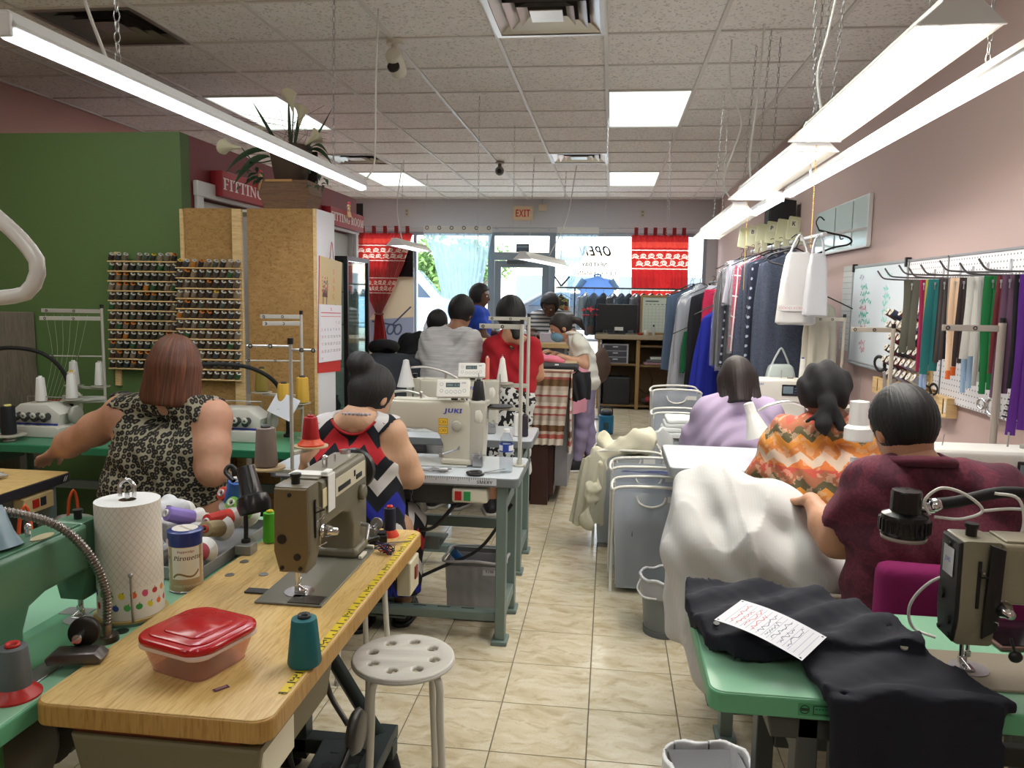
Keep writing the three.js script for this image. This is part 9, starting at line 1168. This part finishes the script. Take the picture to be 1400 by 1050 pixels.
// zigzag dress
{
  const P = person('woman in a black red and white zigzag dress with a dark hair bun', { ...sit(-1.01, -3.04, [0.45, -0.42, -0.8], 0.1), ar: [-0.93, 0.1, -3.5], kr: [-0.9, 0.5, -3.42], hd: [-0.965, 1.125, -3.13], nk: [-1.01, 1.04, -3.06], sl: [-1.16, 0.975, -3.07], sr: [-0.87, 0.985, -3.06], el: [-1.24, 0.79, -3.14], wl: [-1.08, 0.79, -3.38], er: [-0.785, 0.8, -3.09], wr: [-0.91, 0.795, -3.34] }, { bulk: 1.06, wide: 1.05, skin: 0xc9a184, hair: { c: 0x171314, puff: 0.004, add: [[-0.02, 0.1, -0.1, 0.06, 0.055, 0.055], cap([0, 0, -0.06], 0.05, [0, -0.05, -0.06], 0.04)], nape: -0.075, front: 0.03 }, top: { m: chev, i: 0.01, sleeve: 0, neck: 0.1, nw: 1.0, nh: 1.0, nd: [0.0, 0.045, 0.05], hem: 0.16, skirt: [cap([-1.01, 0.52, -3.04], 0.13, [-1.11, 0.5, -3.42], 0.085), cap([-1.01, 0.52, -3.04], 0.13, [-0.9, 0.5, -3.42], 0.085), cap([-1.1, 0.5, -3.42], 0.085, [-1.08, 0.12, -3.42], 0.09), cap([-0.9, 0.5, -3.42], 0.085, [-0.94, 0.12, -3.48], 0.1)], armhole: 0.05, ahr: 0.088, trim: mat(0xa81c22, 0.7), name: 'dress', label: 'zigzag striped dress', fold: 0.008 }, shoes: 0x16161a, sole: 0x16161a });
  const g = []; for (let k = 0; k < 24; k++) { const a = k / 24 * 2 * PI; g.push(ball(0.007, ...add([-1.005, 1.055, -3.065], [Math.cos(a) * 0.066, 0.012 * Math.sin(a), Math.sin(a) * 0.062]), 1, 1, 1, 7)); } part('necklace', P.mv(merge(g)), mat(0x9a9aa8, 0.35), P.t).userData.kind = 'stuff';
}
// man in maroon polo
person('man in a maroon polo shirt with short black hair seated on the magenta chair', { ...sit(0.95, -2.34, [-0.25, -0.4, -0.95], 0.11), hd: [0.862, 1.178, -2.4], nk: [0.89, 1.07, -2.34], sl: [0.775, 1.015, -2.32], sr: [1.1, 1.015, -2.33], el: [0.7, 0.83, -2.41], wl: [0.665, 0.905, -2.59], er: [1.2, 0.84, -2.42], wr: [1.3, 0.935, -2.66] }, { bulk: 1.17, wide: 1.17, belly: 0.01, skin: 0xb88a6c, headCell: 0.005, hairCell: 0.005, handCell: 0.004, handL: { dir: [-0.15, -0.35, -1], curl: 0.75 }, hair: { c: 0x0f0e10, puff: 0.004, nape: -0.06, front: 0.02, line: 0.06, label: 'short black hair' }, top: { m: maroon, i: 0.018, sleeve: 0.72, neck: 0.062, nd: [0, 0.055, 0], hem: 0.56, fold: 0.014, collar: maroon, name: 'polo_shirt', label: 'maroon polo shirt' }, bottom: { m: fabric(0x1a1c24), label: 'dark trousers' } });
// bandana
{
  const P = person('woman in a black bandana and orange zigzag print blouse', { ...sit(0.87, -3.2, [0.05, -0.3, -1], 0.11), hd: [0.855, 1.165, -3.22], nk: [0.875, 1.075, -3.19], sl: [0.715, 1.0, -3.18], sr: [1.04, 1.0, -3.18], el: [0.64, 0.8, -3.24], wl: [0.76, 0.795, -3.5], er: [1.12, 0.8, -3.24], wr: [1.0, 0.795, -3.5] }, { bulk: 1.25, wide: 1.2, skin: 0x6e4a38, hair: null, top: { m: zig, i: 0.018, sleeve: 0.95, neck: 0.07, nd: [0, 0.05, 0], hem: 0.56, fold: 0.018, name: 'blouse', label: 'orange and yellow zigzag blouse' }, bottom: { m: fabric(0x22242c) } });
  const c = P.wld, f0 = (x, y, z) => { const d = [x, y, z]; const q = sub(d, c(0, 0.035, -0.02)); return ellD(q[0], q[1], q[2], [0, 0, 0, 0.1, 0.11, 0.115]); };
  const tails = [cap(c(-0.02, -0.03, -0.11), 0.022, c(-0.045, -0.12, -0.115), 0.026), cap(c(-0.045, -0.12, -0.115), 0.026, c(-0.04, -0.155, -0.11), 0.008), cap(c(-0.015, -0.03, -0.11), 0.022, c(0.025, -0.13, -0.1), 0.02), cap(c(-0.02, -0.03, -0.115), 0.026, c(-0.015, -0.045, -0.118), 0.024), cap(c(-0.03, -0.06, -0.115), 0.01, c(-0.1, -0.1, -0.1), 0.007)], tu = union(tails, 0.02), hd = c(0, 0, 0);
  part('bandana', P.mv(nets((x, y, z) => { const q = sub([x, y, z], hd); return Math.max(smin(f0(x, y, z) + 0.006 * Math.sin(q[0] * 90 + q[1] * 30), tu(x, y, z), 0.015) + 0.008 * (n3(x * 40, y * 30, z * 40) - 0.5), z > hd[2] - 0.06 ? -1 : 0, y < hd[1] - 0.035 && z < hd[2] + 0.08 ? 0.02 : -1) * 0.8; }, sub(hd, [0.18, 0.2, 0.2]), add(hd, [0.18, 0.18, 0.2]), 0.006)), fabric(0x101013), P.t, 'black bandana knotted at the back');
}
// lavender blouse
person('woman in a lavender blouse with dark shoulder length hair', { ...sit(0.74, -4.55, [0.05, -0.4, -1], 0.1), hd: [0.735, 1.085, -4.6], nk: [0.745, 0.985, -4.55], sl: [0.585, 0.905, -4.54], sr: [0.895, 0.905, -4.54], el: [0.51, 0.74, -4.6], wl: [0.68, 0.79, -4.86], er: [0.97, 0.74, -4.6], wr: [0.86, 0.79, -4.86] }, { bulk: 1.22, wide: 1.2, skin: 0xb78d74, hair: { c: 0x2a1d1a, puff: 0.01, add: [cap([-0.07, 0, -0.02], 0.04, [-0.085, -0.14, -0.03], 0.04), cap([0.07, 0, -0.02], 0.04, [0.085, -0.14, -0.03], 0.04), cap([0, 0, -0.07], 0.05, [0, -0.15, -0.07], 0.05)], nape: -0.15, long: 1, reach: 0.24, k: 0.05 }, top: { m: fabric(0xa798b4), i: 0.022, sleeve: 1.75, neck: 0.07, nd: [0, 0.05, 0], hem: 0.5, fold: 0.016, name: 'blouse', label: 'lavender blouse' }, bottom: { m: fabric(0x2a2c36) } });
const stand = (x, z, f, h = 0.85) => ({ pv: [x, h, z], kl: [x - 0.09, 0.46, z], kr: [x + 0.09, 0.46, z], al: [x - 0.09, 0.09, z + 0.02], ar: [x + 0.09, 0.09, z + 0.02], f, toe: [f[0], 0, f[2]] });
const shortHair = (c) => ({ c, puff: 0.008, nape: -0.08, front: 0.03 });
person('man in a pale grey T-shirt with thick black hair leaning over the counter', { ...stand(-1.14, -5.52, [0.35, -0.4, -1], 0.82), hd: [-1.07, 1.41, -5.64], nk: [-1.1, 1.29, -5.58], sl: [-1.27, 1.215, -5.55], sr: [-0.985, 1.22, -5.55], el: [-1.34, 1.0, -5.56], wl: [-1.26, 0.9, -5.78], er: [-0.93, 1.02, -5.6], wr: [-0.9, 1.02, -5.85] }, { bulk: 1.08, skin: 0xa87b60, cell: 0.014, hair: shortHair(0x121113), top: { m: tee, i: 0.018, sleeve: 0.7, neck: 0.07, nd: [0, 0.045, 0], hem: 0.72, name: 'tshirt', label: 'pale grey T-shirt' }, bottom: { m: fabric(0x9a9a9c) }, shoes: 0x2a2a2e });
person('woman in a red top and black and white print skirt with a black bob', { ...stand(-0.71, -5.42, [-0.25, -0.35, -1], 0.82), hd: [-0.695, 1.4, -5.52], nk: [-0.68, 1.28, -5.46], sl: [-0.8, 1.185, -5.45], sr: [-0.54, 1.185, -5.45], el: [-0.87, 1.0, -5.55], wl: [-0.9, 1.02, -5.78], er: [-0.49, 0.99, -5.5], wr: [-0.58, 1.03, -5.72] }, { bulk: 0.98, skin: 0xb98a6e, cell: 0.014, hair: { ...shortHair(0x0e0e11), puff: 0.02, add: [cap([0, 0, -0.06], 0.06, [0.03, -0.16, -0.07], 0.03)], nape: -0.2, reach: 0.24, long: 1 }, top: { m: fabric(0x9c0f1e), i: 0.012, sleeve: 0.6, neck: 0.1, nd: [0.03, 0.02, 0.06], hem: 0.85, name: 'red_top', label: 'red top with bare back' }, bottom: { m: bwSkirt, name: 'skirt', hem: 0.3, i: 0.03, add: [cap([-0.71, 0.84, -5.42], 0.14, [-0.71, 0.3, -5.4], 0.2)], label: 'black and white print skirt' }, shoes: 0x16161a });
{
  const P = person('woman in a white shirt and lavender trousers with face mask and ponytail', { pv: [-0.2, 0.8, -6.98], hl: [-0.19, 0.8, -6.89], hr: [-0.2, 0.8, -7.07], kl: [-0.21, 0.44, -6.88], kr: [-0.18, 0.44, -7.06], al: [-0.25, 0.09, -6.87], ar: [-0.13, 0.09, -7.03], f: [-0.8, -0.52, 0.22], toe: [-1, 0, 0.15], hd: [-0.425, 1.265, -6.95], nk: [-0.325, 1.185, -6.97], up: [-0.5, 1, 0.1], sl: [-0.25, 1.12, -6.84], sr: [-0.27, 1.12, -7.11], ch: [-0.235, 1.01, -6.98], el: [-0.205, 0.955, -6.78], wl: [-0.41, 1.03, -6.74], er: [-0.26, 0.93, -7.14], wr: [-0.47, 1.03, -7.0] }, { bulk: 0.95, skin: 0xc09478, cell: 0.012, handL: { dir: [-1, -0.2, -0.1] }, hair: { c: 0x2c211d, puff: 0.002, add: [[0, 0.03, -0.105, 0.03, 0.03, 0.03], cap([0, 0.03, -0.11], 0.026, [0.01, -0.03, -0.17], 0.028), cap([0.01, -0.03, -0.17], 0.028, [0.02, -0.12, -0.175], 0.012)], nape: -0.14, front: 0.03, reach: 0.26, long: 1 }, top: { m: fabric(0xc8c6bc), i: 0.02, sleeve: 0.55, neck: 0.062, nd: [-0.02, 0.04, 0], hem: 0.73, fold: 0.016, collar: fabric(0xcfcdc4), name: 'shirt', label: 'white short sleeved shirt' }, bottom: { m: fabric(0x8a7f9c), i: 0.012, label: 'lavender trousers' }, shoes: 0x14161e });
  part('face_mask', P.mv(nets((x, y, z) => { const q = sub([x, y, z], P.wld(0, -0.045, 0.058)); return ellD(q[0], q[1], q[2], [0, 0, 0, 0.066, 0.056, 0.066]); }, sub(P.wld(0, -0.045, 0.058), [0.09, 0.09, 0.09]), add(P.wld(0, -0.045, 0.058), [0.09, 0.09, 0.09]), 0.006)), mat(0x6f9fb8, 0.8), P.t, 'light blue face mask');
}
person('customer in a royal blue dress with dark hair behind the service counter', { ...stand(-1.45, -8.55, [1, -0.1, 0.1], 0.86), hd: [-1.41, 1.53, -8.55], nk: [-1.43, 1.4, -8.55], sl: [-1.43, 1.33, -8.71], sr: [-1.43, 1.33, -8.39], el: [-1.36, 1.1, -8.74], wl: [-1.2, 1.12, -8.6], er: [-1.34, 1.1, -8.36], wr: [-1.24, 1.0, -8.42] }, { bulk: 1.1, skin: 0x5f4030, cell: 0.016, headCell: 0.009, hairCell: 0.01, handCell: 0.008, hair: { ...shortHair(0x121012), puff: 0.016, add: [cap([0, 0.02, -0.07], 0.06, [0, -0.12, -0.09], 0.035)], nape: -0.17, long: 1, reach: 0.24 }, top: { m: fabric(0x123a9c), i: 0.02, sleeve: 0.7, neck: 0.08, hem: 0.5, cell: 0.014, name: 'dress', label: 'royal blue dress', skirt: [cap([-1.45, 0.86, -8.55], 0.15, [-1.45, 0.5, -8.55], 0.19)] }, shoes: 0x2a2022 });
person('customer in a grey striped shirt bending over the service counter', { ...stand(-0.58, -8.62, [-0.2, -0.6, 0.9], 0.86), hd: [-0.64, 1.44, -8.42], nk: [-0.64, 1.37, -8.52], sl: [-0.8, 1.3, -8.56], sr: [-0.46, 1.3, -8.56], el: [-0.84, 1.1, -8.44], wl: [-0.74, 1.13, -8.24], er: [-0.42, 1.1, -8.44], wr: [-0.52, 1.13, -8.24] }, { bulk: 1.1, skin: 0x4f3528, cell: 0.016, headCell: 0.009, hairCell: 0.01, handCell: 0.008, hair: { ...shortHair(0x0f0e10), puff: 0.018 }, top: { m: strTee, i: 0.018, sleeve: 0.7, hem: 0.78, cell: 0.014, name: 'tshirt', label: 'grey striped T-shirt' }, bottom: { m: fabric(0x2a2d36) }, shoes: 0x222226 });
person('person in a black hooded top seated near the front window', { ...sit(-1.8, -7.35, [0.2, -0.4, -1]), hd: [-1.66, 1.26, -7.48], nk: [-1.72, 1.15, -7.4], sl: [-1.92, 1.08, -7.38], sr: [-1.6, 1.06, -7.38], el: [-2.0, 0.86, -7.42], wl: [-1.85, 0.78, -7.66], er: [-1.54, 0.86, -7.42], wr: [-1.66, 0.78, -7.66] }, { bulk: 1.1, skin: 0x8a6450, cell: 0.016, headCell: 0.009, hairCell: 0.01, handCell: 0.008, hair: { ...shortHair(0x131114), puff: 0.014 }, top: { m: fabric(0x131318), i: 0.02, sleeve: 1.9, hem: 0.6, cell: 0.014, name: 'hooded_top', label: 'black hooded top' }, bottom: { m: fabric(0x1a1c22) }, shoes: 0x222226 });
stool('round white stool under the leopard print woman', -1.83, -3.02, 0.3); stool('round white stool under the bandana woman', 0.87, -3.2, 0.7); stool('round white stool under the lavender blouse woman', 0.74, -4.55, 0.2); stool('round white stool near the front window', -1.8, -7.35, 0.2);
{
  const b = thing('spray_bottle', 'white plastic bottle on the table below the upright white lamp', 'bottle', [0.9, D, -2.95]); part('bottle_body', smooth(lathe([[0, 0], [0.034, 0], [0.037, 0.01], [0.037, 0.12], [0.03, 0.15], [0.014, 0.17], [0.014, 0.19]], 22), 0.7), mat(0xd9d9d6, 0.35), b); part('cap', cyl(0.016, 0.012, 0.035, 0, 0.205, 0, 16), mat(0xcfd0d2, 0.4), b); part('paper_label', cyl(0.0375, 0.0375, 0.05, 0, 0.07, 0, 22, [0, 0, 0], true), mat(0xb9c2d0, 0.5), b);
  const s = thing('black_strap', 'black cloth strap hanging over the white machine table beside the zigzag dress', 'strap', [-1.29, 0, -3.29]); part('hanging_end', put(drape(lerpRows([[0.762, -0.03, 0.03, 0.6], [0.46, -0.035, 0.03, 1]], 8), null, 20, 0.006, 2), 0, 0, 0.0), fabric(0x121216), s); part('folded_end', box(0.08, 0.03, 0.16, 0, 0.777, -0.08, 0.012), fabric(0x121216), s);
}
renderer.render(scene, camera);
